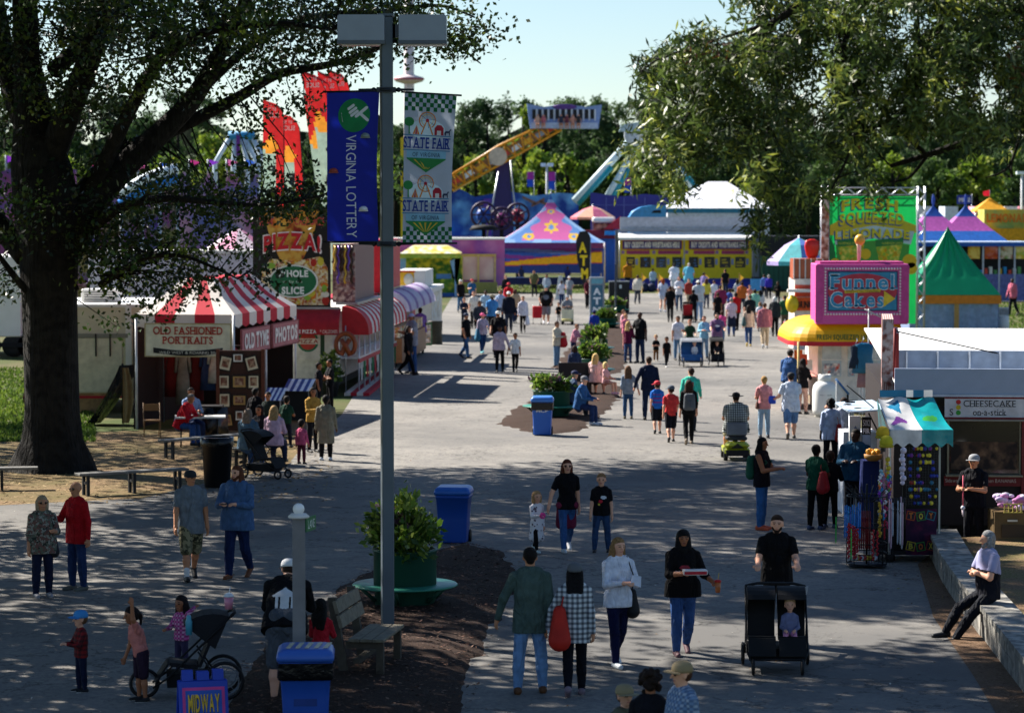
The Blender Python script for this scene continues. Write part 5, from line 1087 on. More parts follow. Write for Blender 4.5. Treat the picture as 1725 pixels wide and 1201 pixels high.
f=Fr(149,1005);t=root_px(1005,149, 'cash_machine_sign', 'grey upright cash machine pillar with large stacked letters', 'sign');bx('pillar',t,M('#8c949c',rough=.4),f.x(993),f.x(1018),0,.5,0,f.z(467),bev=.02);bx('face',t,M('#3c6c84',rough=.4),f.x(996),f.x(1015),-.014,-.003,.3,f.z(480));bx('header',t,M('#6aa8b8'),f.x(996),f.x(1015),-.014,-.003,f.z(478),f.z(470));m=MB()
for k,ch in enumerate('ATM'):letters(m,ch,(f.x(999),f.z(497+k*16),f.x(1012),f.z(485+k*16)),-.02,M('#eef2f4'),.045)
m.build('lettering',None,t)
f=Fr(158,1042);t=root_px(1042,158, 'cabinet', 'large plain black cabinet right of the cash machine pillar', 'cabinet');bx('cabinet_body',t,M('#101216',rough=.5),f.x(1026),f.x(1060),0,1.0,0,f.z(476));bx('top_plate',t,M('#5a6066'),f.x(1025.5),f.x(1060.5),-.02,1.02,f.z(476)+.003,f.z(474));bx('notice',t,M('#d8dcdc'),f.x(1043),f.x(1047),-.015,-.003,f.z(486),f.z(480))
f=Fr(156,1037);t=root_px(1037,156, 'lamp_post', 'thin dark post in front of the black cabinet', 'post');m=MB();m.lathe([(.12,0),(.06,.3),(.05,f.z(446)),(.09,f.z(445))],n=10);m.build('post',M('#3c444c'),t)
o=root_px(944,180, 'easel_sign', 'small white A shaped sign stand among the far walkers', 'sign');m=MB();m.slab([(-.35,-.3,0),(.35,-.3,0),(.12,0,1.5),(-.12,0,1.5)],(0,.04,0));m.slab([(-.35,.34,0),(.35,.34,0),(.12,.05,1.5),(-.12,.05,1.5)],(0,.04,0));m.build('board',M('#c8ccc8'),o)
# ticket booth
Y=200;f=Fr(Y,1150);t=root_px(1150,Y, 'ticket_booth', 'long yellow ticket booth trailer with white awning and two blue headings', 'ticket booth');X=f.x;Z=f.z
yel=M('#dcc816',rough=.55,var=.08);bx('body',t,yel,X(1040),X(1266),0,3,.6,Z(400));bx('lower_wall',t,pattern('blotch',['#2c2f8a', '#6a2a86', '#3a4ab0'],.9),X(1040),X(1266),-.02,3,.1,.598+0)
bx('lower_band',t,M('#2e3a96'),X(1040),X(1266),-.025,-.004,.6,Z(469));bx('roof_sign',t,M('#aab0bc',rough=.5),X(1044),X(1262),.1,.25,Z(387),Z(366));bx('gutter',t,M('#7c8490'),X(1041),X(1266),-.3,.0,Z(391),Z(387)-.004);bx('side_wall',t,M('#8a94a0'),X(1266)+.003,X(1281),.1,3,.1,Z(392))
m=MB();m.slab([(X(1041),-.3,Z(392)),(X(1266),-.3,Z(392)),(X(1267),-1.5,Z(402)),(X(1040),-1.5,Z(402))],(0,0,-.05));m.build('awning',M('#e8e8e4',rough=.6,trans=.05),t);bx('awning_edge',t,white,X(1040),X(1267),-1.53,-1.5,Z(404),Z(400));
for x in(1042,1150,1264):m=MB();m.tube([(X(x),-1.45,0),(X(x),-1.45,Z(402))],.04,6);m.build('awning_post',steelm,t)
bx('corner_pillar',t,M('#5c6470'),X(1036),X(1041),-.2,0,0,Z(388))
for a,c in((1049,1147),(1161,1259)):
 o=bx('heading_board',t,M('#2a2c88',rough=.5),X(a),X(c),-.06,-.004,Z(419),Z(406));m=MB();m.box(X(a)-.06,X(c)+.06,-.055,-.003,Z(419)-.06,Z(406)+.06);m.build('frame',M('#a0502c'),t);o.location.y=-.01
 m=MB();letters(m, 'BUY CREDITS AND WRISTBANDS HERE',(X(a)+.12,Z(417.5),X(c)-.12,Z(407.5)),-.08,M('#f6f6fa'),.045);m.build('lettering',None,t)
for i,(a,c)in enumerate(((1055,1069),(1078,1096),(1105,1122),(1132,1148),(1160,1176),(1186,1203),(1212,1230),(1238,1255))):
 o=bx('window',t,M('#0e1420',rough=.15),X(a),X(c),-.03,-.003,Z(451),Z(433));m=MB();[m.box(X(a)+random.uniform(.05,.4),X(a)+random.uniform(.42,.6),-.036,-.031,Z(450)+.05+k*.2,Z(450)+.1+k*.2+random.uniform(0,.1))for k in range(3)];m.build('sticker',M(random.choice(['#4a78b0', '#c8b030', '#8aa0b0'])),o);bx('price_card',t,M('#8090c0'),X(c)+.05,X(c)+.22,-.02,-.003,Z(446),Z(436))
for a,c in((1055,1094),(1108,1146),(1168,1203),(1215,1253)):bx('notice_strip',t,M('#a03a6a'),X(a),X(c),-.02,-.003,Z(428.5),Z(422.5));bx('notice_strip',t,M('#c8662c'),X(a),X(c),-.02,-.003,Z(422),Z(421))
for x in(1049,1101,1156,1207,1257):m=MB();poly(m,[(p_[0],p_[1])for p_ in star(X(x),Z(425),.2)],-.012,M('#8a6aa8'));m.build('star_print',None,t)
for k,x in enumerate((1081,1109,1187,1217,1245)):
 o=root_px(x,193, 'queue_post', 'slim yellow queue post in front of the ticket booth', 'post',0, 'queue posts');m=MB();m.lathe([(.18,0),(.18,.03),(.04,.05),(.04,1.35),(.06,1.36)],n=10);m.build('post',M('#b89a50'),o);m=MB();m.add([(.04,0,1.3),(.3,0,1.05),(.04,0,.8)],[(0,2,1)]);m.build('pennant',M('#d8a83a',trans=.3),o)
o=root_px(1273,190, 'notice_board', 'light blue notice board at the right end of the ticket booth', 'sign');s=190/F_PX;bx('board',o,M('#4a9ad0'),-9*s,9*s,0,.06,.25,27*s);bx('base_strip',o,M('#c8c03a'),-9*s,9*s,-.01,.06,.1,.247);bx('cap',o,dark,-8*s,8*s,-.02,.08,27*s+.003,30*s)
f=Fr(198,1310);t=root_px(1310,198, 'container', 'dark green container right of the ticket booth', 'container');bx('container_body',t,M('#14503f',rough=.6),f.x(1283),f.x(1345),0,4,.1,f.z(432));bx('upper_body',t,M('#15181c'),f.x(1283),f.x(1385),.05,4,f.z(432)+.003,f.z(398));m=MB();[m.box(f.x(x),f.x(x)+.06,-.03,-.003,.15,f.z(434))for x in range(1286,1344,8)];m.build('rib',M('#0f3f32'),t)
# behind the booth: tents, umbrella, rides
f=Fr(236,1208);t=root_px(1208,236, 'marquee', 'large white marquee roof rising behind the ticket booth', 'tent');X=f.x;Z=f.z;wt=M('#d2d6dc',rough=.6,trans=.1)
m=MB();e=Z(351);pk=Z(305);a,c,r_=X(1120),X(1300),X(1226);m.add([(a,0,e),(c,0,e),(r_+.4,7,pk),(r_-1.2,7,pk),(a,14,e),(c,14,e)],[(0,1,2,3),(1,5,2),(5,4,3,2),(4,0,3)]);m.build('roof',wt,t);bx('frieze',t,M('#2c7a98'),a+.2,c-.2,.05,.2,Z(359),e-.02);bx('wall',t,M('#c8ccd4'),a+.2,c-.2,.1,13.8,0,Z(359)-.004)
f=Fr(215,1092);t=root_px(1092,215, 'inflatable_arch', 'light blue rounded ride car peeking over the ticket booth', 'ride');m=MB();P=[(f.x(1060),f.z(366)),(f.x(1066),f.z(356)),(f.x(1080),f.z(349)),(f.x(1098),f.z(346)),(f.x(1122),f.z(347)),(f.x(1122),0),(f.x(1060),0)];m.prism(P[::-1],0,3,None,True);m.build('shell',M('#2c88c8',rough=.4),t);m=MB();m.prism([(f.x(1097),f.z(359)),(f.x(1113),f.z(359)),(f.x(1112),f.z(354)),(f.x(1100),f.z(355))],-.03,-.003);m.build('window',dark,t)
def umbrella(px,Y,ytop,yrim,w_,cols,label,base=0,nseg=8):
 f=Fr(Y,px);t=root_px(px,Y, 'parasol',label, 'umbrella');r_=w_*Y/F_PX/2;m=MB();zt,zr=f.z(ytop),f.z(yrim)
 for k in range(nseg):
  a0,a1=2*math.pi*k/nseg,2*math.pi*(k+1)/nseg;mt=M(cols[k%len(cols)],rough=.6,trans=.3);p0=(r_*math.cos(a0),r_*math.sin(a0),zr);p1=(r_*math.cos(a1),r_*math.sin(a1),zr);q0=(p0[0]*.45,p0[1]*.45,zr+(zt-zr)*.68);q1=(p1[0]*.45,p1[1]*.45,zr+(zt-zr)*.68)
  m.add([p0,p1,q1,q0,(0,0,zt)],[(0,1,2,3),(3,2,4)],mt);m.add([p0,p1,(p1[0],p1[1],zr-.18),(p0[0],p0[1],zr-.18)],[(0,3,2,1)],mt)
 m.build('canopy',None,t);m=MB();m.tube([(0,0,0),(0,0,zt+.1)],.035,6);m.build('pole',steelm,t);return t
umbrella(998,224,347,366,76,['#d87a8a', '#e0a890', '#c86a90', '#e8b8a0'], 'pink and salmon panelled parasol right of the star tent peak')
umbrella(1345,128,400,440,108,['#b8a8dc', '#58b8c0', '#6a8ad8', '#9ad0c0'], 'lilac and aqua parasol left of the lemonade billboard')
f=Fr(220,1012);t=root_px(1012,220, 'snack_stand', 'busy snack stand with white roof and red pennant left of the booth', 'stall');bx('roof',t,white,f.x(998),f.x(1036),0,2,f.z(375),f.z(366),bev=.1);m=MB();m.slab([(f.x(1016),-.3,f.z(386)),(f.x(1047),-.3,f.z(386)),(f.x(1045),-.2,f.z(364))],(0,.05,0));m.build('pennant',M('#c82834'),t);bx('counter',t,M('#7a1c34'),f.x(985),f.x(1036),-.2,1,f.z(402),f.z(388));bx('back_print',t,pattern('blotch',['#4a2c24', '#c8a890', '#8a3a3a'],2),f.x(1000),f.x(1034),.6,.7,f.z(388)+.003,f.z(376));bx('base',t,M('#2c5aa8'),f.x(985),f.x(1036),0,1,0,f.z(402)-.003);bx('ride_canopy',t,M('#2c88c8'),f.x(1018),f.x(1044),-.8,-.4,f.z(396),f.z(389))
cl=pattern('blotch',['#1a4aa8', '#2a78cc', '#6aa8dc', '#143a8c'],.28,.5)
f=Fr(262,860);t=root_px(860,262, 'ride_scenery', 'blue painted cloud scenery wall of the swing ride', 'ride');m=MB();P=[(X_,f.z(y))for X_,y in((f.x(740),335),(f.x(775),318),(f.x(800),332),(f.x(855),322),(f.x(900),330),(f.x(940),325),(f.x(974),327),(f.x(974),420),(f.x(740),420))];m.prism(P[::-1],0,.5);m.build('painted_wall',cl,t)
m=MB();[m.slab([(f.x(a),-.05,f.z(b_)),(f.x(a+22),-.05,f.z(b_+d)),(f.x(a+22),-.05,f.z(b_+d+6)),(f.x(a),-.05,f.z(b_+4))],(0,.04,0))for a,b_,d in((880,330,10),(895,345,-12),(910,338,8),(800,345,-8))];m.build('painted_figure',M('#7a5a50'),t)
bx('violet_panel',t,M('#5a3aa0'),f.x(815),f.x(828),-.3,-.1,f.z(400),f.z(335));bx('base',t,M('#a8a4c0'),f.x(742),f.x(972),-1,-.05,f.z(425),f.z(398))
f=Fr(245,1080);t=root_px(1080,245, 'ride_scenery', 'plain indigo scenery wall behind the pink parasol', 'ride');m=MB();P=[(f.x(a),f.z(b_))for a,b_ in((994,324),(1020,328),(1050,331),(1085,327),(1120,330),(1165,324),(1165,420),(996,420))];m.prism(P[::-1],0,.4);m.build('panel',M('#2a2c86',rough=.5,var=.1,scale=1),t);m=MB();[m.box(f.x(x),f.x(x)+.08,-.04,-.004,0,f.z(333))for x in(1020,1050,1085,1120,1145)];m.box(f.x(996),f.x(1165),-.05,-.005,f.z(346),f.z(345));m.build('seam',M('#5a62a8'),t)
Y=250;f=Fr(Y,845);X,Z=f.x,f.z;t=root_px(845,Y, 'swing_ride', 'swinging gondola ride with a long orange arm and purple tower', 'ride');m=MB();m.slab([(X(830),-.6,Z(400)),(X(866),-.6,Z(400)),(X(858),-.6,Z(270)),(X(836),-.6,Z(278))],(0,1.2,0));m.build('tower',M('#2c2262',rough=.5),t)
m=MB();m.tube([(X(872),-1,Z(400)),(X(860),-.7,Z(270))],.08,6);m.tube([(X(820),-1,Z(400)),(X(840),-.7,Z(290))],.08,6);m.build('stay',steelm,t)
a,c=Vector((X(758),-1.4,Z(312))),Vector((X(940),-1.4,Z(210)));d=(c-a).normalized();nrm=Vector((-d.z,0,d.x));L=(c-a).length
def along(s,v):return a+d*(L*s)+nrm*v
m=MB();m.slab([along(0,-.40),along(1,-.34),along(1,.30),along(.5,.52),along(0,.36)],(0,.5,0));m.build('arm',M('#8a5a2c',rough=.45,var=.3),t)
for v_ in(-1,1):m=MB();m.tube([along(0,v_*.62+.05),along(.5,v_*.72+.12),along(1,v_*.55)],.12,6);m.build('arm_rail',M('#d8901c',rough=.4),t)
m=MB()
for i in range(26):m.tube([along(i/26,-.6 if i%2 else.7),along((i+1)/26,.7 if i%2 else-.6)],.07,5)
m.build('arm_lattice',M('#e0981c',rough=.4),t)
m=MB()
for i in range(9):
 s0=.03+i*.108;mt=M(['#c83a24', '#d8dce0', '#e0a82c', '#8a94a8'][i%4],rough=.5);m.add([tuple(along(s0,-.22)-Vector((0,.02,0))),tuple(along(s0+.085,-.20)-Vector((0,.02,0))),tuple(along(s0+.075,.24)-Vector((0,.02,0))),tuple(along(s0+.01,.2)-Vector((0,.02,0)))],[(0,1,2,3)],mt)
m.build('arm_painting',None,t);m=MB();m.tube([along(0,.56)+Vector((0,.3,0)),along(.5,.95)+Vector((0,.3,0)),along(1,.5)+Vector((0,.3,0))],.07,6);m.tube([along(0,-.65),along(1,-.55)],.09,6);m.build('arm_rail',M('#e8c890',rough=.4),t);m=MB();m.lathe([(.8,-.1),(.8,.1)],n=20);_o=m.build('arm_roundel',M('#c8b8a8'),t);_o.rotation_euler=(R(90),0,0);_o.location=along(.45,.1)-Vector((0,.05,0))
g0,g1=X(893),X(1006);gz0,gz1=Z(218),Z(188)
m=MB();m.slab([(g0,-2.2,gz0),(g1,-2.2,gz0),(X(1012),-2.2,Z(178)),(X(985),-2.2,Z(182)),(X(950),-2.2,Z(177)),(X(915),-2.2,Z(182)),(X(887),-2.2,Z(176))],(0,1.4,0));o=m.build('gondola',M('#7a94c8',rough=.45,var=.2),t)
for k in range(11):x=X(896+k*9.7);bx('seat_back',o,M('#11141c',rough=.5),x,x+.32,-2.24,-2.205,Z(202),Z(186));bx('seat',o,M('#c8d0dc'),x+.33,x+.46,-2.26,-2.205,Z(205),Z(186))
bx('foot_board',o,M('#a8b8d8'),g0+.05,g1-.05,-2.5,-2.21,gz0+.02,Z(208));m=MB();letters(m, 'XTREME',(X(935),Z(184.5),X(968),Z(180)),-2.24,M('#3a2a6a'),.022)if False else m.ball((X(950),-2.2,Z(182)),.5,n=6,sx=2.2,sy=.1,sz=.5);m.build('crest',M('#5a3a86'),o)
for k,c in((0, '#c8a090'),(1, '#b06070'),(4, '#26304a'),(5, '#6a3040'),(6, '#c89080'),(7, '#2a2a30')):
 px=900+k*9.7+5;o=thing('person',['rider in a beige top, leftmost on the swinging gondola', 'rider in dusty red beside the leftmost gondola rider', '', '', 'rider in navy clothes at the middle of the gondola', 'rider in dark red right of the navy rider', 'rider in a peach top on the gondola', 'rider in black clothes, rightmost on the gondola'][k], 'person',tuple(t.location+Vector((X(px),-2.55,Z(210)))),0, 'people at the fair')
 skin_obj('body',[((0,0,.62),(0,0,.7),.1,.11),((0,0,0),(0,0,.5),.14,.16),((-.09,0,0),(-.1,-.35,-.02),.08,.07),((.09,0,0),(.1,-.35,-.02),.08,.07),((-.1,-.35,0),(-.1,-.35,-.4),.065,.05),((.1,-.35,0),(.1,-.35,-.4),.065,.05),((-.2,0,.45),(-.25,-.2,.15),.05,.04),((.2,0,.45),(.25,-.2,.15),.05,.04)],.045,.04,M('#c08a70'),o)
 skin_obj('shirt',[((0,0,.0),(0,0,.5),.165,.185)],.05,.02,M(c),o)
for i,(px,py,r_)in enumerate(((815,362,21),(845,368,18),(872,362,19))):
 f=Fr(226+i,px);t=root_px(px,226+i, 'spinning_car',['leftmost round lattice ride car under the swing ride tower', 'middle round lattice ride car beneath the tower', 'right round lattice ride car beside the star tent roof'][i], 'ride',0, 'lattice ride cars');s=226/F_PX;cz=f.z(py);rr2=r_*s;m=MB();m.torus((0,0,cz),rr2,.1,20,6,axis='y');m.torus((0,.5,cz),rr2*.55,.08,16,6,axis='y')
 for k in range(6):a_=R(k*60+10*i);m.tube([(0,0,cz),(rr2*math.cos(a_),0,cz+rr2*math.sin(a_))],.07,5)
 m.build('lattice',M('#2c1a3c',rough=.5),t);m=MB();m.ball((0,.3,cz-.1),rr2*.62,n=8,sy=.6);m.build('car',M(['#1c4a9c', '#7a2a6a', '#8a1c3c'][i],rough=.4),t);bx('stand',t,dark,-.15,.15,.2,.5,0,cz-rr2*.5)
f=Fr(224,815);t=root_px(815,224, 'ride_canopy', 'flat black round ride canopy left of the star tent', 'ride');m=MB();z=f.z(388);m.lathe([(.05,z+.45),(.9,z+.35),(1.15,z),(.05,z)],n=20);m.build('canopy',dark,t);m=MB();m.tube([(0,0,0),(0,0,z)],.12,6);m.build('stem',dark,t)
f=Fr(255,1070);t=root_px(1070,255, 'pendulum_ride', 'tall white and teal A-frame ride half hidden by the right tree', 'ride');X,Z=f.x,f.z
for pts_,nm in((((968,340),(1062,236)), 'leg'),(((1018,342),(1078,240)), 'leg'),(((1150,300),(1100,236)), 'leg'),(((1190,345),(1110,240)), 'leg')):
 m=MB();p0,p1=pts_;m.tube([(X(p0[0]),0,Z(p0[1])),(X(p1[0]),1,Z(p1[1]))],[.40,.32],8,M('#c8dce0',rough=.4));m.build(nm,None,t);m=MB();q=.38;m.tube([(X(p0[0])+.25,-.1,Z(p0[1])-.2),(X(p0[0])+.25+(X(p1[0])-X(p0[0]))*.6,.4,Z(p0[1])-.2+(Z(p1[1])-Z(p0[1]))*.6)],.28,8,M('#1c8a9a',rough=.4));m.build('leg_trim',None,t)
m=MB();m.X=Matrix.Translation((X(1072),.5,Z(228)))@Matrix.Rotation(R(90),4, 'X');m.lathe([(.3,-.8),(1.1,-.8),(1.1,.8),(.3,.8)],n=20);m.build('hub',M('#b8c4cc',rough=.4),t);m=MB();m.slab([(X(1042),-.5,Z(222)),(X(1075),-.5,Z(222)),(X(1078),-.5,Z(206)),(X(1045),-.5,Z(210))],(0,1,0));m.build('car',M('#9ab0b8'),t);bx('teal_plate',t,M('#1c78a8'),X(1075),X(1098),-.1,.2,Z(268),Z(240))
f=Fr(230,408);t=root_px(408,230, 'pendulum_ride', 'distant white and blue A-frame ride left of the feather flags', 'ride');X,Z=f.x,f.z
for a_,c_ in(((364,275),(390,228)),((395,275),(398,230)),((418,272),(408,230)),((450,278),(424,228)),((436,278),(412,230))):m=MB();m.tube([(X(a_[0]),0,0),(X(a_[0]),0,Z(a_[1])),(X(c_[0]),.5,Z(c_[1]))],.2,8);m.build('leg',M('#c0d0dc',rough=.4),t)
m=MB();m.tube([(X(386),.5,Z(229)),(X(430),.5,Z(229))],.35,8);m.build('crossbeam',M('#2a86b8'),t);bx('beam_banner',t,M('#6a2a8a'),X(400),X(406),-.1,.1,Z(262),Z(228))
for x0_,x1_,yt_,Y_,cs,lb in((-60,130,300,175,['#7c3a70', '#3a4488', '#945080'], 'magenta and blue fun fair facade at the far left behind the oak'),(130,300,312,180,['#4a3880', '#3a6898', '#804a78', '#6c7840'], 'violet fun fair facade directly behind the oak branches'),(300,436,306,178,['#a0648c', '#c0a0b0', '#5a64a0'], 'pink fun fair facade left of the pizza billboard')):
 f=Fr(Y_,(x0_+x1_)/2);t=root_px((x0_+x1_)/2,Y_, 'ride_facade',lb, 'ride');a,c=f.x(x0_),f.x(x1_);n=12;P=[(a+(c-a)*i/n,f.z(yt_)+.7*math.sin(i*1.7))for i in range(n+1)]+[(c,0),(a,0)];m=MB();m.prism(P[::-1],0,.4);m.build('facade_wall',pattern('blotch',cs,.5,.5),t)
 for k in range(4):x=a+(c-a)*(.15+.23*k);m=MB();m.tube([(x,.2,f.z(yt_)),(x,.2,f.z(yt_)+1.4)],.06,5);m.build('pennant_pole',steelm,t);m=MB();m.add([(x,.2,f.z(yt_)+1.4),(x+.7,.2,f.z(yt_)+1.2),(x,.2,f.z(yt_)+.9)],[(0,2,1)]);m.build('pennant',M(['#c83a8a', '#8a3ac8', '#d86aa8', '#3a6ad8'][k],trans=.3),t)
f=Fr(160,260);t=root_px(260,160, 'slide', 'bright blue curved slide seen through the oak foliage', 'ride');m=MB();P=[(f.x(205),0,f.z(345)),(f.x(240),0,f.z(322)),(f.x(270),.2,f.z(309)),(f.x(300),.4,f.z(300))];[m.tube([(p[0],p[1],p[2]+dz)for p in P],.32,8,M(c,rough=.4))for dz,c in((0, '#2478c8'),(.55, '#d8e4ec'))];m.build('chute',None,t);m=MB();[m.tube([(p[0],.3,0),(p[0],.3,p[2])],.1,6)for p in P];m.build('support',steelm,t)
f=Fr(118,398);t=root_px(402,126, 'canopy_tent', 'pink and white striped tent top behind the pizza billboard', 'tent');m=MB();zz=f.z(428)
for k in range(8):a0,a1=R(k*45),R(k*45+45);m.add([(1.6*math.cos(a0),1.6*math.sin(a0),zz),(1.6*math.cos(a1),1.6*math.sin(a1),zz),(0,0,f.z(385))],[(0,1,2)],M('#d890b0' if k%2 else '#e8d8e0',trans=.25))
m.build('roof',None,t);m=MB();[m.tube([(1.5*math.cos(R(a)),1.5*math.sin(R(a)),0),(1.5*math.cos(R(a)),1.5*math.sin(R(a)),zz)],.05,6)for a in(45,135,225,315)];m.build('pole',steelm,t)
f=Fr(300,690);t=root_px(690,300, 'drop_tower', 'slender pale observation tower with a round cabin behind the light pole', 'ride');m=MB();m.tube([(0,0,0),(0,0,f.z(-60))],.55,10);m.build('shaft',M('#d4c8c8',rough=.5),t);m=MB();z=f.z(134);m.lathe([(.5,z+.5),(.9,z+.35),(1.5,z+.2),(1.6,z),(1.4,z-.25),(.5,z-.5)],n=24);m.build('cabin',M('#c8b8bc',rough=.5),t);m=MB();m.lathe([(1.55,z+.12),(1.63,z),(1.55,z-.1)],n=24,cap=False);m.build('cabin_band',M('#a85a68'),t);bx('yellow_base',t,M('#d8b82a'),-.9,-.56,-.4,.4,0,f.z(232))
f=Fr(270,921);t=root_px(921,270, 'lamp_mast', 'distant light mast with two lamp heads right of the swing ride', 'light pole');m=MB();m.tube([(0,0,0),(0,0,f.z(277))],.12,6);m.build('pole',M('#c0c4c8'),t);[bx('lamp_head',t,M('#d0e0ec'),f.x(a),f.x(c),-.2,.2,f.z(281),f.z(275))for a,c in((911,919),(922,932))]
f=Fr(200,1719);t=root_px(1719,200, 'lamp_mast', 'distant light mast at the right edge above the lemonade stand', 'light pole');m=MB();m.tube([(0,0,0),(0,0,f.z(290))],.1,6);m.build('pole',M('#c0c4c8'),t);bx('lamp_head',t,M('#d0e0ec'),-.4,.3,-.2,.2,f.z(294),f.z(289))
for x,yt_,yb_,Y_,lb in((893,290,315,268, 'narrow violet and blue feather flag left of the distant light mast'),(929,290,320,268, 'wide magenta and blue feather flag right of the distant light mast'),(1056,300,325,262, 'small pink feather flag below the pendulum ride')):
 f=Fr(Y_,x);t=root_px(x,Y_, 'feather_flag',lb, 'flag');bx('cloth',t,M('#a83a98',trans=.3),-.3,.35,0,.02,f.z((yt_+yb_)/2),f.z(yt_));bx('cloth_foot',t,M('#2a58b8',trans=.3),-.3,.3,0,.02,f.z(yb_),f.z((yt_+yb_)/2)-.003);m=MB();m.tube([(.37,0,0),(.37,0,f.z(yt_))],.03,5);m.build('pole',steelm,t)
# far right tents
for i,(px,pk,Y_)in enumerate(((1580,344,182),(1635,344,182.6))):
 f=Fr(Y_,px);t=root_px(px,Y_, 'canopy_tent',('purple' if i==0 else 'second purple')+' and blue banded peaked tent, '+('left' if i==0 else 'right')+' one of the pair behind the green tent', 'tent',0, 'banded peaked tents');hw_=2.45;ez=f.z(408);pz_=f.z(pk);bm=[M(c,rough=.5,trans=.15)for c in('#2a6ac0', '#b85aac', '#1c4a9c')]
 for a in range(4):
  ca,sa=math.cos(a*math.pi/2),math.sin(a*math.pi/2)
  raster(t, 'roof_panel',lambda u,v:((u-.5)*2*hw_*(1-v)**1.25*ca+hw_*(1-v)**1.25*sa,(u-.5)*2*hw_*(1-v)**1.25*sa-hw_*(1-v)**1.25*ca+2.5,ez+(pz_-ez)*v),10,24,lambda u,v:0 if v<.3 else 1 if v<.66 else 2,bm)
 for sx in(-1,1):m=MB();m.tube([(sx*hw_,.1,0),(sx*hw_,.1,ez)],.05,6);m.build('pole',steelm,t)
 m=MB();m.ball((0,2.5,pz_+.25),.22,n=6,sx=.5,sy=.3,sz=1.8);m.build('finial',M('#2a4aa0'),t)
f=Fr(178,1650);t=root_px(1650,178, 'food_stall', 'long food stall under a blue edged awning with food pictures', 'stall');X,Z=f.x,f.z;bx('awning_edge',t,M('#1c58b0',trans=.1),X(1535),X(1740),-.6,-.5,Z(415),Z(409));bx('awning_top',t,M('#c8d8e8',rough=.5),X(1535),X(1740),-.5,2.5,Z(409)+.003,Z(407));bx('counter',t,M('#6a70a8',rough=.6,var=.3),X(1555),X(1725),0,.6,0,Z(462));bx('back_wall',t,M('#16181f'),X(1535),X(1740),2,2.1,0,Z(410))
for a,c,cs in((1628,1648,['#c89a2c', '#b8641c', '#e0c060']),(1656,1678,['#a8321c', '#e0a0a0', '#c8602c']),(1681,1703,['#a83c3c', '#6a9a4a', '#d8c8b0']),(1708,1730,['#d8b83a', '#8aa83a', '#e8d890'])):bx('food_picture',t,pattern('blotch',cs,2),X(a),X(c),-.3,-.26,Z(436),Z(414))
for x in(1545,1653,1680,1706):bx('post',t,M('#b0b4c0'),X(x)-.05,X(x)+.05,-.45,-.35,0,Z(415)-.003)
for k in range(9):bx('goods',t,M(['#2a8ac8', '#c84a3a', '#d8d8d0', '#5a9a5a', '#c8a83a'][k%5]),X(1650+k*8),X(1655+k*8),.1,.5,Z(462)+.003,Z(455)+.1*(k%3))
f=Fr(198,1690);t=root_px(1690,198, 'lemonade_stall', 'yellow lemonade stall with big orange lettering at the right edge', 'stall');X,Z=f.x,f.z;bx('sign_wall',t,pattern('blotch',['#8aa04a', '#c8a84a', '#d8b83a', '#a0b060'],.8),X(1656),X(1760),0,3,Z(385),Z(353));m=MB();letters(m, 'LEMONADE',(X(1660),Z(375),X(1738),Z(360)),-.03,M('#d87a1c'),.045);m.build('lettering',None,t);bx('awning',t,M('#e0a81c',trans=.2),X(1650),X(1760),-.8,3,Z(405),Z(385)-.004);bx('body',t,M('#d8c88a'),X(1660),X(1760),0,3,0,Z(405)-.004)
f=Fr(202,1665);t=root_px(1665,202, 'canopy_tent', 'small yellow peaked tent top flying a red flag', 'tent');m=MB();z0,z1=f.z(357),f.z(333)
m.add([(-1.3,-1.3,z0),(1.3,-1.3,z0),(1.3,1.3,z0),(-1.3,1.3,z0),(0,0,z1)],[(0,1,4),(1,2,4),(2,3,4),(3,0,4)],M('#e0a020',trans=.2));m.build('roof',None,t);m=MB();[m.tube([(x,y,0),(x,y,z0)],.05,5)for x in(-1.2,1.2)for y in(-1.2,1.2)];m.tube([(0,0,z1),(0,0,f.z(320))],.03,5);m.build('pole',steelm,t);m=MB();m.add([(0,0,f.z(320)),(-.5,0,f.z(323)),(-.45,0,f.z(330)),(0,0,f.z(331))],[(0,1,2,3)],M('#c81c34',trans=.3));m.build('flag',None,t)
f=Fr(206,1622);t=root_px(1634,206, 'flag', 'blue flag with pale letters above the banded tents', 'flag');bx('cloth',t,M('#2440a0',trans=.3),f.x(1610)-f.x(1634),0,0,.02,f.z(344),f.z(329));m=MB();letters(m, 'SOM',(f.x(1613)-f.x(1634),f.z(341),f.x(1632)-f.x(1634),f.z(333)),-.03,M('#b8c8e8'),.045,mirror=True);m.build('lettering',None,t);m=MB();m.tube([(.04,0,0),(.04,0,f.z(327))],.04,5);m.build('pole',steelm,t)
f=Fr(212,1690);t=root_px(1700,212, 'canopy_tent', 'low row of white and pink striped tent tops at the far right', 'tent');[bx('roof',t,M(c,trans=.1),f.x(a)-f.x(1700),f.x(a+22)-f.x(1700),0,3,2.0,f.z(348))for a,c in((1545, '#d8dce4'),(1590, '#c8d4e0'),(1640, '#e0a0b0'),(1690, '#e8e4e4'),(1715, '#d88a98'))]
f=Fr(130,1607);t=root_px(1607,130, 'canopy_tent', 'green cone roofed tent with orange valance and pale walls', 'tent');hw_=(f.x(1685)-f.x(1529))/2;ez=f.z(497);pz_=f.z(382);gt=[M('#18a074',rough=.32,var=.08,scale=1,trans=.4,spec=.5)]
def gs(ca,sa):
 def s_(u,v):
  r_=hw_*(1-v)**1.12;fold=.10*math.sin((u*5+.3)*math.pi)**4*math.sin(min(1,(1-v)*1.3)*math.pi);x,y=(u-.5)*2*r_,-r_+fold*1.3
  return(x*ca-y*sa,hw_+x*sa+y*ca,ez+(pz_-ez)*v)
 return s_
for a in range(4):raster(t, 'roof_panel',gs(math.cos(a*math.pi/2),math.sin(a*math.pi/2)),30,24,lambda u,v:0,gt)
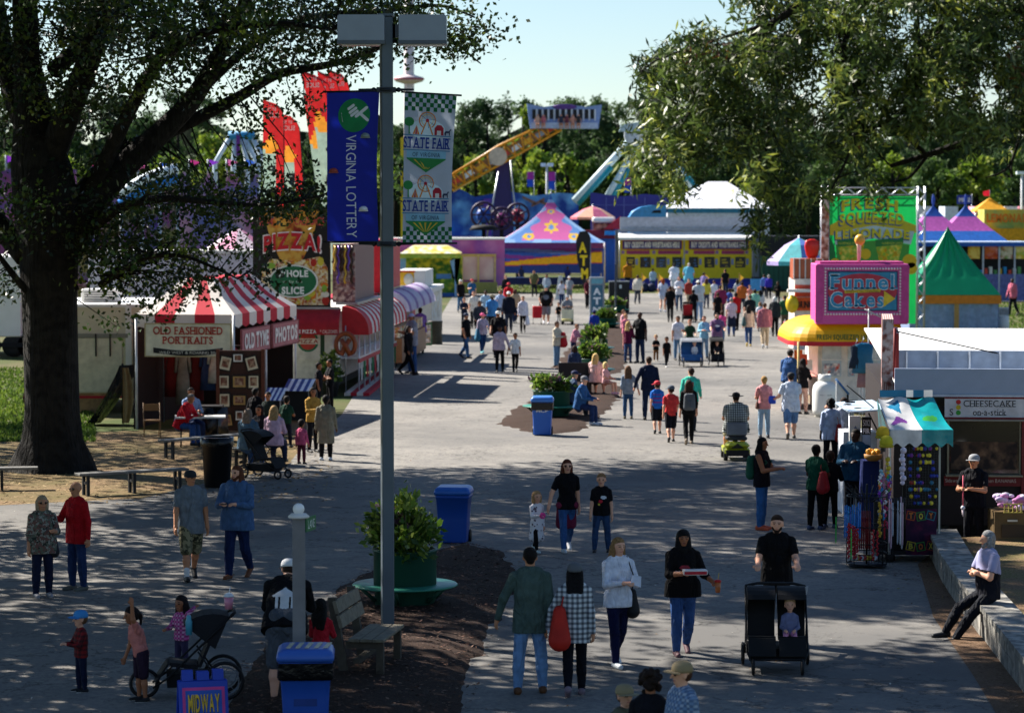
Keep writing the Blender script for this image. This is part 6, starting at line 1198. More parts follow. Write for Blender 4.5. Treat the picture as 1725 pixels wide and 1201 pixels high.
for a in range(4):
 m=MB();ca,sa=math.cos(a*math.pi/2),math.sin(a*math.pi/2);h2=hw_*1.01;V=[(-h2,-h2,ez-.02),(h2,-h2,ez-.02),(h2,-h2,ez-.40),(-h2,-h2,ez-.40)];m.add([(x*ca-y*sa,hw_+x*sa+y*ca,z)for x,y,z in V],[(0,3,2,1)]);m.build('valance',M('#c8781c',rough=.6),t)
 n=40;V=[]
 for j in range(2):
  for i in range(n+1):x=-hw_*.96+2*hw_*.96*i/n;y=-hw_*.95+.05*math.sin(i*1.1);V.append((x*ca-y*sa,hw_+x*sa+y*ca,(0,ez-.3)[j]))
 m=MB();m.add(V,[(i,i+1,n+2+i,n+1+i)for i in range(n)],None,True);m.build('wall_curtain',M('#8a9cc0',rough=.7,trans=.1),t)
bx('middle_pole_sleeve',t,M('#b08a50'),.0,.22,-.0,.04,0,ez-.35)
t2=root_px(1690,132, 'fan_barrel', 'white barrel with a box fan on top right of the green tent', 'fan');m=MB();m.lathe([(.25,0),(.27,.4),(.25,.85)],n=16);m.build('barrel',white,t2);bx('fan_box',t2,M('#c8ccd0'),-.22,.22,-.12,.12,.853,1.25);m=MB();[m.box(-.18+k*.07,-.15+k*.07,-.135,-.122,.9,1.2)for k in range(6)];m.build('grille',M('#5a5e66'),t2)
q=G(1705,530);t2=thing('picnic_table', 'dark folding table on the grass at the right edge', 'table',(q.x,q.y,0));bx('tabletop',t2,M('#3a3c40'),-1,1,-.4,.4,.7,.74);m=MB();[m.tube([(x,y,0),(x,y,.7)],.025,5)for x in(-.8,.8)for y in(-.3,.3)];m.build('leg',dark,t2)
# lemonade billboard on a truss
Y=120;f=Fr(Y,1470);X,Z=f.x,f.z;t=root_px(1470,Y, 'billboard', 'green and yellow lemonade billboard hung in an aluminium truss frame', 'billboard');al=M('#b4b8be',rough=.3,metal=.5)
def truss(x0,x1,z0,z1,vert):
 m=MB();w_=.15;q=[(-1,-1),(1,-1),(1,1),(-1,1)]
 for a,b_ in q:
  m.tube([((x0+x1)/2+a*w_,b_*w_,z0),((x0+x1)/2+a*w_,b_*w_,z1)]if vert else[(x0,b_*w_,(z0+z1)/2+a*w_),(x1,b_*w_,(z0+z1)/2+a*w_)],.028,6)
 n=int(((z1-z0)if vert else(x1-x0))/.34)
 for k in range(n):
  for s_ in(-1,1):
   for b_ in(-1,1):
    if vert:m.tube([((x0+x1)/2+s_*w_*(-1)**k,b_*w_,z0+(z1-z0)*k/n),((x0+x1)/2-s_*w_*(-1)**k,b_*w_,z0+(z1-z0)*(k+1)/n)],.016,4)if s_>0 else None
    else:m.tube([(x0+(x1-x0)*k/n,b_*w_,(z0+z1)/2+s_*w_*(-1)**k),(x0+(x1-x0)*(k+1)/n,b_*w_,(z0+z1)/2-s_*w_*(-1)**k)],.016,4)if s_>0 else None
 return m
truss(X(1542),X(1558),0,Z(314),True).build('truss_tower',al,t);truss(X(1380),X(1396),0,Z(314),True).build('truss_tower',al,t);truss(X(1396),X(1543),Z(329),Z(316),False).build('truss_beam',al,t)
bx('tower_wrap',t,pattern('blotch',['#d8c8b8', '#c8804a', '#e8d8c8', '#8a5a4a'],3),X(1382),X(1394),-.22,-.20,Z(440),Z(330))
b0=MB();poly(b0,rect(X(1396),Z(545),X(1541),Z(331)),-.16,M('#18a850',rough=.5,var=.15,scale=1,trans=.45));b0 .build('banner',None,t);m=MB()
def PB(pts,y,c):poly(m,[(X(a),Z(b_))for a,b_ in pts],y,M(c,rough=.5,var=.08)if isinstance(c,str)else c)
PB([(1396,380),(1410,372),(1470,365),(1520,372),(1541,380),(1541,392),(1500,402),(1440,402),(1396,396)],-.165, '#c8b82a');PB([(1402,392),(1470,380),(1538,390),(1532,412),(1470,402),(1406,416)],-.170, '#b8ccd0');PB([(1396,400),(1404,415),(1420,545),(1396,545)],-.172, '#0c7a3c')
PB([(1406,412),(1468,405),(1530,412),(1520,545),(1416,545)],-.174, '#4a9a3a')
for a,s_ in((1418,1),(1482,1)):PB([(a-10,408),(a+38,404),(a+28,445),(a-2,445)],-.178,pattern('blotch',['#d8c020', '#c88a1c', '#e8d860', '#8ab03a'],4));PB([(a-10,404),(a+38,400),(a+37,412),(a-9,416)],-.182, '#2c7a34')
for q in((1456,428,9),(1530,440,12),(1533,452,10),(1405,444,9)):PB(ell(q[0],q[1],q[2],q[2]),-.186, '#e0b81c')
m.build('fruit_picture',None,t);m=MB()
for tx,r_,arc in(('FRESH',(1415,338,1510,357),.12),('SQUEEZED',(1412,361,1520,384),.12),('LEMONADE',(1405,388,1530,404),.08)):
 p0=(X(r_[0]),Z(r_[3]),X(r_[2]),Z(r_[1]));letters(m,tx,(p0[0]-.05,p0[1]-.05,p0[2]-.02,p0[3]-.03),-.196,M('#1c5a8a'),.045,arc=arc,gap=.1);letters(m,tx,p0,-.202,M('#f6e43a',trans=.3),.045,arc=arc,gap=.1)
for a in(1411,1484):letters(m, 'HOMEMADE LEMON',(X(a),Z(412),X(a+34),Z(408)),-.19,M('#c8d04a'),.0)
m.build('lettering',None,t)
# funnel cake stand
Y=83;f=Fr(Y,1440);X,Z=f.x,f.z;t=root_px(1440,Y, 'food_stand', 'funnel cake stand with bulging yellow awning and white windows', 'food stand');yw=M('#e0ac14',rough=.5,var=.05,trans=.2)
bx('body',t,M('#dedcd4',rough=.5),X(1378),X(1512),0,3.6,.3,Z(575)-.05);bx('base',t,M('#8a7a64'),X(1380),X(1512),.05,3.6,.0,.297);bx('door',t,M('#c8c4b8'),X(1378),X(1384),-.03,-.003,.35,2.0)
for a,c in((1385,1417),(1428,1440),(1446,1500)):o=bx('window',t,M('#b8c8d0',rough=.15,spec=.6),X(a),X(c),-.03,-.003,Z(634),Z(580));bx('window_goods',o,pattern('blotch',['#c8ccd0', '#c8543a', '#e8e4dc', '#7a8a9a'],6),X(a)+.04,X(c)-.04,-.04,-.031,Z(632),Z(612));bx('frame',o,white,X(a)-.03,X(c)+.03,-.05,-.041,Z(607),Z(605))
m=MB();ns=10;prof=[(.95*math.cos(R(90-a)),.62*math.sin(R(90-a)))for a in range(0,91,10)]
zb=Z(573)
xl,xr=X(1382),X(1512);rings=[]
for o_,h_ in prof:
 path=[(xl-o_,3.2)]+[(xl-o_,.4)]+[(xl-o_*math.cos(R(a)),.0-o_*math.sin(R(a)))for a in range(0,91,15)]+[(xr,-o_)]
 rings.append([(x,y,zb+h_)for x,y in path])
for k in range(len(rings)-1):
 n=len(rings[0])
 for j in range(n-1):m.add([rings[k][j],rings[k][j+1],rings[k+1][j+1],rings[k+1][j]],[(3,2,1,0)],None,True)
m.build('awning',yw,t);m=MB();n=len(rings[-1])
for j in range(n-1):p0,p1=rings[-1][j],rings[-1][j+1];m.add([p0,p1,(p1[0],p1[1],zb-.13),(p0[0],p0[1],zb-.13)],[(0,3,2,1)])
m.build('awning_hem',red,t);m=MB();letters(m, 'FRESH SQUEEZED LEMON',(X(1390)-.35,zb+.03,X(1500)-.5,zb+.21),-1.0,M('#5a6a2c'),.045);m.build('lettering',None,t)
for x in(X(1340),X(1500)):m=MB();m.tube([(x,-.88,0),(x,-.88,zb)],.035,8);m.build('awning_post',M('#c8b070'),t)
bx('side_counter',t,M('#d89a90',rough=.5),xl-.75,xl-.01,.1,3,.95,1.0);bx('side_counter_front',t,pattern('blotch',['#e0b0a0', '#d88a6a', '#e8d0c0'],5),xl-.72,xl-.68,.1,3,.1,.947)
for i,(a,b_,c)in enumerate(((1352,596, '#d8502c'),(1362,606, '#e8e4dc'),(1346,590, '#e87a2c'))):bx('hanging_card',t,M(c),X(a)-.12,X(a)+.12,-.2+.2*i,-.18+.2*i,Z(b_+18),Z(b_))
t2=root_px(1448,Y-.3, 'roof_sign', 'pink sign box framed with round bulbs reading funnel cakes', 'sign');f=Fr(Y-.3,1448);X,Z=f.x,f.z;pkm=M('#d0509a',rough=.45,var=.05)
z0,z1=Z(545),Z(444);bx('box',t2,pkm,X(1371),X(1525),-.55,1.0,z0,z1,bev=.02);bx('lid',t2,M('#a83a7a'),X(1378),X(1518),-.4,.9,z1+.002,z1+.06);bx('side_panel',t2,M('#c44890'),X(1371)-.02,X(1382),-.57,-.553,z0+.05,z1-.05)
bx('side_panel',t2,M('#c44890'),X(1512),X(1525)+.02,-.57,-.553,z0+.05,z1-.05)
bx('screen_frame',t2,M('#3c3a5a'),X(1390),X(1507),-.575,-.552,Z(523),Z(456));bx('screen',t2,M('#2c86b0',rough=.4),X(1392),X(1505),-.585,-.577,Z(521),Z(458));m=MB();poly(m,[(X(1448)+1.0*math.cos(R(a))*1.0,Z(490)+.52*math.sin(R(a)))for a in range(0,360,12)],-.589,M('#b83a4c'));m.build('red_oval',None,t2)
m=MB();bulb=M('#f0dce4',rough=.25)
for k in range(27):[m.ball((X(1386)+(X(1511)-X(1386))*k/26,-.57,z),.034,n=5)for z in(Z(452),Z(528))]
for k in range(1,15):[m.ball((x,-.57,Z(528)+(Z(452)-Z(528))*k/15),.034,n=5)for x in(X(1386),X(1511))]
m.build('bulb',bulb,t2);m=MB();navy=M('#dfe8f0')
for tx,a,b_,c,d in(('Funnel',1395,462,1500,487),('Cakes',1395,491,1483,516)):
 letters(m,tx,(X(a)-.02,Z(d)-.02,X(c)+.02,Z(b_)+.02),-.594,navy,.045,gap=.09,serif=True);letters(m,tx,(X(a),Z(d),X(c),Z(b_)),-.600,M('#3a90bc'),.022,gap=.12,serif=True)
m.build('lettering',None,t2);m=MB();poly(m,[(X(1418),Z(493)),(X(1478),Z(491)),(X(1478),Z(486)),(X(1418),Z(488))],-.604,M('#d8b83a'));letters(m, 'AMERICAS OLD FASHIONED',(X(1420),Z(491.5),X(1476),Z(488)),-.607,M('#5a4a2a'),0.0);poly(m,[(X(1483),Z(516)),(X(1503),Z(502)),(X(1484),Z(489))],-.604,M('#e0c03a'));m.build('ribbon',None,t2)
o=root_px(1446,Y-.2, 'corn_dog_prop', 'pale lemon shaped prop on a post above the pink sign', 'prop');o.location.z=z1+.06;m=MB();m.lathe([(.05,0),(.06,.45),(.09,.5)],n=10);m.build('stem',M('#d8c8a8'),o);m=MB();m.ball((.02,0,.62),.14,n=10,sx=1.1,sz=1.2);m.build('fruit',M('#dca83c',rough=.4),o)
Y=118;f=Fr(Y,1355);X,Z=f.x,f.z;t=root_px(1355,Y, 'drinks_stand', 'red and white drinks stand with an orange sign and yellow barrel front', 'stall')
bx('body',t,M('#d8d0c8',rough=.5),X(1338),X(1400),0,2.5,.0,Z(470));bx('upper_case',t,M('#b05a3c',rough=.3),X(1336),X(1385),.1,1.5,Z(470)+.003,Z(436));m=MB();[m.box(X(1336)+k*.24,X(1336)+k*.24+.04,.06,.097,Z(470),Z(436))for k in range(6)];m.build('case_frame',white,t);bx('red_stripe',t,M('#c84a34'),X(1338),X(1400),-.02,-.003,Z(500),Z(480));bx('sign_panel',t,M('#d8541c'),X(1338),X(1372),-.12,-.08,Z(523),Z(501));m=MB();letters(m, 'DRINKS',(X(1341),Z(519),X(1371),Z(507)),-.13,M('#14100c'),.045);m.build('lettering',None,t)
m=MB();m.ball((X(1333),-.2,Z(512)),.27,n=10,sz=1.4);m.build('barrel_front',M('#d8b81c',rough=.4),t);bx('white_shelf',t,white,X(1325),X(1370),-.4,-.05,Z(492),Z(487))
t=root_px(1367,119, 'heart_prop', 'glossy red rounded prop above the drinks stand', 'prop');f=Fr(119,1367);m=MB();m.loft([[(a*math.cos(k*math.pi/6),.3*a*math.sin(k*math.pi/6),z)for k in range(12)]for a,z in((.06,f.z(441)),(.25,f.z(430)),(.32,f.z(415)),(.28,f.z(406)),(.1,f.z(403)))]);m.build('prop_body',M('#c8281c',rough=.3),t);m=MB();m.tube([(0,0,0),(0,0,f.z(440))],.05,6);m.build('post',steelm,t)
q=G(1338,577);t=thing('covered_table', 'small table under a red checked cloth beside the drinks stand', 'table',(q.x,q.y,0));bx('tabletop',t,M('#c8707a'),-.45,.5,-.4,.4,.86,.9);m=MB();m.loft([[(-.42,-.38,.86),(.48,-.38,.86),(.48,.38,.86),(-.42,.38,.86)],[(-.5,-.44,.1),(.55,-.44,.1),(.55,.44,.1),(-.5,.44,.1)]],cap=False,smooth=False);m.build('cloth',pattern('plaid',['#c84a4a', '#e0a8a0', '#e8d8d0'],4),t)
q=G(1391,704);t=thing('propane_tank', 'big upright white propane tank in front of the funnel cake stand', 'tank',(q.x,q.y+.3,0));r_=21*q.y/F_PX;h=At(CX,652,q.y).z;m=MB();m.lathe([(r_*.7,.06),(r_*.95,.12),(r_,.22),(r_,h-.12),(r_*.93,h+.02),(r_*.7,h+.12),(r_*.4,h+.16),(.05,h+.17)],n=32);m.build('vessel',M('#e4e4e0',rough=.3,var=.03,coat=.3),t);m=MB();m.lathe([(r_*.52,h+.1),(r_*.52,h+.34),(r_*.46,h+.34),(r_*.46,h+.1)],n=24);m.build('collar',M('#dcdcd8',rough=.3),t);m=MB();m.lathe([(r_*.8,0),(r_*.8,.1),(r_*.74,.1)],n=24);m.build('foot_ring',M('#c8c4b4'),t);m=MB();m.lathe([(.05,h+.16),(.05,h+.3),(.02,h+.31)],n=8);m.build('valve',M('#a08a4a',metal=.7),t);m=MB();letters(m, 'PROPANE',(-.16,h*.72,.16,h*.76),-r_*.995,M('#7a7a80'),0.0);m.build('lettering',None,t)
q=G(1462,722);Yr=q.y;f=Fr(Yr,1462);X,Z=f.x,f.z;t=root_px(1462,Yr, 'garment_rack', 'wire grid display rack hung with clothes behind the cheesecake trailer corner', 'rack');m=MB()
for k in range(9):m.box(X(1450)+k*.09,X(1450)+k*.09+.008,.3,.31,0,Z(590))
for k in range(20):m.box(X(1450),X(1450)+.73,.312,.32,.1+k*.1,.108+k*.1)
m.build('wire_grid',M('#c8ccd0',rough=.4),t);m=MB();m.tube([(X(1463),0,0),(X(1463),0,Z(520))],.02,6);m.tube([(X(1456),0,Z(521)),(X(1489),0,Z(537))],.02,6);m.build('pole',M('#a8acb0',rough=.4),t)
for lb,a,yt_,yb_,wd_,c in(('glossy teal blue top hanging on the wire rack',1455,577,628,.42, '#1c6488'),('dark navy garment hanging behind the teal top',1444,580,620,.3, '#18283c'),('long dusty rose fringed skirt hanging on the rack',1452,600,652,.18, '#9a7278')):
 o=root_px(a,Yr-.15, 'hanging_garment',lb, 'clothing');zt,zb2=Z(yt_),Z(yb_);m=MB();m.loft([[(r_*math.cos(k*math.pi/8),.4*r_*math.sin(k*math.pi/8)+.01*math.sin(k*3),z)for k in range(16)]for r_,z in((wd_*.75,zb2),(wd_*.7,zb2+.2),(wd_*.55,(zt+zb2)/2),(wd_*.62,zt-.06),(.08,zt))]);m.build('garment',M(c,rough=.35 if c=='#1c6488' else.8,bump=.5),o);m=MB();m.tube([(-.06,0,zt),(0,0,zt+.1),(0,.1,zt+.16)],.008,5);m.build('hanger',steelm,o)
Yb=50;f=Fr(Yb,1560);X,Z=f.x,f.z
t=thing('side_board', 'tall streaky red edged board standing up from the white trailer corner', 'sign',(At(1505,CY,51).x,51,0),R(-7));bx('panel',t,pattern('stripesx',['#8a6a66', '#b8a8a4', '#6a4a48'],8),-.20,.0,.0,2.6,2.66,3.95);bx('panel_edge',t,M('#7c1c1c',rough=.5),.003,.10,-.02,2.6,2.60,3.70);m=MB();m.slab([(-.21,-.01,2.9),(.0,-.01,2.62),(.0,-.01,3.85),(-.1,-.01,3.96),(-.2,-.01,3.7)],(0,-.015,0));m.build('marbled_face',pattern('blotch',['#8a6a60', '#a89a98', '#6a3a34', '#b0a8a8'],6),t)  # front face blotched in brown, grey and dull red
t=root_px(1560,Yb, 'food_trailer', 'white cheesecake trailer with a broad flat roof in the right foreground', 'food trailer',-5);lx=X(1508);rx=X(1860);gw=M('#98a6bc',rough=.5,var=.05)
bx('body',t,M('#241a18',rough=.6),lx,rx,.12,14,.35,2.44);bx('parapet',t,gw,lx,rx,0,.10,Z(664),Z(621));m=MB();[m.box(lx+a,lx+a+.03,-.01,.0,Z(664),Z(621))for a in(1.2,)]
bx('inner_curb',t,M('#8494ac',rough=.5),lx+.1,rx,1.0,1.06,2.9,Z(622)+.28);[bx('curb_post',t,M('#c8d0dc'),X(x),X(x)+.03,.94,.997,2.9,Z(622)+.26)for x in(1531,1584,1638,1690)]
m=MB();m.slab([(lx,.11,2.86),(rx,.11,2.86),(rx,15,3.15),(lx,15,3.15)],(0,0,.04));m.build('roof',M('#e6e6e4',rough=.5,var=.03),t);bx('roof_trim',t,M('#c0c8d4'),lx,rx,-.03,-.003,Z(668),Z(664)-.003)
bx('sign_board',t,M('#c8c8cc',rough=.5),X(1592),rx,-.03,.10,Z(702),Z(671));bx('sign_edge',t,M('#7c1a20'),X(1592),rx,-.036,.1,Z(671)+.003,Z(668.5));bx('sign_edge',t,M('#7c1a20'),X(1592),rx,-.036,.1,Z(705),Z(702)-.003)
m=MB();k2=M('#1c1c20');letters(m, 'CHEESECAKE',(X(1623),Z(684.5),X(1710),Z(673.5)),-.036,k2,0.0,serif=True,gap=.09);letters(m, 'on-a-stick',(X(1639),Z(699),X(1694),Z(688)),-.036,k2,0.0,serif=True,gap=.09);letters(m, 'S',(X(1600),Z(699),X(1606),Z(688)),-.036,k2,0.0)
for i,c in enumerate(('#c02a2a', '#c8b02a', '#3a9a3a')):poly(m,ell(X(1614.5),Z(676.5+9*i),.042,.042),-.036,M(c))
m.build('lettering',None,t);bx('awning_rail',t,M('#8a8478'),X(1592),rx,-.12,-.05,Z(708),Z(705)-.003)
o=bx('serving_window',t,M('#2a2420',rough=.12,spec=.7),X(1600),X(1717),.06,.117,Z(798),Z(708));bx('frame',o,M('#8a8068'),X(1597),X(1600),.04,.12,Z(798),Z(708));bx('frame',o,M('#8a8068'),X(1717),X(1720),.04,.12,Z(798),Z(708));bx('sill',t,M('#8a8068',rough=.4),X(1594),X(1722),-.15,.11,Z(801),Z(798)-.003);bx('menu_photo',o,pattern('blotch',['#4a382c', '#8a6a50', '#2a2220'],3),X(1603),X(1714),.045,.057,Z(790),Z(744))
bx('red_band',t,M('#6e1418',rough=.5),X(1592),rx,.03,.117,Z(818),Z(801)-.004);m=MB();letters(m, 'Sidewalk Sundaes   frozen BANANAS',(X(1594),Z(812),X(1712),Z(806)),.024,M('#c8b8b0'),0.0,serif=False);m.build('lettering',None,t);bx('red_pillar',t,M('#6e1418',rough=.5),X(1720)+.01,X(1740),.0,.1,.4,Z(708))
m=MB();m.tube([(lx+.02,.5,Z(560)),(rx,1.5,Z(672)+.35)],.012,5);m.build('guy_cable',dark,t);m=MB();m.tube([(lx+.02,.5,2.88),(lx+.02,.5,Z(555))],.03,6);m.build('cable_post',M('#7c1c1c'),t)
for x in(X(1640),X(1760)):m=MB();m.X=Matrix.Translation((x,.5,.38))@Matrix.Rotation(R(90),4, 'X');m.lathe([(.2,-.12),(.38,-.12),(.38,.12),(.2,.12)],n=18);m.build('wheel',M('#161616'),t)
t=root_px(1465,54, 'folding_awning', 'flat white metal serving flap propped out over the small signs', 'awning');f=Fr(54,1465);X,Z=f.x,f.z;zz=Z(695);m=MB();m.slab([(X(1430),-.1,zz),(X(1498),-.1,zz+.05),(X(1492),2.0,zz+.08),(X(1428),2.0,zz+.03)],(0,0,.03));m.build('flap',M('#b8cce0',rough=.3,var=.05),t)
for x in(1432,1496):m=MB();m.tube([(X(x),0,0),(X(x),0,zz)],.02,6);m.build('leg',steelm,t)
m=MB();m.tube([(X(1466),.2,zz-.02),(X(1492),.2,zz-.6)],.015,5);m.tube([(X(1430),.3,zz+.5),(X(1478),.3,zz+.05)],.012,5);m.build('strut',blk,t);bx('white_box',t,M('#d8dce4'),X(1432),X(1490),1.0,1.9,.0,zz-.45);m=MB();[m.box(X(a),X(a)+.16,1.2,1.25,zz+.10,zz+.13)for a in(1437,1440)];m.build('latch',dark,t)
for a,b_,c in((1450,.4,.045),(1442,1.3,.06)):m=MB();m.ball((X(a),b_,zz+c),.09,n=6,sz=.3);m.build('roof_vent',dark,t)
t=root_px(1420,70, 'white_panel', 'white folded stall panel leaning beside the propane tank', 'panel');f=Fr(70,1420);m=MB();m.slab([(f.x(1409),0,f.z(700)),(f.x(1427),0,f.z(702)),(f.x(1427),0,f.z(662)),(f.x(1409),0,f.z(640))],(.0,.06,0));m.build('panel_face',M('#d4d6d8'),t);m=MB();m.tube([(f.x(1408),-.02,f.z(638)),(f.x(1430),-.02,f.z(664))],.03,6);m.build('blue_edge',M('#3a6aa0'),t);bx('dark_edge',t,dark,f.x(1427),f.x(1430),-.02,.06,f.z(700),f.z(664));bx('foot',t,white,f.x(1409),f.x(1429),0,.06,0,f.z(702)-.01)
t=root_px(1452,53, 'menu_sign', 'black and white small stall menu sign under the flap', 'sign');f=Fr(53,1452);X,Z=f.x,f.z;bx('board',t,white,X(1434),X(1453),.2,.25,0,Z(702));bx('black_board',t,blk,X(1454),X(1469),.1,.16,0,Z(703));m=MB();letters(m, 'FIR',(X(1455.5),Z(731),X(1467.5),Z(722)),.095,M('#e8e8e8'),.045);letters(m, '5012',(X(1455.5),Z(718),X(1467.5),Z(708)),.095,M('#d8d8d8'),0.0);m.build('lettering',None,t);bx('pale_card',t,M('#a8c0d8'),X(1454.5),X(1468.5),.08,.094,Z(755),Z(733));m=MB();poly(m,[(X(1439),Z(728)),(X(1449),Z(728)),(X(1444),Z(718))],.19,M('#5a6a8a'));m.build('print',None,t);bx('green_band',t,M('#2c7a34'),X(1454.5),X(1468.5),.08,.094,Z(762),Z(755.5))
o=root_px(1472,52, 'lemon_bowl', 'wooden bowl heaped with oranges and lemons on a blue skirted table', 'bowl');f=Fr(52,1472);o.location.z=f.z(776);m=MB();m.lathe([(.10,0),(.16,.05),(.17,.12),(.14,.12)],n=16);m.build('bowl',M('#a87a3a',rough=.5),o);m=MB();[m.ball((random.uniform(-.1,.1),random.uniform(-.1,.1),.13+random.uniform(0,.06)),.045,n=6)for _ in range(14)];m.build('fruit',M('#e0a02c',rough=.4),o)
t=root_px(1470,52.1, 'covered_table', 'tall table under a royal blue cloth below the fruit bowl', 'table');zt=f.z(777);m=MB();m.loft([[(-.16,.0,zt),(.14,.0,zt),(.14,.4,zt),(-.16,.4,zt)],[(-.20,-.05,.05),(.17,-.05,.05),(.17,.45,.05),(-.20,.45,.05)]],smooth=False);m.build('cloth',M('#0e2260',rough=.7,bump=.3),t)
# toy cart
Y=47.6;f=Fr(Y,1548);X,Z=f.x,f.z;t=root_px(1548,Y, 'toy_cart', 'toy cart with a shiny teal and white cloth canopy and toy box panel', 'cart',3);x0,x1=X(1496),X(1602)
tm=[M('#dcdcdc',rough=.35,trans=.12,bump=.3,scale=6),M('#149aa0',rough=.22,trans=.12,bump=.35,scale=5,spec=.6),M('#1c78a0',rough=.4),M('#7c3a94',rough=.5),M('#3a9a34',rough=.4)]
foot=[(.08,.18),(.16,.28),(.26,.35),(.34,.50),(.40,.54),(.52,.50),(.62,.46),(.68,.42),(.66,.36),(.58,.34),(.50,.34),(.40,.28),(.30,.22),(.18,.16)]
def tf(u,v):
 if u<.51:
  if inpoly(u*1.85,v*1.05,foot):return 3
  if inpoly(u,v,[(.10,.84),(.34,.93),(.32,.60),(.26,.66)]):return 2
  return 0
 return 4 if((u-.75)/.14)**2+((v-.42-(u-.75)*.5)/.10)**2<1 else 1
raster(t, 'canopy_top',lambda u,v:(x0+(x1-x0)*(u*(1-.10*v)+.02*v)-.05*v,-.25+1.0*v,Z(722)-.0+(Z(676)-Z(722))*v+.03*math.sin(u*12)*math.sin(v*5)-.05*math.sin(v*3.1)),56,40,tf,tm)
raster(t, 'canopy_valance',lambda u,v:(x0+(x1-x0)*u,-.25-.01*math.sin(u*20),Z(722)-(.0)+(-.26-.035*math.cos(u*31))*(1-v)),40,4,lambda u,v:0 if u<.51 else 1,[tm[0],tm[1]]);raster(t, 'canopy_side',lambda u,v:(x0-.05*v,-.25+1.0*u,Z(722)-.25+(u*(Z(676)-Z(722))+.25)*v),14,10,lambda u,v:1,tm)
raster(t, 'canopy_back',lambda u,v:(x0+(x1-x0)*u*.86,.76,Z(676)+.02+v*.12),30,4,lambda u,v:2 if u<.5 or.62<u<.84 else 0,tm)
for x in(x0+.02,X(1498)):m=MB();m.tube([(x,-.1,.15),(x,-.1,Z(722))],.022,6,M('#c8c8c4'));m.build('post',None,t)
bx('deck',t,blk,X(1478),X(1600),-.1,.9,.14,.20);bx('back_panel',t,M('#141210'),X(1528),X(1586),.3,.34,.9,Z(735));m=MB()
for k in range(13):m.box(X(1528)+k*.047,X(1528)+k*.047+.006,.0,.008,.95,Z(752))
for k in range(24):m.box(X(1528),X(1585),.009,.016,.98+k*.045,.985+k*.045)
m.build('wire_grid',M('#2a2c34',rough=.4),t);bx('white_edge',t,M('#b8b8ac'),X(1583),X(1586),-.02,.02,.2,Z(752));bx('counter_back',t,blk,X(1480),X(1586),.35,.4,.2,1.0)
for x in(X(1500),X(1585)):m=MB();m.X=Matrix.Translation((x,-.05,.09))@Matrix.Rotation(R(90),4, 'X');m.lathe([(.03,-.03),(.09,-.03),(.09,.03),(.03,.03)],n=14);m.build('wheel',blk,t)
o=bx('toy_box_panel',t,pattern('blotch',['#3a1238', '#5a1a3a', '#2c1230'],4),X(1526),X(1578),-.12,-.09,Z(933),Z(856));m=MB();bc=['#b04a1c', '#3a7a3a', '#1c7a8a', '#b8a02a', '#3a8a3a', '#a03a2a']
for row,(tx,yy)in enumerate((('TOY',867),('BOX',918))):
 m=MB()
 for k,ch in enumerate(tx):cx,cz=X(1534+k*17),Z(yy)-.01*(k%2);a=R((-12,10,-15)[k]);c,s_=math.cos(a),math.sin(a);b_=.075;poly(m,[(cx+x*c-z*s_,cz+x*s_+z*c)for x,z in((-b_,-b_),(b_,-b_),(b_,b_),(-b_,b_))],-.124,M(bc[row*3+k]));poly(m,[(cx+x*c-z*s_,cz+x*s_+z*c)for x,z in((-.06,-.06),(.06,-.06),(.06,.06),(-.06,.06))],-.128,M('#2a1a2c'));letters(m,ch,(cx-.035,cz-.05,cx+.035,cz+.05),-.132,M('#c8b83a' if(row+k)%2 else '#c8702a'),.045)
 m.build('letter_blocks',None,o)
for i in range(70):
 x=X(1531)+random.random()*(X(1580)-X(1531));z=1.0+int(random.random()*9)*.115;o=thing('toy_pack', 'small wrapped toy in a mixed pack clipped to the cart grid', 'toy',t.location+Vector((x,-.03,z)),0, 'packed toys on the cart grid')
 m=MB();m.ball((0,0,0),random.uniform(.025,.04),n=5,sy=.5);m.build('toy',M(random.choice(['#b8a020', '#1c2c8a', '#c8b830', '#2a3a9a', '#8a2a2a', '#2a6a8a', '#d8c840', '#6a2a8a']),rough=.35),o)
def hang(name,label,grp,px,yt,yb,Yd,w_,c,seg=1,blob=False):
 f=Fr(Yd,px);o=root_px(px,Yd,name,label, 'toy',0,grp);o.location.z=f.z(yb);h=f.z(yt)-f.z(yb);m=MB()
 if blob:n=max(3,int(h/(w_*1.5)));[m.ball((.012*math.sin(k*2),0,h*(k+.5)/n),w_*(.8+.3*(k%2)),n=6)for k in range(n)]
 else:m.lathe([(w_*.4,0),(w_,.03),(w_*1.05,h*.7),(w_*.6,h*.78),(w_*1.4,h*.8),(w_*.7,h*.83),(w_*.7,h*.98),(.004,h)],n=8)
 m.build('toy_body',M(c,rough=.35),o);return o
for k in range(9):hang('toy_sword', 'blue toy sword hanging in the bundle on the left toy rack', 'blue toy swords',1425+k*3.2,850+random.uniform(-6,6),905+random.uniform(-10,12),46.6+random.uniform(-.15,.15),.014,random.choice(['#1c58b0', '#2478c8', '#3a90d0']))
for k in range(8):hang('toy_snake', 'red knobbly toy snake hanging below the left toy rack', 'red toy snakes',1431+k*3+(4*k if k>5 else 0),880+k*2,938+random.uniform(-8,6),46.4+random.uniform(-.1,.1),.018, '#a81420',blob=True)
for k in range(7):hang('toy_wand', 'dark red slim toy wand hanging in the middle of the left toy rack', 'red toy wands',1447+k*3.4,860,925,46.8,.013, '#7c0c14')
for k in range(12):hang('toy_wand', 'pale slim toy wand hanging in front of the toy cart post', 'pale toy wands',1497+random.uniform(-8,26),random.uniform(835,850),random.uniform(900,925),46.9+random.uniform(-.2,.2),.014,random.choice(['#d0d0d4', '#c8a8b8', '#b02030', '#a8b4c4']))
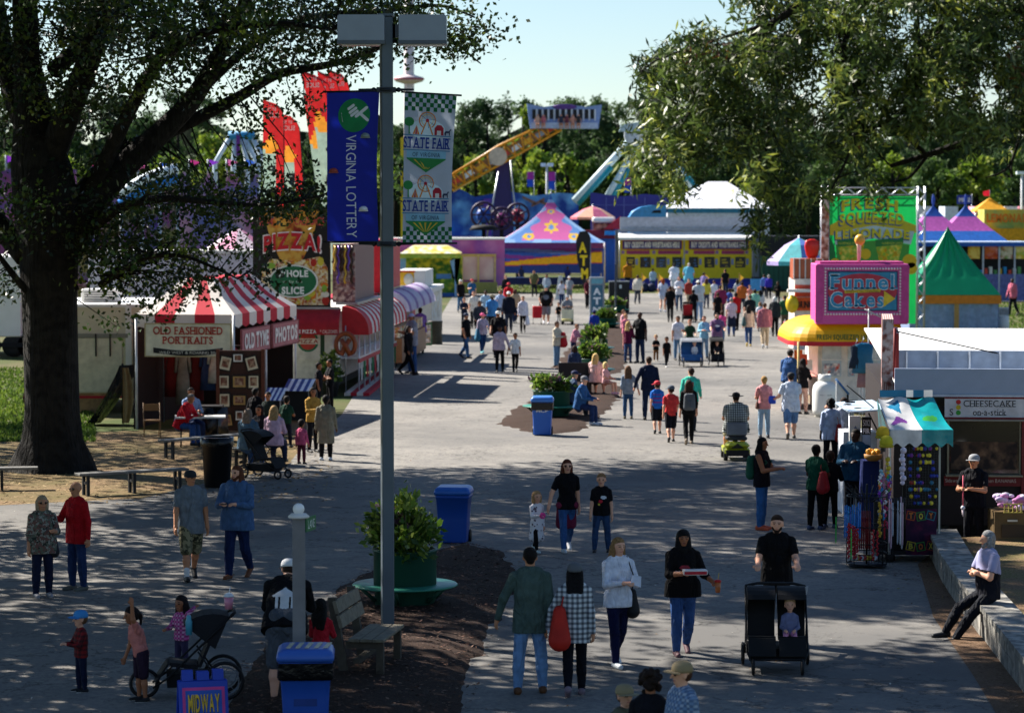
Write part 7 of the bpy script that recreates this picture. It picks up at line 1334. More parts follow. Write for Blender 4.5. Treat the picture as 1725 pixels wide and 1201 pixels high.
for k in range(9):hang('toy_umbrella', 'black tipped rolled toy hanging in the row under the cart counter', 'black rolled toys',1505+k*2.6,838,892,47.0,.016, '#101014')
hang('toy_wand', 'single green glow stick hanging at the left edge of the rack',None,1410,870,915,46.5,.010, '#2ab040');hang('toy_wand', 'green glow stick between the red toy snakes',None,1436,890,943,46.3,.010, '#30b84a')
for i,(px,yt,yb,lb,c,w_)in enumerate(((1522,755,817, 'bundle of long white furry strands hanging on the cart', '#cfc8dc',.05),(1497,770,800, 'long yellow plush limbs dangling from the plush hats', '#c8b02a',.04),(1486,790,850, 'sparkling aqua and white plush string on the cart side', '#8ab8c8',.04),(1490,800,870, 'pink and white toy string hanging beside the aqua plush', '#c890b0',.03),(1500,800,850, 'violet beaded toy string on the cart post', '#6a3a90',.03),(1484,845,905, 'mixed bright toy string at the cart corner', '#c8a030',.03))):hang('plush_string',lb,None,px,yt,yb,47.0-i*.05,w_,c,blob=True)
for px,py,lb in((1488,728, 'upper yellow plush hat on the toy cart post'),(1494,742, 'lower yellow green plush hat on the toy cart post')):
 f=Fr(47.1,px);o=root_px(px,47.1 if py<735 else 46.95, 'plush_hat',lb, 'toy');o.location.z=f.z(py);m=MB();m.lathe([(.10,-.08),(.115,-.02),(.10,.05),(.06,.09),(.01,.10)],n=14);m.build('crown',M('#c8a82a' if py<735 else '#b8b02a',rough=.9),o);m=MB();m.torus((0,0,-.08),.10,.025,16,6);m.build('brim',M('#a89a2a',rough=.9),o)
t=root_px(1462,46.9, 'toy_rack', 'tall black wire rack crowded with hanging toys left of the cart', 'rack');f=Fr(46.9,1462);m=MB()
for a in range(8):x,y=.33*math.cos(R(a*45)),.33*math.sin(R(a*45));m.tube([(x,y,.05),(x,y,f.z(835))],.008,5)
for z in(.08,.25,.42,.7,f.z(835)):m.torus((0,0,z),.33,.009,28,5)
m.tube([(0,0,0),(0,0,f.z(815))],.02,6)
for k in range(22):a=R(k*16.4);m.tube([(.1*math.cos(a),.1*math.sin(a),f.z(845)),(.36*math.cos(a),.36*math.sin(a),f.z(822+random.uniform(-8,4)))],.006,4)
m.build('wire_frame',M('#0e0e10',rough=.4),t);bx('tray',t,M('#1a1c28'),-.3,.3,-.25,.25,.05,.07)
for k in range(16):hang('toy_pack', 'small bright toy lying in the bottom basket of the wire rack', 'toys in the basket',1448+random.uniform(0,34),935,943,46.75+random.uniform(-.1,.2),.025,random.choice(['#2a5aa8', '#c8c8d0', '#2a8a5a', '#a83a3a', '#c8b03a']),blob=True)
m=MB();t=root_px(1488,46.85, 'mesh_panel', 'narrow black mesh panel joining the wire rack and the cart', 'rack');f=Fr(46.85,1488);[m.box(-.18+k*.06,-.175+k*.06,0,.01,.05,f.z(800))for k in range(7)];[m.box(-.18,.19,.011,.02,.1+k*.1,.106+k*.1)for k in range(11)];m.build('mesh',M('#15151a'),t)
for i in range(34):hang('toy_charm', 'tiny bright charm hanging in the crowd of toys on the mesh panel', 'toy charms',1480+random.uniform(0,22),0+(y_:=random.uniform(790,890)),y_+7,46.75,.02,random.choice(['#c83a6a', '#3a8ac8', '#e0e0e8', '#c8b020', '#3aa85a', '#8a3ac0', '#d86a2a']),blob=True)
t=root_px(1700,47.8, 'cabinet', 'tan wooden cabinet at the right edge behind the stone wall', 'cabinet');f=Fr(47.8,1700);X,Z=f.x,f.z;bx('carcass',t,M('#5c4a2c',rough=.6),X(1678),X(1790),0,.7,.34,Z(862));bx('door',t,M('#3a2c1c',rough=.6),X(1690),X(1790),-.02,-.003,.4,Z(884));bx('handle',t,M('#c8c8c0',metal=.7),X(1699),X(1716),-.05,-.02,Z(878),Z(875))
o=root_px(1705,47.8, 'plush_heap', 'heap of pink and lilac plush toys on the tan cabinet', 'toy');o.location.z=f.z(861);m=MB();[m.ball((random.uniform(-.2,.5),random.uniform(0,.3),.05+random.uniform(0,.2)),random.uniform(.03,.055),M(random.choice(['#b87aa8', '#c8b0d8', '#a86aa0', '#c890b8', '#d0c8d8']),rough=.9),n=5,sx=1.7)for _ in range(60)];m.build('plush',None,o)
o=root_px(1708,47.6, 'lattice_basket', 'small yellow lattice basket in front of the plush heap', 'basket');o.location.z=f.z(862)+.01;m=MB();[m.box(-.14+k*.07,-.12+k*.07,-.01,.01,0,.13)for k in range(5)];m.box(-.15,.17,-.012,.012,.13,.15);m.box(-.15,.17,-.012,.012,-.01,.01);[m.tube([(-.14+k*.07,-.015,.0),(-.07+k*.07,-.015,.13)],.006,4)for k in range(4)];m.build('lattice',M('#a89a4a'),o)
q=G(-8,1000);t=thing('wheelchair_wheel', 'large black rubber wheel just entering at the left edge', 'wheel',(q.x-.16,q.y,.0),R(10));m=MB();m.torus((0,0,.30),.27,.035,28,8,axis='x');m.build('tyre',M('#0c0c0e',rough=.6),t);m=MB();m.torus((0,0,.30),.23,.012,28,6,axis='x');[m.tube([(0,0,.3),(0,.23*math.cos(R(a)),.3+.23*math.sin(R(a)))],.004,4)for a in range(0,360,30)];m.build('rim',steelm,t)
p_=At(-20,1235,26);t=thing('parasol', 'corner of a pink patterned parasol in the bottom left corner', 'umbrella',(p_.x-.3,p_.y,0));m=MB();zz=At(0,1168,26).z
for k in range(8):a0,a1=R(k*45-20),R(k*45+25);m.add([(.62*math.cos(a0),.62*math.sin(a0),zz-.35),(.62*math.cos(a1),.62*math.sin(a1),zz-.35),(0,0,zz+.08)],[(0,1,2)],None)
m.build('canopy',pattern('blotch',['#b83a5a', '#e06a8a', '#f0b0c0', '#8a1a3a'],12,trans=.3),t);m=MB();m.tube([(0,0,0),(0,0,zz+.1)],.02,6);m.build('pole',steelm,t)
camo=pattern('camo',['#4a4a34', '#6a6650', '#2c2e22', '#857e60'],9);camo2=pattern('camo',['#5a6052', '#2c322c', '#8a8a80', '#6a4a44'],14)
plaidR=pattern('plaid',['#7c1418', '#1c1214', '#4a1014'],5.5);plaidP=pattern('plaid',['#c8589a', '#e0b0cc', '#7c2c5c'],6);plaidB=pattern('plaid',['#d0d4d4', '#22262c', '#6a7078'],5);plaidG=pattern('plaid',['#c8ccc8', '#1e2220', '#5a605c'],6)
dots=pattern('dots',['#d8d4d8', '#5a4a5a'],16);jean='#2c4a7c';jean2='#6a8ab4';navy='#141c34';bk='#0d0d10'
P=person
P('w1',72,1006,838,22, 'older woman in a camouflage patterned top and sunglasses at the far left',camo2,navy, 'e',hair='bob',hc='#a08c70',w=1.28,fem=True,glasses=True,arms='holdL',shoe='#8a8a90',sk='m',hem=.12)
P('m1',130,995,815,-42, 'bald man in a bright red sweater talking to the woman at far left', '#a8121c', '#22345a', 'l',hair='bald',hc='#6a5a50',glasses=True,arms='holdR',w=1.08,shoe='#5a5a52',sk='m',hem=.1)
P('m2',322,978,793,14, 'man in a grey tee, dark cap and camouflage shorts walking toward the viewer', '#6d7780',camo, 's', 'short',hat='cap',hatc='#26282c',pose='walk',shoe='#141416',socks='#d8d8d8',sk='m',w=1.08,look=30,hem=.1,stride=.7)
P('m3',400,975,787,-14, 'heavy bearded man in a blue denim shirt looking at his phone', '#46648c', '#16264c', 'l',hair='wavy',hc='#5c3420',beard=True,arms='hold',w=1.32,shoe='#6a3c20',sk='l',look=-22,hem=.1,pose='walk',stride=.5)
P('b1',137,1166,1030,-60, 'small boy in a light blue cap and red plaid shirt',plaidR,navy, 'l',hat='cap',hatc='#3a8ac8',arms='hold',sk='l',shoe='#16181c',hc='#6a4a30')
P('g1',238,1182,1022,-65, 'girl in a salmon tee and dark overalls bending with one arm raised', '#c87a70', '#2a1c2c', 's', 'short',hair='pony',hc='#1c1210',arms='upL',lean=14,sk='t',fem=True,shoe='#141416')
P('g2',306,1135,1006,-38, 'girl in a pink plaid shirt with one arm over her head behind the stroller',plaidP, '#3a3450', 'l',hair='long',hc='#1c1414',arms='head',sk='t',fem=True)
P('m4',480,1188,948,178, 'man in a black hoodie and white cap bending over, seen from behind', '#0e0e12', '#4a5058', 'l', 'short',hat='cap',hatc='#d8dadc',lean=36,w=1.3,arms='hold',sk='l',height=1.84,look=10,shoe='#26282c')
P('g3',541,1165,1012,168, 'dark haired girl in a coral red jacket beside the wooden bench', '#b0202e', '#16161c', 'l',hair='long',hc='#0c0a0a',fem=True,arms='hold',sk='t',look=-20)
P('g4',904,931,828,28, 'blonde toddler in a white speckled dress holding a pink toy',dots,bk, 'l', 'dress',hair='bob',hc='#a8845a',arms='holdR',sk='l',fem=True,shoe='#c8d8dc',pose='walk',stride=.7)
P('w2',955,930,775,8, 'woman in a black tee and sunglasses holding the toddler by the hand', '#0e0e12', '#34588c', 's', 'tight',hair='long',hc='#5a2c1a',glasses=True,arms='handR',sk='l',fem=True,shoe='#d0d4d8',pose='walk',stride=.75)
P('b2',1013,931,800,-4, 'boy in a black tee and jeans striding beside the woman in sunglasses', '#101014', '#2c4468', 's',hair='short',hc='#8a6a48',sk='l',shoe='#1c1c20',pose='wide')
P('m5',893,1169,927,184, 'man in an olive shirt and light jeans walking away, holding hands', '#485a54', '#6d90b8', 'l',hc='#140e0c',arms='handL',sk='m',shoe='#5c3a20',pose='wide',w=1.08,hem=.14)
P('w3',968,1172,952,180, 'woman in a black and white plaid shirt with very long dark hair, from behind',plaidB, '#0e1018', 'l', 'tight',hair='vlong',hc='#0c0a0c',hat='cap',hatc='#5a5e62',arms='handL',sk='m',fem=True,shoe='#7a6a74',w=1.08,hem=.2,pose='walk',stride=.35)
P('w4',1041,1123,908,20, 'blonde woman in a white top and navy trousers looking down at her hands', '#d8dce8', '#10163a', 'l', 'tight',hair='long',hc='#8a6a44',arms='hold',sk='l',fem=True,shoe='#c8d0d4',pose='walk',w=1.05,look=10,stride=.6)
P('w5',1150,1104,896,6, 'woman in a black printed tee and black headscarf carrying a red lidded cup', '#0d0c0e', '#34548a', 'e',hair='scarf',hc='#0a090b',arms='cup',sk='t',fem=True,shoe='#6a4a50',w=1.28,pose='walk',stride=.35)
P('m6',1308,1085,872,-4, 'bearded man in a black tee pushing the double stroller', '#0c0c0f', '#16181e', 's',hc='#2c1c12',arms='push',sk='l',beard=True,w=1.12,look=-6)
P('old',1668,1150,930,-72, 'grey haired man with a goatee sitting on the low stone wall', '#141620', '#0f131c', 's', 'long',hair='bob',hc='#8c8c8c',pose='perch',seat=.52,arms='cross',sk='l',beard=True,w=1.12,height=1.74,look=-10,shoe='#16181c',Y=39.3)
P('c1',1152,1300,1130,-62, 'woman in a tan cap, sunglasses and denim plaid shirt at the bottom edge',pattern('plaid',['#6a86a8', '#a8b8c8', '#4a6080'],6),jean, 'l',hair='short',hc='#4a2c1c',hat='cap',hatc='#8c7c5c',glasses=True,fem=True,Y=26.5,height=1.70,look=-8,near=True)
P('c2',1097,1300,1155,175, 'person with tight dark curly hair at the bottom edge', '#16161c',bk, 's',hair='afro',hc='#241812',fem=True,Y=27.0,height=1.52,near=True,sk='t')
P('c3',1053,1300,1178,30, 'child in a tan cap peeking over the bottom edge', '#5a5a4a',jean, 's',hat='cap',hatc='#8c8060',Y=27.6,height=1.30,near=True)
P('r1',1283,893,740,62, 'woman in a dark tank top with a green backpack near the toy rack', '#16121a', '#34649c', 'n', 'tight',hair='long',hc='#0c0a0c',sk='t',fem=True,arms='hold',shoe='#c85a3a',w=1.1)
P('r2',1374,893,752,150, 'person in a green tee with a red string bag by the toy rack', '#0f4a38',bk, 's', 'tight',hair='bun',hc='#0c0a0a',sk='d',fem=True,arms='hold',shoe='#3a4a6a',w=1.08)
P('r3',1398,890,762,160, 'slim dark figure in black standing beside the green tee shopper', '#0e0e14',bk, 'l', 'tight',hair='short',sk='d',arms='hold',shoe='#3a4a6a')
P('r4',1440,885,726,-20, 'large man in a blue long sleeved shirt behind the toy rack', '#1c4a68', '#14141c', 'l',sk='b',hc='#060606',w=1.42,arms='hold',look=-20)
P('r5',1399,790,675,178, 'woman in a pale blue top with a red shoulder bag before the tank', '#b8c8e8', '#16161c', 'e', 'long',hair='curly',hc='#060608',sk='b',fem=True,w=1.18,hem=.15)
P('r6',1421,788,672,190, 'person in a white tee and jeans shading the face with one arm', '#d8dce4', '#2c5470', 's',hc='#2c1c14',arms='head',w=1.15,sk='l')
P('r7',1287,738,636,182, 'person with short blond hair in a pink polo and light jeans', '#d08a8c', '#8aa8c0', 's',hair='short',hc='#a07c48',fem=True,sk='l',arms='hold',shoe='#3c4048')
P('r8',1332,740,628,178, 'man in a white tee, dark cap and denim shorts walking away', '#c8d4e8', '#5a7ca8', 's', 'short',hat='cap',hatc='#1c2026',sk='l',w=1.22,pose='walk',shoe='#4a4640',hem=.15,arms='cup',stride=.7)
P('r9',1242,748,676,180, 'man in a plaid shirt and black cowboy hat riding a yellow scooter',plaidG, '#8a8468', 's', 'short',hat='cowboy',hatc='#141210',pose='ride',seat=.60,sk='m',w=1.5,arms='hold',height=1.78)
P('v1',1640,935,768,-30, 'dark clothed vendor in a grey and black cap holding a pink toy wand', '#0f1018', '#12141c', 's',hat='cap',hatc='#8a8c90',sk='m',arms='hold',w=1.1)
P('r10',1329,692,590,165, 'man in a denim shirt leaning into the funnel cake counter', '#34588c', '#26406a', 'l',hc='#2a1c14',lean=14,w=1.2,arms='hold',hat='cap',hatc='#1c1c20',sk='l')
P('r11',1352,698,606,150, 'woman in a black vest and peach shirt at the funnel cake counter', '#141214', '#c89a88', 'l',hair='long',hc='#1a1010',fem=True,arms='hold',sk='t')
P('a1',1058,706,618,178, 'woman with long brown hair and grey blouse holding hands with the man in navy', '#8a98a8', '#2f5078', 'e', 'tight',hair='vlong',hc='#6a4c34',fem=True,arms='handR',sk='l',shoe='#5a5238')
P('a2',1093,708,603,182, 'man in a navy sweater holding hands with the long haired woman', '#141e38', '#16243f', 'l',hc='#3a261a',arms='handL',sk='l',w=1.15)
P('a3',1107,731,643,184, 'boy in a bright blue tee and red cap', '#2468c0', '#10121c', 's', 'short',hat='cap',hatc='#b82030',sk='l',look=25,shoe='#26282c')
P('a4',1130,745,650,176, 'boy in a red tee and grey cap between the blue tee boy and the backpack', '#c83c3c', '#10121c', 's', 'short',hat='cap',hatc='#4a5460',sk='l',look=30)
P('a5',1160,749,642,182, 'woman in black with a grey backpack and wavy brown hair', '#111114', '#0d0d10', 'e', 'tight',hair='wavy',hc='#3c2418',fem=True,sk='l',pose='walk',stride=.5,shoe='#8a7a68')
P('a6',1163,727,622,178, 'man in a turquoise long sleeved shirt ahead of the backpack wearer', '#3ab8a0', '#1c2430', 'l',hc='#2c1a10',sk='l',w=1.15)
P('s1',975,716,649,70, 'old man in a blue shirt and grey cap seated on the ring bench', '#2f5a8c', '#22345c', 'l',hat='cap',hatc='#6a6c72',pose='sit',seat=.42,height=1.7,arms='lap',hc='#a8a4a0',w=1.15,shoe='#d8dce0',lean=12)
P('s2',962,704,637,100, 'old person in a navy cap seated beside the man in blue', '#3a4c68', '#20242c', 'l',hat='cap',hatc='#18244a',pose='sit',seat=.42,height=1.66,arms='lap',hc='#b8a488',lean=8)
P('s3',1003,668,603,160, 'woman with long blonde hair and pale pink blouse seated on a bench', '#d8b4b0', '#2a1a20', 'l', 'short',hair='vlong',hc='#d0b070',pose='sit',seat=.42,height=1.68,fem=True,arms='lap',w=1.15)
P('s4',1020,670,607,60, 'small blonde child in pink seated against the blonde woman', '#d8a8a8', '#c88a80', 's', 'bare',hair='bob',hc='#d8c080',pose='sit',seat=.42,height=1.25,fem=True,arms='lap',shoe='#e0a8b8')
P('k1',1105,609,565,4, 'toddler in a black tee and brown trousers with folded arms',bk, '#6a4420', 's',hair='short',hc='#b08a58',arms='cross',sk='l',shoe='#a89a88')
P('k2',1123,619,567,12, 'little boy all in black with white shoes',bk, '#121216', 's',hair='short',hc='#2c1c14',pose='walk',sk='t',shoe='#e0e0e0')
P('d1',1142,607,534,8, 'woman in a white tee and jeans at the left of the stroller group', '#dcdce4', '#5a7c9c', 's',hair='bun',hc='#3a2218',fem=True,sk='t',arms='holdL')
P('d2',1162,606,540,0, 'woman in a dark green tee pushing the big grey stroller', '#1c3a28', '#26304a', 's',hair='bun',hc='#8a4c2c',fem=True,sk='l',arms='push')
P('d3',1186,604,534,-6, 'woman in a light blue sweater between the two strollers', '#8ac0d8', '#7c9cb8', 'l',hair='bun',hc='#6a4028',fem=True,sk='l',arms='hold')
P('d4',1208,605,529,0, 'man in a mauve printed tee pushing the black jogging stroller', '#7c5c80', '#3c3a44', 's',hc='#2c1a12',sk='l',arms='push',w=1.12,beard=True)
P('e1',1058,612,543,150, 'woman with long blonde hair and maroon top by the fourth planter', '#5c1438', '#2c4670', 'e', 'tight',hair='vlong',hc='#c8a868',fem=True,sk='l',arms='hold')
P('e2',1078,612,528,-40, 'tall man in black holding a drink behind the maroon top', '#101216', '#1c2c4a', 's',hc='#2c1a10',sk='d',arms='holdR')
P('e3',1054,592,530,40, 'child in a rose pink coat next to the tall man in black', '#d87a90', '#c88a80', 'l',hair='short',hc='#a87a50',sk='l',arms='hold')
P('e4',938,619,543,55, 'man in a pale tan coat holding a red bag by the third planter', '#c8bea8', '#6c8ca8', 'l',hc='#3c2418',arms='hold',sk='m')
P('e5',966,604,546,50, 'man in a pink checked shirt bent over the third planter', '#c8889c', '#1c2c50', 'l',hc='#8a5a38',arms='hold',lean=18,sk='l')
P('e6',968,648,592,178, 'dark haired person with a green headband seated behind the planter plants', '#2c3a58', '#1c2028', 'l',hair='bob',hc='#2c1c14',pose='sit',seat=.42,height=1.6,fem=True)
P('e7',1050,571,505,70, 'person in a light pink tee seated beside the far planters', '#d8a0a8', '#3c4048', 's',hair='short',hc='#6a4428',pose='sit',seat=.42,height=1.6)
P('e8',1001,566,522,175, 'person in a royal blue top crouched among the far planters', '#1c3ca0', '#14182c', 'l',hat='cap',hatc='#1c2c6a',pose='sit',seat=.35,height=1.5)
P('f1',842,627,550,4, 'woman in a pale lilac sweater and black leggings holding a girl by the hand', '#b4a4b4',bk, 'l', 'tight',hair='bun',hc='#14100e',sk='d',fem=True,arms='handL',w=1.1)
P('f2',868,627,562,8, 'girl in a white tee skipping beside the lilac sweater', '#dcdfe0',bk, 's', 'tight',hair='pony',hc='#2c1c14',sk='t',fem=True,arms='handR',pose='walk',stride=.5)
P('f3',785,604,528,55, 'man in a black tee and navy cap turned to the right', '#0e0e10', '#3a5e88', 's',hat='cap',hatc='#1c2c4c',sk='m',w=1.15,pose='walk',stride=.6)
P('f4',813,595,528,6, 'woman in a pink hat and pale lilac top with a teal bag', '#b8aec0', '#1c3a68', 'l',hat='cap',hatc='#d85a8a',sk='l',fem=True,w=1.12,shoe='#6ac0c8')
P('f5',839,603,525,-8, 'broad man in a black tee and white cap behind the lilac sweater', '#121216', '#20242e', 's',hat='cap',hatc='#c8ccc8',sk='t',w=1.35)
P('f6',829,565,497,4, 'man in a sky blue polo and tan cap', '#4a90d0', '#14161c', 's',hat='cap',hatc='#6a6450',sk='d',w=1.15)
P('f7',798,554,492,8, 'woman in a cream top and black leggings', '#dcd6cc',bk, 's', 'tight',hair='bun',hc='#8a5a3a',sk='l',fem=True,w=1.1,pose='walk',stride=.5)
P('f8',782,552,503,10, 'boy in a navy and white jacket beside the cream top', '#1c2438', '#141a2c', 'l',hc='#7c5436',sk='l',arms='hold')
P('f9',776,527,472,4, 'woman in black with a white beanie and jeans', '#141012', '#3a6890', 'l',hat='beanie',hatc='#e0dcd4',sk='l',fem=True,hair='long',hc='#c8b088')
P('f10',795,517,470,0, 'man in a steel blue tee and red cap', '#2c5c88', '#2c3450', 's',hat='cap',hatc='#b83040',sk='l')
P('f11',830,493,449,60, 'man in a blue polo hurrying past the pink show trailer', '#2c58b0', '#101218', 's',hc='#14100e',sk='d',pose='walk')
P('f12',857,530,477,0, 'person in a red hooded top and red cap', '#c01c28', '#20242c', 'l',hat='cap',hatc='#c01c30',sk='d',w=1.15)
P('f13',857,562,492,0, 'man in a dark navy coat and white cap', '#181c2a', '#2c3444', 'l',hat='cap',hatc='#dcdcdc',sk='t',w=1.1,pose='walk',stride=.5)
P('f14',818,548,490,6, 'man in a pale blue tee walking behind the sky blue polo', '#a8c4dc', '#3a4458', 's',hc='#1c1410',sk='d')
P('f15',843,545,490,-4, 'person in a light periwinkle shirt behind the crowd at left', '#a0b4d4', '#3a4458', 's',hc='#2c1c14',sk='t')
P('f16',881,561,500,4, 'woman in a white jacket and black leggings with a plastic bag', '#dcdce8',bk, 'l', 'tight',hair='bun',hc='#6a4830',sk='l',fem=True,pose='walk',stride=.5)
P('h1',920,546,482,-4, 'very broad man in a black printed tee and grey shorts', '#121214', '#7c8088', 's', 'short',hat='cap',hatc='#5a8090',sk='l',w=1.5,shoe='#c8c8cc')
P('h2',941,545,510,6, 'small boy in a black tee beside the broad man',bk, '#b8b8bc', 's',hc='#3c281c',sk='l')
P('h3',956,545,499,0, 'man in a grey tee driving a cream and yellow scooter', '#7c848c', '#4a4c54', 's',hat='cap',hatc='#8a9098',pose='ride',seat=.5,height=1.72,sk='l',w=1.15,arms='hold')
P('h4',946,516,473,0, 'woman in a white tee with a dark bag behind the scooter', '#dcdce4', '#20345c', 's',hc='#14100e',sk='d',fem=True)
P('h5',959,508,466,-4, 'man in a grey and white tee near the cash machine', '#9098a0', '#6a7078', 's', 'short',hat='cap',hatc='#d8d8d8',sk='l',w=1.2)
P('h6',921,503,463,2, 'man in a pale grey jacket left of the easel sign', '#a8b4c0', '#2c3038', 'l',hc='#14100e',sk='t',w=1.2)
P('i1',1100,491,453,176, 'child in a light blue jacket at the booth queue', '#b4cce0', '#2c4a78', 'l',hc='#6a4830',sk='l')
P('i2',1136,496,445,178, 'large person in a white tee at the ticket booth', '#dce0e8', '#c8ccd0', 's', 'short',hc='#14100e',sk='d',w=1.45)
P('i3',1160,497,444,176, 'large person in an aqua tee and aqua trousers at the ticket booth', '#6ac0dc', '#5aa0b8', 's', 'short',hair='short',hc='#c8c4bc',sk='l',w=1.35)
P('i4',1117,526,470,178, 'woman with orange red hair in a pale blouse and shorts', '#c0c8dc', '#c8ccd8', 's', 'bare',hair='vlong',hc='#a84c20',sk='l',fem=True,w=1.15,shoe='#e0e4f0')
P('i5',1129,543,483,180, 'slim man all in black walking toward the booth', '#0f0f12', '#1c1c20', 's',hc='#2a1c14',sk='t',pose='walk',stride=.5)
P('i6',1144,524,467,0, 'woman with reddish hair and white blouse facing the viewer', '#d4d8e0', '#2c4a68', 'l', 'tight',hair='vlong',hc='#7c4028',sk='l',fem=True,arms='hold')
P('i7',1177,541,473,180, 'tall man in a white shirt and white sun hat', '#c8ced0', '#7c9cc0', 's',hat='sun',hatc='#dcdcd4',sk='t',w=1.25)
P('i8',1168,543,489,180, 'youth in black pushing a red stroller toward the booth',bk, '#26242a', 's',hc='#120e0c',sk='d',arms='push')
P('i9',1203,513,473,178, 'man in a white shirt left of the maroon shirt', '#d8dce4', '#6a7480', 'l',hc='#5a3c28',sk='l',w=1.1)
P('i10',1214,540,482,178, 'broad man in a maroon sweater', '#8a2c50', '#2c2430', 'l',hc='#3a2a20',sk='l',w=1.35)
P('i11',1209,546,494,182, 'woman in a long black dress beside the maroon sweater', '#121014', '#121014', 's', 'dress',hair='short',hc='#3c2418',sk='t',fem=True)
P('i12',1232,567,503,180, 'woman in a pale pink top with a navy jacket tied at the waist', '#d8c0d0', '#2c4a7c', 's',hair='short',hc='#8c8884',sk='l',fem=True,w=1.2)
P('i13',1240,557,494,182, 'person in a scarlet tee ahead of the pale pink top', '#c41c20', '#1c1418', 's',hc='#120e0e',sk='d',w=1.1)
P('i14',1229,527,487,178, 'person in a blue and orange tee in the middle of the far crowd', '#3a5aa8', '#2c344c', 's',hc='#2c1c18',sk='t')
P('i15',1242,510,471,176, 'woman in a grey cardigan with black hair in the far crowd', '#a8b0b8', '#3c4450', 'l',hair='long',hc='#120e0c',sk='l',fem=True)
P('i16',1263,561,497,182, 'heavy man in a dark charcoal tee', '#22262a', '#2c4468', 's',hc='#5c564c',sk='l',w=1.35)
P('i17',1261,584,515,180, 'woman in a beige sweater with long black hair and a teal bag', '#c4b09c', '#1c3a68', 'l', 'tight',hair='vlong',hc='#100c0c',sk='l',fem=True,pose='walk',stride=.5,shoe='#c8b060')
P('i18',1288,587,512,182, 'broad man in a dusty rose sweater and tan trousers', '#a86470', '#b8a488', 'l',hc='#3c261c',sk='l',w=1.22,pose='walk',stride=.4,shoe='#b8bcc0')
P('i19',1305,567,501,175, 'white haired woman in a dark grey jacket', '#2c3032', '#141418', 'l',hair='bob',hc='#d8d8d8',sk='l',fem=True,w=1.12,lean=8)
P('i20',1295,503,464,180, 'person in a violet blue coat with grey hair', '#3c34a8', '#141824', 'l',hc='#b0b0ac',sk='l',w=1.25)
P('i21',1287,501,463,178, 'person in a light blue coat beside the violet blue coat', '#5a80c8', '#1c2434', 'l',hc='#2c2018',sk='l',w=1.1)
P('i22',1310,515,475,-20, 'man in black with folded arms near the drinks stand',bk, '#14141a', 'l',hc='#14100e',sk='d',arms='cross')
P('i23',1281,535,489,178, 'woman with dark hair and white top near the drinks stand', '#c8c8cc', '#4a5058', 'l',hair='long',hc='#14100e',sk='l',fem=True)
P('i24',1263,516,481,0, 'small woman in a coral top facing the viewer in the far crowd', '#d88a7c', '#5a4048', 's',hair='bun',hc='#6a3c28',sk='l',fem=True)
P('i25',1280,559,510,180, 'child in a white tee ahead of the beige sweater', '#d8dce4', '#3a4458', 's',hc='#7c5a3c',sk='l')
P('i26',1199,486,458,178, 'small child in a teal top near the queue posts', '#3a7c8c', '#2c3450', 's',hc='#100c0c',sk='d')
P('j1',1057,490,442,178, 'person in a mustard orange vest at the left booth window', '#c07c1c', '#1c2438', 's',hc='#1c1410',sk='t',w=1.2)
P('j2',1113,487,434,178, 'tall person in black at the third booth window', '#0c0c10', '#0e0e14', 'l',hc='#0c0a0a',sk='d',w=1.2)
P('j3',1128,486,436,178, 'person in a deep blue tee at the fourth booth window', '#1c60a8', '#101018', 's',hc='#1c1410',sk='t',w=1.1)
P('j4',1228,488,444,178, 'person in a mustard tee and dark jacket at the right booth windows', '#8a6a20', '#101018', 's',hc='#14100e',sk='d',w=1.25)
P('j5',1247,489,449,190, 'person in a slate blue shirt leaning at the rightmost booth window', '#3c5c84', '#243a5c', 's',hc='#2c1c14',sk='l',w=1.2,lean=25)
P('j6',878,478,452,0, 'attendant with dark hair seated behind the tent table at left', '#2c3a5c',navy, 's',hc='#0c0a0a',sk='d',Y=207,height=1.5)
P('j7',956,478,452,0, 'attendant with dark hair seated behind the tent table at right', '#2a3a8a',navy, 's',hc='#0c0a0a',sk='d',Y=207,height=1.5)
P('l1',303,752,672,70, 'man in a red jacket hunched at the picnic table', '#b01424', '#2c4a80', 'l',hc='#6a6460',pose='sit',seat=.44,height=1.72,lean=25,arms='hold',sk='t',w=1.15)
P('l2',322,745,665,30, 'dark haired person eating beside the man in the red jacket', '#7c94b8', '#1c2a4c', 'l',hc='#14100e',pose='sit',seat=.44,height=1.7,arms='hold',sk='t')
P('l3',418,792,705,160, 'grey haired woman in a denim jacket seated on the bench', '#4a6478', '#2c4a78', 'l',hair='long',hc='#7c6c60',pose='sit',seat=.45,height=1.7,fem=True,w=1.3,arms='lap')
P('l4',438,782,700,-30, 'dark haired person seated across from the denim jacket', '#1c1c24', '#1c2434', 'l',hair='bob',hc='#20140e',pose='sit',seat=.45,height=1.66,fem=True,arms='lap',sk='t')
P('l5',462,785,700,170, 'blond woman in a pink and white blouse seated at the right of the bench', '#c8a8bc', '#26304a', 'l',hair='long',hc='#a8885c',pose='sit',seat=.45,height=1.7,fem=True,w=1.15,arms='lap')
P('l6',508,782,708,160, 'small girl in a rose pink jacket standing by the stand', '#c85a80', '#5a2434', 'l',hair='short',hc='#14100e',fem=True,sk='t')
P('l7',549,776,668,175, 'person in a long khaki grey coat and white shoes', '#7c7868', '#101014', 'l',hc='#100c0c',sk='d',w=1.15,hem=.65,shoe='#d0d8e0')
P('l8',527,762,655,30, 'woman in a shiny gold jacket facing the stand', '#a8823c', '#14141a', 'l',hair='bob',hc='#140f0c',sk='t',fem=True,arms='hold')
P('l9',430,745,655,170, 'dark clothed customer standing before the display board', '#0e0e14', '#101018', 'l',hc='#0e0c0c',sk='d',w=1.15)
P('l10',452,748,662,-20, 'dark haired seller in a dark grey top behind the bench group', '#26302c', '#14161c', 's',hc='#100c0c',sk='t')
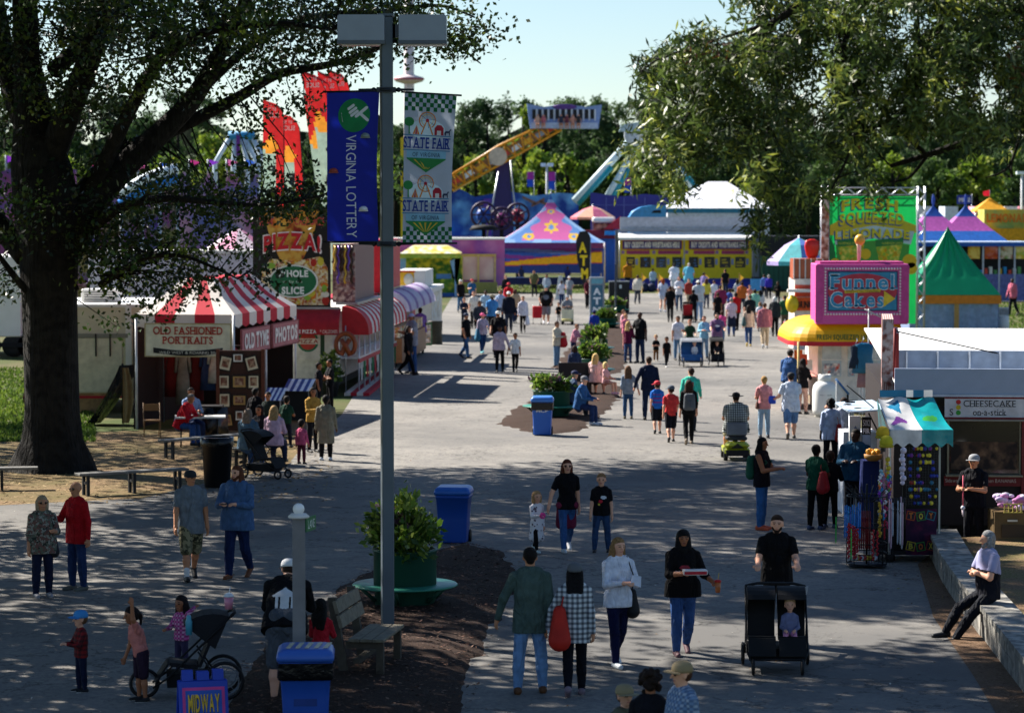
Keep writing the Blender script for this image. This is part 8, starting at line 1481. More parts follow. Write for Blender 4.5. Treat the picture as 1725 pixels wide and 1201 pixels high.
P('l11',482,755,668,165, 'person in a deep green top with a red sleeve near the striped awning', '#16382c', '#14182c', 's',hc='#14100c',sk='t')
P('l12',556,690,607,-70, 'dark dressed worker at the near corner of the pizza trailer', '#0f0f16', '#101018', 's',hc='#0c0a0a',sk='t',arms='hold')
P('l13',537,692,612,80, 'second dark dressed worker facing the first by the pizza trailer', '#101018', '#14141c', 's',hc='#0c0a0a',sk='t',arms='holdL')
P('l14',694,630,530,-60, 'man in a grey tee and lilac cap at the food counter', '#8c8c98', '#2c4a7c', 's',hat='cap',hatc='#b0a8c8',sk='t',arms='hold',w=1.15)
P('l15',708,596,520,176, 'woman in a purple top with a bright blue bag at the food counter', '#7c5aa0', '#2c3450', 's',hair='bun',hc='#2c140e',sk='d',fem=True,w=1.25)
P('l16',688,632,548,60, 'person in black trousers striding past the light pole', '#141216', '#0e0e12', 'l',hair='long',hc='#140f0e',sk='t',fem=True,pose='walk')
P('n1',1706,532,470,-60, 'person in a pink checked top at the folding table on the far right', '#c86a80', '#141824', 'l',hc='#14100c',sk='d',fem=True)
P('n2',1697,505,455,0, 'dark clothed person standing at the right edge beside the food stall', '#12141c', '#b8bcc8', 'l',hc='#14100c',sk='d')
_s=[c for c in PEOPLE['old']['t'].children if c.name.startswith('shirt')][0];_s.data.materials.append(M('#9a9cc0',rough=.85));_z=float(PEOPLE['old']['S'](.52)[2]);_s.data.polygons.foreach_set('material_index',np.array([1 if p_.center.z+p_.center.y*.3>_z else 0 for p_ in _s.data.polygons],np.int32))
for i,(x,y,a,lb,tp,bt,hr,h_)in enumerate(((1190,520,178, 'woman in a lemon yellow tee before the queue posts', '#d8c84a', '#3a4458', 'long', '#5a3a24'),(1222,498,180, 'man in a plain black tee behind the maroon sweater', '#141418', '#2c3444', 'short', '#14100e'),(1250,528,178, 'man in an orange tee in the far right crowd', '#c8682c', '#2c3444', 'short', '#2c1c14'),(1272,545,184, 'woman in a mint green cardigan in the far right crowd', '#8ac8b0', '#2c4468', 'bun', '#3c2418'),(1160,520,6, 'man in a brick red polo facing the viewer by the white hat', '#a03a30', '#b8a888', 'short', '#5a4030'),(1186,505,178, 'person in a lavender hoodie near the queue posts', '#a090c8', '#20242e', 'short', '#1c1410'),(808,572,4, 'teenager in a dark grey hoodie at the left of the crowd', '#3c4048', '#1c2434', 'short', '#1c1410'),(868,545,0, 'woman in a tan sweater behind the white jacket', '#b8a080', '#20304c', 'long', '#4a2c1c'),(852,512,4, 'woman in a black puffer vest far back at left', '#1c1c20', '#3a5a80', 'bun', '#8a6a44'),(1322,560,178, 'man in a forest green tee by the checked table', '#2c5a3c', '#5a5040', 'short', '#2c1c14'),(1074,512,176, 'man in a cream tee beside the black cabinet', '#d8d0c0', '#2c3444', 'short', '#3c2a1c'),(1216,575,178, 'girl in a bright pink tee walking in the middle right', '#d84a8a', '#5a7ca0', 'pony', '#3c2418'),(990,520,4, 'woman in a burgundy coat beside the cash machine pillar', '#5c1c2c', '#14161c', 'long', '#2c1810'),(900,500,0, 'man in an olive jacket near the pink show trailer', '#5a5c3c', '#20242c', 'short', '#14100e'))):
 P('q%d'%i,x,y,y-(y-345)*(.285 if i!=11 else.22),a,lb,tp,bt, 's' if i%2 else 'l',hair=hr,hc=h_,fem=hr!='short',sk='lmtd'[i%4],w=1+.1*(i%4))
backpack('a5', '#4a5058', 'grey hiking backpack worn by the woman in black');backpack('r1', '#12503c', 'green backpack worn by the woman by the toy rack')
sling('w3', '#b82414', 'red drawstring bag on the plaid shirt woman',1,.12,1.9, 'string_bag',.06);sling('r5', '#9c1c1c', 'red shoulder bag with a white crest before the tank',-1,.1,1.5, 'shoulder_bag',.05);sling('r2', '#8c1620', 'red string bag on the green tee shopper',-1,.25,1.5, 'string_bag',.05)
sling('w4', '#101014', 'black handbag hanging behind the blonde woman in white',1,.0,1.3);sling('w1', '#16181e', 'dark purse at the hip of the camouflage top woman',1,.0,1.2);sling('r7', '#5a3428', 'brown crossbody purse worn over the pink polo',1,.1,.7);sling('f4', '#1c6484', 'teal tote bag carried by the woman in the pink hat',-1,-.05,1.9, 'tote_bag');sling('l15', '#2c9ac8', 'bright blue bag carried by the woman in purple',1,.2,1.6, 'tote_bag');sling('i17', '#2c4c50', 'teal shoulder bag over the beige sweater',1,.35,1.3, 'shoulder_bag');sling('f16', '#e0e0e8', 'white plastic bag carried by the woman in the white jacket',1,-.45,1.6, 'plastic_bag',.0,False);sling('i4', '#dce0e8', 'white plastic bag carried by the orange haired woman',-1,-.4,1.6, 'plastic_bag',0,False);sling('e4', '#c01c28', 'red bag held against the pale tan coat',1,.35,1.9, 'shoulder_bag',-.08,False);sling('m3', '#101014', 'small black belt pouch on the denim shirt man',1,.05,.6, 'pouch',.0,False)
m=MB();m.box(-.04,.04,-.09,.06,-.006,.006,M('#0c0d10',rough=.2),bev=.003);held('m3',-1, 'phone', 'black phone in the hands of the bearded man', 'phone',m)
m=MB();m.lathe([(.032,-.09),(.042,.05)],n=14,mat=M('#b86a3c',rough=.2));m.lathe([(.046,.05),(.046,.07),(.02,.085)],n=14,mat=M('#c01c1c',rough=.4));m.tube([(0,0,.07),(.015,0,.17)],.005,5,M('#d8b040'));held('w5',1, 'drink_cup', 'clear drink cup with a red lid held by the woman in black', 'cup',m)
m=MB();m.box(-.16,.16,-.03,.10,-.02,.05,M('#e0d8d4',rough=.6),bev=.01);m.box(-.15,.15,-.033,-.031,-.01,.03,M('#b82030'));held('w5',-1, 'food_tray', 'white and red food tray held by the woman in black', 'tray',m,(.12,-.02,0))
m=MB();m.slab([(-.02,-.02,0),(.12,-.03,-.06),(.14,.0,.08),(.03,.02,.1)],(0,.004,0),M('#dfe4f0',rough=.5,trans=.2));held('w4',1, 'napkin', 'thin white napkin in the hands of the blonde woman', 'napkin',m)
m=MB();[m.ball((.03*math.cos(k),.0,.03*math.sin(k)),.03,M('#d8408c',rough=.8),n=6)for k in range(6)];held('g4',-1, 'plush_toy', 'pink fluffy toy clutched by the toddler', 'toy',m)
m=MB();m.tube([(0,0,.22),(0,0,-.30)],.012,6,M('#d85a70'));m.ball((0,0,-.33),.04,M('#d8d8e0'),n=6);m.tube([(0,0,-.36),(0,0,-.48)],[.02,.01],6,M('#d8c8d0'));held('v1',-1, 'toy_wand', 'pink toy wand with a white tip held by the vendor', 'toy',m)
m=MB();m.box(-.13,.13,-.09,.09,-.10,.10,M('#1c48c0',rough=.5),bev=.02);held('r8',1, 'gift_box', 'blue box carried by the man in denim shorts', 'box',m,(.06,0,0))
m=MB();m.box(-.07,.07,-.09,.09,-.02,.03,M('#d0d4d8',rough=.6),bev=.01);held('m5',-1, 'food_box', 'white paper food box in the hand of the man in olive', 'box',m)
m=MB();m.box(-.09,.09,-.04,.07,-.02,.04,M('#d8484c',rough=.6),bev=.01);m.box(-.08,.08,-.043,-.041,-.01,.03,M('#e8e0e0'));held('m1',-1, 'food_tray', 'red and white paper tray held by the bald man', 'tray',m)
for key,c,lb in(('w2', '#6c1c3a', 'maroon jacket'),('i12', '#141c34', 'navy jacket')):
 q=PEOPLE[key];H=q['H'];skin_obj('tied_jacket',[(q['S'](-.02)+V3(s*.05*H,.035*H,0),q['S'](-.62)+V3(s*.055*H,.06*H,0),.055*H,.058*H)for s in(-1,0,1)]+[(q['S'](.02)+V3(-.08*H,-.02*H,0),q['S'](.02)+V3(.08*H,-.02*H,0),.045*H,.045*H)],.014 if key=='w2' else.03,.02,M(c,rough=.9,bump=.4),q['t'])
def printed(key,cols,fn,side=-1):
 q=PEOPLE[key];o=[c for c in q['t'].children if c.name.startswith('shirt')][0];me=o.data;b0=len(me.materials);z0=float(q['S'](.5)[2]);[me.materials.append(M(c,rough=.8))for c in cols]
 for p_ in me.polygons:
  if p_.normal.y*side>.35:
   k=fn(p_.center.x,p_.center.z-z0)
   if k is not None:p_.material_index=b0+k
EL=lambda x,z,cx,cz,a,b_:((x-cx)/a)**2+((z-cz)/b_)**2<1
printed('w5',['#c8c0c4', '#8a2430'],lambda x,z:0 if abs(z)<.022 and abs(x)<.12 and int((x+1)*70)%3 else 1 if EL(x,z,0,.06,.07,.035)else None)
printed('b2',['#c8ccd4', '#b82030', '#c8b040'],lambda x,z:0 if EL(x,z,.04,.06,.05,.03)else 1 if EL(x,z,-.01,-.01,.035,.03)else 2 if EL(x,z,-.04,-.06,.02,.02)else None)
printed('h1',['#6a7078'],lambda x,z:0 if EL(x,z,0,.05,.15,.12)else None);printed('d4',['#2c2c5c', '#d8d0d8'],lambda x,z:1 if EL(x,z,0,.08,.1,.04)else 0 if EL(x,z,.02,0,.12,.15)else None)
printed('a6',['#8c3a3a'],lambda x,z:0 if abs(x)<.1 and abs(z-.12)<.06 else None,1);printed('a3',['#7c2a7c', '#c8d0e0'],lambda x,z:0 if abs(x)<.11 and-.12<z<.14 and int((z+1)*30)%3==0 else None,1)
printed('m4',['#c8ccd0'],lambda x,z:0 if(.10<z<.20 and abs(x)<(.20-z)*1.7)or(-.12<z<.10 and(abs(x)<.05 or.075<abs(x)<.11)and not(EL(x,z,0,-.08,.025,.05)))else None,1)
def wheel(t,x,y,r_,ax='x',name='wheel',w_=.022):
 m=MB();m.torus((x,y,r_),r_-w_,w_,24,7,M('#101012',rough=.6),axis=ax);o=m.build(name,None,t);m=MB();m.torus((x,y,r_),r_*.72,.008,20,5,axis=ax)
 for k in range(8):a=R(k*45);m.tube([(x,y,r_),(x,y+r_*.72*math.cos(a),r_+r_*.72*math.sin(a))],.004,4)
 m.build('rim',M('#8a8e94',metal=.6),o);return o
def stroller(px,py,lab,rz,wd,c_frame,c_seat,c_hood,seats=1,wr=.13,big=False,hoodz=.95,drink=False):
 q=G(px,py);t=thing('stroller',lab, 'stroller',(q.x,q.y,.012),R(rz));fm=M(c_frame,rough=.4,metal=.3);sm_=M(c_seat,rough=.8,bump=.3)
 for s in(-1,1):
  m=MB();m.tube([(s*wd/2,.52,1.02),(s*wd/2,.30,.80),(s*wd/2,-.25,.28),(s*wd*.42,-.42,.16)],.014,7);m.build('frame_side',fm,t)
  m=MB();m.tube([(s*wd/2,.12,.6),(s*wd/2,.42,.16)],.013,6);m.build('rear_leg',fm,t)
  wheel(t,s*(wd/2+.03),.44,wr*(1.6 if big else 1.15));
  if not big:wheel(t,s*wd*.40,-.42,wr*.8)
 if big:wheel(t,0,-.52,wr*1.25)
 m=MB();m.tube([(-wd/2,.52,1.02),(-wd*.3,.57,1.05),(wd*.3,.57,1.05),(wd/2,.52,1.02)],.02,7);m.build('handle',M('#0c0c0e',rough=.7),t)
 m=MB();m.tube([(-wd/2,.44,.17),(wd/2,.44,.17)],.012,6);m.tube([(-wd*.42,-.38,.2),(wd*.42,-.38,.2)],.012,6);m.build('axle',fm,t)
 bw=wd/seats
 for k in range(seats):
  x0_=-wd/2+bw*k+.02;x1_=x0_+bw-.04;m=MB();m.slab([(x0_,-.22,.42),(x1_,-.22,.42),(x1_,.12,.38),(x0_,.12,.38)],(0,0,.05));m.slab([(x0_,.12,.40),(x1_,.12,.40),(x1_,.34,.92),(x0_,.34,.92)],(0,.04,0));m.slab([(x0_,-.22,.45),(x1_,-.22,.45),(x1_,-.36,.24),(x0_,-.36,.24)],(0,-.03,0));m.build('seat',sm_,t)
  m=MB();xs=(x0_-.005,x1_+.005);rings=[[(x,.30-.40*math.sin(R(a)),.84+.26*math.cos(R(a))-.05)for x in xs]for a in range(-30,61,15)]
  for i in range(len(rings)-1):m.add([rings[i][0],rings[i][1],rings[i+1][1],rings[i+1][0]],[(0,1,2,3)],None,True)
  for s,x in((0,xs[0]),(1,xs[1])):m.add([r_[s]for r_ in rings]+[(x,.33,.62)],[tuple(range(len(rings)+1))])
  m.build('hood',M(c_hood,rough=.8,bump=.3),t)
 m=MB();m.slab([(-wd/2+.03,-.25,.16),(wd/2-.03,-.25,.16),(wd/2-.03,.4,.16),(-wd/2+.03,.4,.16)],(0,0,.16));m.build('basket',M('#0e0e10',rough=.9),t);return t
t=stroller(1308,1130, 'wide black double stroller with one toddler in its right seat',-3,.78, '#16171a', '#0c0c0e', '#0b0b0d',2);m=MB();m.slab([(.25,.36,1.0),(.42,.38,1.04),(.40,.46,.86),(.27,.44,.84)],(0,-.02,0));m.build('cloth',M('#c8ccd4',rough=.8),t)
def tot(px,py,Yy,z,lab,top,bot,hc,sk='l',shoe='#c8ccd8',rz=-4,H=.85):
 P('tot%d'%px,px,0,0,rz,lab,top,bot, 'l', 'tight',hair='short',hc=hc,pose='sit',seat=z,height=H,Y=Yy,sk=sk,shoe=shoe,arms='lap',near=Yy<50,lean=-8)
yy=G(1308,1130).y
tot(1333,0,yy+.02,.44, 'toddler in pink leggings sitting in the double stroller', '#6c7090', '#d890b0', '#b89468')
t=stroller(316,1176, 'dark jogging stroller with a long handle tilted behind the sandwich board',-82,.5, '#101114', '#101014', '#15151a',1,.15,True);q=G(380,1160)
o=thing('drink_cup', 'pink iced drink with a clear lid standing on the stroller handle', 'cup',wp('g2',(0,0,0))*0+Vector((t.location.x+.50,t.location.y+.07,1.085)));m=MB();m.lathe([(.045,0),(.06,.15)],n=16,mat=M('#d88aa0',rough=.3));m.lathe([(.063,.15),(.063,.165),(.035,.195)],n=16,mat=M('#d8dce0',rough=.2));m.tube([(0,0,.18),(.02,0,.27)],.006,5,M('#e8e8e8'));m.build('cup_body',None,o)
o=thing('water_bottle', 'aqua water bottle standing in the jogging stroller cup holder', 'bottle',Vector((t.location.x+.05,t.location.y-.26,.82)));m=MB();m.lathe([(.04,0),(.042,.16),(.03,.19),(.03,.22),(.02,.24)],n=14,mat=M('#4a9ab0',rough=.3));m.build('bottle_body',None,o)
t=stroller(450,806, 'dark stroller parked beside the bench of seated women',60,.5, '#15161a', '#0e0e10', '#101014',1)
stroller(1165,618, 'big grey double stroller with large wheels',0,.80, '#5a5e64', '#2c5a8c', '#8a8e94',1,.22);stroller(1208,617, 'black jogging stroller pushed by the man in mauve',0,.5, '#16161a', '#101014', '#0c0c0e',1,.16,True);stroller(1158,543, 'red and black stroller in the far crowd',180,.5, '#2a2a30', '#a81c28', '#1a1a1e',1)
yy=G(1165,618).y;tot(1170,0,yy+.05,.44, 'baby in a white bonnet in the big grey stroller', '#dcdcdc', '#d8d4d0', '#d8d0c8');yy=G(1208,617).y;tot(1208,0,yy+.05,.44, 'baby in pale trousers in the black jogging stroller', '#26262c', '#c8b8a0', '#4a3424')
def scooter(px,py,lab,body,rz,Yoff=0,key=None):
 q=G(px,py);t=thing('mobility_scooter',lab, 'scooter',(q.x,q.y+.25,.012),R(rz));bm=M(body,rough=.35,coat=.4)
 m=MB();m.box(-.30,.30,-.55,.62,.14,.30,bev=.04);m.box(-.29,.29,.25,.66,.28,.44,bev=.07);m.build('body_shell',bm,t)
 bx('bumper',t,M('#1c1c1e'),-.27,.27,.665,.70,.12,.26);m=MB();m.add([(-.16,.672,.30),(.16,.672,.30),(0,.672,.42)],[(0,2,1)]);m.build('chevron',M('#2a2c20'),t)
 for x in(-.26,.26):
  for y in(-.42,.45):m=MB();m.X=Matrix.Translation((x,y,.13))@Matrix.Rotation(R(90),4, 'Y');m.lathe([(.05,-.045),(.13,-.045),(.13,.045),(.05,.045)],n=16);m.build('wheel',M('#121214'),t)
 bx('seat',t,M('#3c4048'),-.25,.25,.02,.42,.46,.56,bev=.03);bx('backrest',t,M('#7c828c',rough=.5),-.24,.24,.40,.47,.58,.90,bev=.03);m=MB();m.tube([(0,.2,.3),(0,.2,.47)],.04,8);m.build('seat_post',dark,t)
 for s in(-1,1):m=MB();m.tube([(s*.29,.42,.72),(s*.29,.08,.72)],.025,6);m.build('armrest',dark,t)
 m=MB();m.tube([(0,-.5,.2),(0,-.38,.85)],.03,6);m.tube([(-.26,-.36,.9),(0,-.38,.86),(.26,-.36,.9)],.018,6);m.build('tiller',dark,t);return t
s_=scooter(1240,775, 'yellow green mobility scooter with a dark chevron at its rear', '#a8b020',180);pt=PEOPLE['r9']['t'];pt.location=(s_.location.x,s_.location.y-.18,.012)
s_=scooter(956,547, 'cream and yellow mobility scooter among the far walkers', '#d0c88a',0);pt=PEOPLE['h3']['t'];pt.location=(s_.location.x,s_.location.y+.18,.012);bx('front_panel',s_,M('#dcd8b8',rough=.5),-.3,.3,-.60,-.55,.30,.75)
q=G(905,547);t=thing('cart_chair', 'red folding shopping cart beside the broad man in shorts', 'cart',(q.x,q.y,.012));bx('bag',t,M('#b81824',rough=.8,bump=.3),-.24,.24,-.12,.15,.32,.92,bev=.04)
for x in(-.2,.2):m=MB();m.tube([(x,.15,.04),(x,.16,1.0)],.012,5);m.build('frame',steelm,t);wheel(t,x,.1,.06)
for px,py,lb,c in((1085,492, 'row of dark blue bags on the ground before the booth', '#1c2444'),):
 q=G(px,py);t=thing('bag_pile',lb, 'bags',(q.x,q.y,0));m=MB();[m.ball((x,0,.28),.33,M(c,rough=.8),n=7,sz=1.0+.2*(k%2))for k,x in enumerate((-.5,0,.5))];m.build('bags',None,t)
# trees
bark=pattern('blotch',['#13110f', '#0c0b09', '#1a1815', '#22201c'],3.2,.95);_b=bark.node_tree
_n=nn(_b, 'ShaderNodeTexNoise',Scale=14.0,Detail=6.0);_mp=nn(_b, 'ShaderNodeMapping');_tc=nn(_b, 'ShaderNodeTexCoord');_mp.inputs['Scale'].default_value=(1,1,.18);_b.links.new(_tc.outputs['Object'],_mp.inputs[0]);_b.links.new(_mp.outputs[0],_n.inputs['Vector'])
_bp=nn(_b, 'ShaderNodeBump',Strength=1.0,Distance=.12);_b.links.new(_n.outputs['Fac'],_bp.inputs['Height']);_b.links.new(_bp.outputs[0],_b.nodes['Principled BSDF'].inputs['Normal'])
OAKL=[M(c,rough=.45,var=.2,scale=3,trans=.25,spec=.35)for c in('#2c4012', '#3c5618', '#1c2c0e', '#6a7c28')]
YT=64.0;t=thing('oak_tree', 'massive dark oak with spreading limbs on the left', 'tree',(At(85,CY,YT).x,YT,0));O=Vector(t.location)
def W(px,py,dy=0):return At(px,py,YT+dy)-O
def sm(P,n=5):
 P=[Vector(p)for p in P];out=[]
 for i in range(len(P)-1):
  p0,p1,p2,p3=P[max(i-1,0)],P[i],P[i+1],P[min(i+2,len(P)-1)]
  for k in range(n):
   u=k/n;out.append(.5*((2*p1)+(p2-p0)*u+(2*p0-5*p1+4*p2-p3)*u*u+(3*p1-p0-3*p2+p3)*u**3))
 return out+[P[-1]]
def limb(m,P,r,n=10,k=5):
 S_=sm(P,k);q=len(S_);rr_=[float(np.interp(i/(q-1)*(len(r)-1),range(len(r)),r))for i in range(q)];m.tube(S_,rr_,n);return S_
s=YT/F_PX;m=MB();rings=[]
for py,xa,xb in((806,-8,186),(792,14,156),(775,22,150),(740,34,138),(690,40,132),(600,40,130),(500,38,130),(420,33,134),(350,25,138),(280,20,120),(200,24,90),(100,22,66),(0,20,62),(-120,22,58)):
 c=W((xa+xb)/2,py);r_=(xb-xa)*s/2;rings.append([(c.x+r_*math.cos(a)*(1+.05*math.sin(a*5+py*.01)+(.10*math.sin(a*6)if py>770 else 0)),r_*math.sin(a)*.95,max(c.z,-.15))for a in[2*math.pi*k/28 for k in range(28)]])
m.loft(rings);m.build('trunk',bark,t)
br=[];rr3=random.Random(11)
BR=[([(110,420),(150,350),(205,285),(270,225),(330,160),(385,60),(430,-40),(470,-160)],[.42,.36,.30,.26,.22,.16,.12,.06],0),([(135,330),(200,262),(300,215),(400,165),(470,125),(560,108),(640,80),(705,45)],[.24,.20,.16,.13,.11,.08,.06,.03],1),([(75,300),(110,200),(150,100),(175,0),(200,-150)],[.34,.30,.26,.20,.1],-1),([(45,430),(-10,370),(-70,300),(-160,200)],[.30,.24,.2,.1],.5),([(140,400),(200,352),(280,335),(370,342),(450,345),(540,330)],[.14,.11,.08,.06,.04,.02],-2),([(60,250),(20,150),(0,40),(-20,-100)],[.3,.25,.2,.1],1),([(150,330),(250,130),(330,60),(460,40),(560,50)],[.2,.14,.11,.07,.03],-2.5),([(170,480),(230,440),(300,430),(370,455),(400,470)],[.09,.06,.045,.03,.015],-2),([(130,480),(60,500),(-10,420)],[.12,.1,.05],-.5),([(600,95),(700,60),(760,70),(800,100),(810,108)],[.05,.04,.03,.02,.01],1),([(330,160),(420,80),(520,30),(640,20),(740,10),(800,30)],[.13,.1,.08,.05,.04,.02],1.5),([(90,120),(200,20),(300,-80)],[.2,.15,.08],3),([(385,60),(300,-60),(280,-200)],[.12,.1,.05],2)]
for P_,r_,dy in BR:
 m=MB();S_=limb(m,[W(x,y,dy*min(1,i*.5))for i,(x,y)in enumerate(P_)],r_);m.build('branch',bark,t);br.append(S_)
tw=MB()
def seen(p,mg=45):
 c,s_=math.cos(PITCH),math.sin(PITCH);d=p.y*c-(p.z-CAMZ)*s_;v=(p.z-CAMZ)*c+p.y*s_
 return d>0 and-mg<CX+p.x/d*F_PX<1725+mg and CY-v/d*F_PX>-mg
ZN=[(560,15,70,55,20,2),(690,10,80,34,16,1.2),(790,60,45,35,9,.7),(470,40,90,70,34,2.5),(420,105,60,40,14,1.5),(340,30,110,60,40,3),(230,50,110,90,60,3),(150,30,70,60,40,3),(110,150,60,60,26,3),(0,60,50,90,30,3),(10,200,28,70,14,2),(200,170,60,45,18,2),(310,120,55,40,14,2),(590,95,45,22,8,.8),(640,40,60,40,12,1.2),(720,80,40,20,5,.5),(510,160,26,22,5,.8),(400,200,60,30,7,1.2),(260,290,90,35,16,2),(150,250,30,60,9,2),(340,345,90,28,26,2),(450,335,80,28,26,1.8),(515,330,40,28,12,1.2),(225,350,80,40,22,2),(430,285,30,25,5,1),(190,400,70,45,26,1.6),(260,440,90,45,34,1.6),(330,480,60,32,15,1),(180,460,45,45,15,1.2),(390,400,50,45,9,1),(440,430,30,50,7,.8),(190,530,18,22,3,.5),(20,370,40,70,18,1.5),(-10,470,30,40,10,1),(255,510,30,18,4,.6),(655,330,14,40,3,.6),(100,380,60,40,8,1.5)]
rg=np.random.default_rng(5);C=[];Cn=[]
for x,y,rx,ry,n,dp in ZN:
 for _ in range(int(n*(1.0 if y<100 else.62))):
  a=rg.uniform(0,6.283);q=math.sqrt(rg.uniform());p=W(x+rx*q*math.cos(a),y+ry*q*math.sin(a),rg.normal(0,dp));C.append(p);Cn.append(1)
for _ in range(1750):
 d=rg.normal(0,1,3);d/=np.linalg.norm(d);q=rg.uniform(.45,1)**.6;p=Vector((2.0+d[0]*13.0*q,0.0+d[1]*12.0*q,16.0+d[2]*7.5*q));h_=(p.z-2.4)/math.tan(R(41));sx_,sy_=O.x+p.x+.8*h_,YT+p.y-.6*h_
 if p.z+O.z>10.9+.10*abs(p.y)and not(sx_>5.3 and sy_>45.5)and not seen(p+O,110):C.append(p);Cn.append(1.5)
Cc=np.array([list(c)for c in C]);cn=np.array(Cn);per=70;n=len(Cc)*per;k=np.repeat(np.arange(len(Cc)),per)
Pl=Cc[k]+rg.normal(0,1,(n,3))*np.array([.33,.33,.19])*cn[k][:,None]
nv=sum(int(z[4]*(1.0 if z[1]<100 else.62))for z in ZN);own=k<nv
leaves(t, 'crown',Pl[own],.125,OAKL,k[own],8,aspect=.6,wts=(5,3,5,1));leaves(t, 'crown',Pl[~own],.30,OAKL,k[~own],9,aspect=.7,wts=(5,3,5,1))
allp=np.array([list(p)for S_ in br for p in S_[2:]])
for i in range(0,nv):
 c=Cc[i];d=np.linalg.norm(allp-c,axis=1);j=int(np.argmin(d))
 if.3<d[j]<3.5:a=Vector(allp[j]);e=Vector(c);md=(a+e)/2+Vector((rg.normal(0,.12),rg.normal(0,.12),.12*d[j]**.5));tw.tube([a,md,e],[.022,.014,.006],4)
tw.build('twigs',bark,t)
YR=28.0;t=thing('willow_oak', 'glossy narrow leaved tree whose branches hang over the top right', 'tree',(7.2,29.5,0));O=Vector(t.location)
WL=[M(c,rough=.48,var=.3,scale=4,trans=.3,spec=.5)for c in('#46582a', '#647838', '#2c3c16', '#98a044', '#6c4424')]
m=MB();limb(m,[(0,0,0),(.1,0,3),(.0,-.2,7),(-.2,0,11),(0,.3,15)],[.48,.38,.33,.25,.12],16);m.build('trunk',bark,t)
def W2(px,py,dy=0):return At(px,py,YR+dy)-O
BR2=[([(1960,40),(1725,205),(1640,235),(1560,262),(1500,280)],[.10,.055,.04,.03,.02],.8),([(1560,262),(1500,200),(1440,130),(1400,60)],[.028,.022,.015,.008],.6),([(1900,-60),(1700,20),(1560,60),(1560,90),(1520,190),(1440,225),(1380,250)],[.09,.06,.035,.03,.022,.015,.008],0),([(1560,265),(1530,300),(1490,310),(1440,345)],[.02,.014,.009,.005],.6),([(1850,-120),(1500,-60),(1300,40),(1200,130),(1140,230),(1110,290)],[.09,.06,.035,.022,.014,.007],-.4),([(1500,-60),(1420,80),(1450,190),(1400,320),(1350,350)],[.04,.028,.018,.01,.005],-.5),([(1300,40),(1230,60),(1110,100),(1075,130)],[.02,.015,.009,.004],-.4),([(1330,110),(1290,240),(1310,360),(1320,400)],[.018,.013,.008,.004],0),([(1725,205),(1700,280),(1660,300)],[.02,.012,.006],.8),([(1545,0),(1548,80),(1542,150)],[.018,.015,.01],-.3)]
brs=[]
for P_,r_,dy in BR2:m=MB();S_=limb(m,[W2(x,y,dy)for x,y in P_],r_,8);m.build('branch',bark,t);brs.append(S_)
poly_=[(1245,-60),(1247,30),(1278,60),(1235,78),(1200,62),(1172,48),(1158,60),(1150,100),(1122,96),(1070,122),(1052,165),(1078,200),(1058,250),(1070,300),(1110,290),(1150,335),(1165,350),(1178,310),(1195,270),(1240,290),(1262,310),(1280,350),(1262,390),(1300,415),(1335,378),(1345,335),(1382,330),(1400,350),(1415,310),(1440,340),(1462,378),(1478,330),(1520,300),(1540,330),(1556,290),(1600,285),(1650,270),(1700,260),(1725,240),(1800,220),(1800,-60)]
cl=[]
while len(cl)<640:
 x,y=rg.uniform(1045,1800),rg.uniform(-60,415)
 if inpoly(x,y,poly_):
  hole=(math.sin(x*.021+1)*math.sin(y*.027+.5)>.72)or(y<60 and x<1330 and rg.random()<.3)or(x>1285 and y>225 and rg.random()<.74)or(x>1480 and y>215 and rg.random()<.5)or(1160<x<1290 and y>190 and rg.random()<.3)or(math.sin(x*.043+2)*math.sin(y*.05)>.68)
  if not hole:cl.append(W2(x,y,rg.normal(0,.75)))
for _ in range(300):
 p=Vector((rg.normal(.8,1.6),rg.normal(-1.2,1.8),rg.uniform(8.8,15)));cl.append(p)
Cc=np.array([list(c)for c in cl]);per=84;nvis=640;k=np.repeat(np.arange(nvis),per);n=len(k)
d0=rg.normal(0,1,(len(Cc),3));d0[:,2]=-abs(d0[:,2])-.4;d0/=np.linalg.norm(d0,axis=1,keepdims=True)
u=rg.uniform(-1,1,n)[:,None];Pl=Cc[k]+d0[k]*u*.22+rg.normal(0,.05,(n,3))
leaves(t, 'crown',Pl,.10,WL,k*3+rg.integers(0,2,n),12,aspect=.24,wts=(5,4,4,2,.12),down=.35)
k=np.repeat(np.arange(nvis,len(Cc)),40);Pl=Cc[k]+rg.normal(0,.35,(len(k),3));leaves(t, 'crown',Pl,.22,WL[:4],k,13,aspect=.3)
tw=MB();allp=np.array([list(p)for S_ in brs for p in S_[1:]])
for i in range(nvis):
 c=Cc[i];d=np.linalg.norm(allp-c,axis=1);j=int(np.argmin(d));a=Vector(c-d0[i]*.22);e=Vector(c+d0[i]*.22);tw.tube([a,e],[.005,.002],4)
 if i%3==0 and d[j]<1.2:tw.tube([Vector(allp[j]),(Vector(allp[j])+a)/2+Vector((0,0,.04)),a],[.009,.006,.004],4)
tw.build('twigs',bark,t)
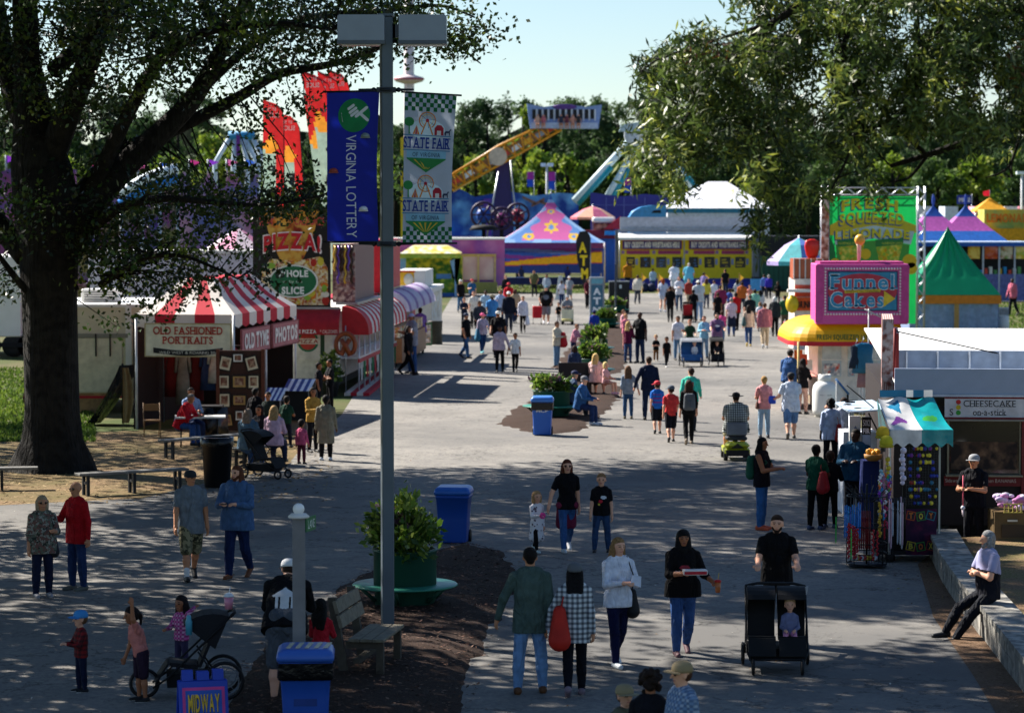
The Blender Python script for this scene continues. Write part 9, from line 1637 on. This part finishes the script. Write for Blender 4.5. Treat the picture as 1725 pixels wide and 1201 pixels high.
def shade_tree(x,y,h,r_,zc,n,seed,label,ox=0):
 t=thing('shade_tree',label, 'tree',(x,y,0),0, 'shade trees left of the road');r=np.random.default_rng(seed);m=MB();limb(m,[(0,0,0),(.2,0,h*.35),(0,.2,h*.9)],[.45,.35,.1],14);m.build('trunk',bark,t)
 m=MB()
 for k in range(7):a=k*.9+seed;m.tube([(0,0,h*(.3+.05*k)),(ox*.5+r_*.35*math.cos(a),r_*.35*math.sin(a),max(zc+.3,h*(.42+.07*k))),(ox+r_*.8*math.cos(a),r_*.8*math.sin(a),max(zc+.6,h*(.5+.07*k)))],[.18,.11,.03],7)
 m.build('branch',bark,t);C=r.normal(0,1,(n,3));C/=np.linalg.norm(C,axis=1,keepdims=True);C*=(r.uniform(.3,1,(n,1)))**.5;C=C*np.array([r_,r_,(h-zc)*.55])+np.array([ox,0,zc+(h-zc)*.5]);C=np.array([c for c in C if not seen(Vector(c)+Vector((x,y,0)),230)]);n=len(C);k=np.repeat(np.arange(n),42);leaves(t, 'crown',C[k]+r.normal(0,.5,(len(k),3)),.28,OAKL,k,seed,aspect=.65)
shade_tree(-17.5,51.5,16,7.5,5.5,520,21, 'shade tree standing just outside the left edge of the picture')
shade_tree(-13.0,40.0,14,6.5,5.0,640,22, 'second shade tree outside the left edge, nearer the viewer')
shade_tree(-11.0,41.0,18,6.5,10.0,760,23, 'tall unseen tree with its crown pushed out to shade the near road',5.0)  # unseen crown shifted sideways to put shade on the near road
shade_tree(-14.5,34.0,15,6.0,6.0,700,24, 'shade tree left of the road nearest the viewer',1.5)
shade_tree(-22.5,77,15,8.0,4.5,380,25, 'unseen tree added beyond the left edge to shade the ground by the oak')  # unseen tree added to shade the ground around the oak
DG=[M(c,rough=.8,var=.3,scale=.4,trans=.3)for c in('#38502e', '#2c4424', '#486236', '#546c3a')];LG=[M(c,rough=.7,var=.3,scale=.4,trans=.35)for c in('#6a8428', '#86982e', '#4c6a22', '#9aa43c')]  # pine greens lightened to carry a slight distance haze
def far_tree(px,ytop,Yy,wpx,ybot,mats,seed,label,n=60,group='trees of the wood behind the fair'):
 f=Fr(Yy,px);t=root_px(px,Yy, 'pine_tree' if mats is DG else 'broadleaf_tree',label, 'tree',0,group);r=np.random.default_rng(seed);zt=f.z(ytop);zb=f.z(ybot)if ybot else.5;rw=wpx*Yy/F_PX/2
 m=MB();m.tube([(0,0,0),(.3,0,zt*.5),(0,0,zt*.9)],[.4,.3,.08],7)
 for k in range(6):a=k*1.1+seed;z=zb+(zt-zb)*(.2+.11*k);m.tube([(0,0,z-1),(rw*.6*math.cos(a),rw*.6*math.sin(a),z+.6)],[.14,.04],5)
 m.build('trunk',bark,t);C=[]
 nb=9;cc=[(r.uniform(-.75,.75)*rw,r.uniform(-.6,.6)*rw,zb+(zt-zb)*q)for q in np.linspace(.12,.90,nb)];cc[-1]=(r.uniform(-.2,.2)*rw,0,zt-(zt-zb)*.12)
 for i in range(n):
  c=cc[r.integers(0,nb)];d=r.normal(0,1,3);d/=np.linalg.norm(d);q=r.uniform(.5,1);rad=rw*.48*(1-.35*max(0,(c[2]-zb)/(zt-zb)-.3));C.append((c[0]+d[0]*rad*q,c[1]+d[1]*rad*q,min(c[2]+d[2]*min(rad*.7,(zt-zb)*.14)*q,zt)))
 C=np.array(C);k=np.repeat(np.arange(len(C)),34);leaves(t, 'crown',C[k]+r.normal(0,rw*.10,(len(k),3)),max(.42,rw*.10),mats,k,seed,aspect=.75,wts=(4,3,3,1));return t
tops=[(-40,190),(10,150),(60,165),(110,140),(160,160),(205,150),(250,190),(300,140),(345,150),(385,215),(425,225),(470,235),(520,225),(570,235),(620,228),(665,215),(705,200),(745,190),(785,165),(820,158),(855,152),(880,160),(915,168),(945,156),(975,158),(1005,158),(1040,168),(1075,155),(1115,165),(1160,170),(1210,175),(1260,170),(1310,175),(1360,190),(1410,180),(1455,200),(1500,190),(1545,195),(1590,190),(1640,185),(1690,170),(1740,165)]
NM=['dark pine', 'deep green pine', 'tall shadowy pine']
for i,(x,y)in enumerate(tops):
 Yy=395+random.uniform(-18,18);far_tree(x,y+2,Yy,78+random.uniform(0,18),335,DG,100+i,NM[i%3]+' in the back row of the wood',120)
LOW=[(365,222,320,90,0),(205,250,310,90,0),(290,260,315,80,0),(880,172,330,58,1),(905,172,345,42,1),(700,262,300,60,0),(800,262,305,60,0),(905,250,300,70,1),(955,262,296,66,1),(1000,270,300,62,0),(860,285,298,50,1),(1045,275,300,60,0),(1100,280,300,66,0),(1160,270,305,66,0),(1290,265,300,80,0),(1390,275,300,80,0),(1500,262,290,86,0),(1575,268,285,80,0),(1640,262,285,84,0),(1700,250,290,80,0),(470,262,310,80,0),(560,268,310,80,0),(640,262,306,70,0),(20,262,300,90,0),(110,270,300,90,0)]
for i,(x,y,Yy,w_,br_)in enumerate(LOW):far_tree(x,y,Yy,w_,348,LG if br_ or i%2==0 else[DG[2],LG[2],DG[3],LG[0]],300+i,('bright yellow green tree' if br_ else 'olive green tree')+' in the front row of the wood',64)
m=MB();n=60;V=[]
for j in range(3):
 for i in range(n+1):V.append((-120+240*i/n,425+3*math.sin(i*.9)+(j*2),(0,8+1.2*math.sin(i*1.3),17.2+1.6*math.sin(i*.83)+math.sin(i*2.1))[j]))
m.add(V,[(j*(n+1)+i,j*(n+1)+i+1,(j+1)*(n+1)+i+1,(j+1)*(n+1)+i)for j in range(2)for i in range(n)]);struct('wood_backdrop',m,ground_mat(['#1c2a14', '#243618', '#16200f'],[0,.3,1.5],bump=1), 'structure')  # dark green sheet added behind the trees to close the gaps
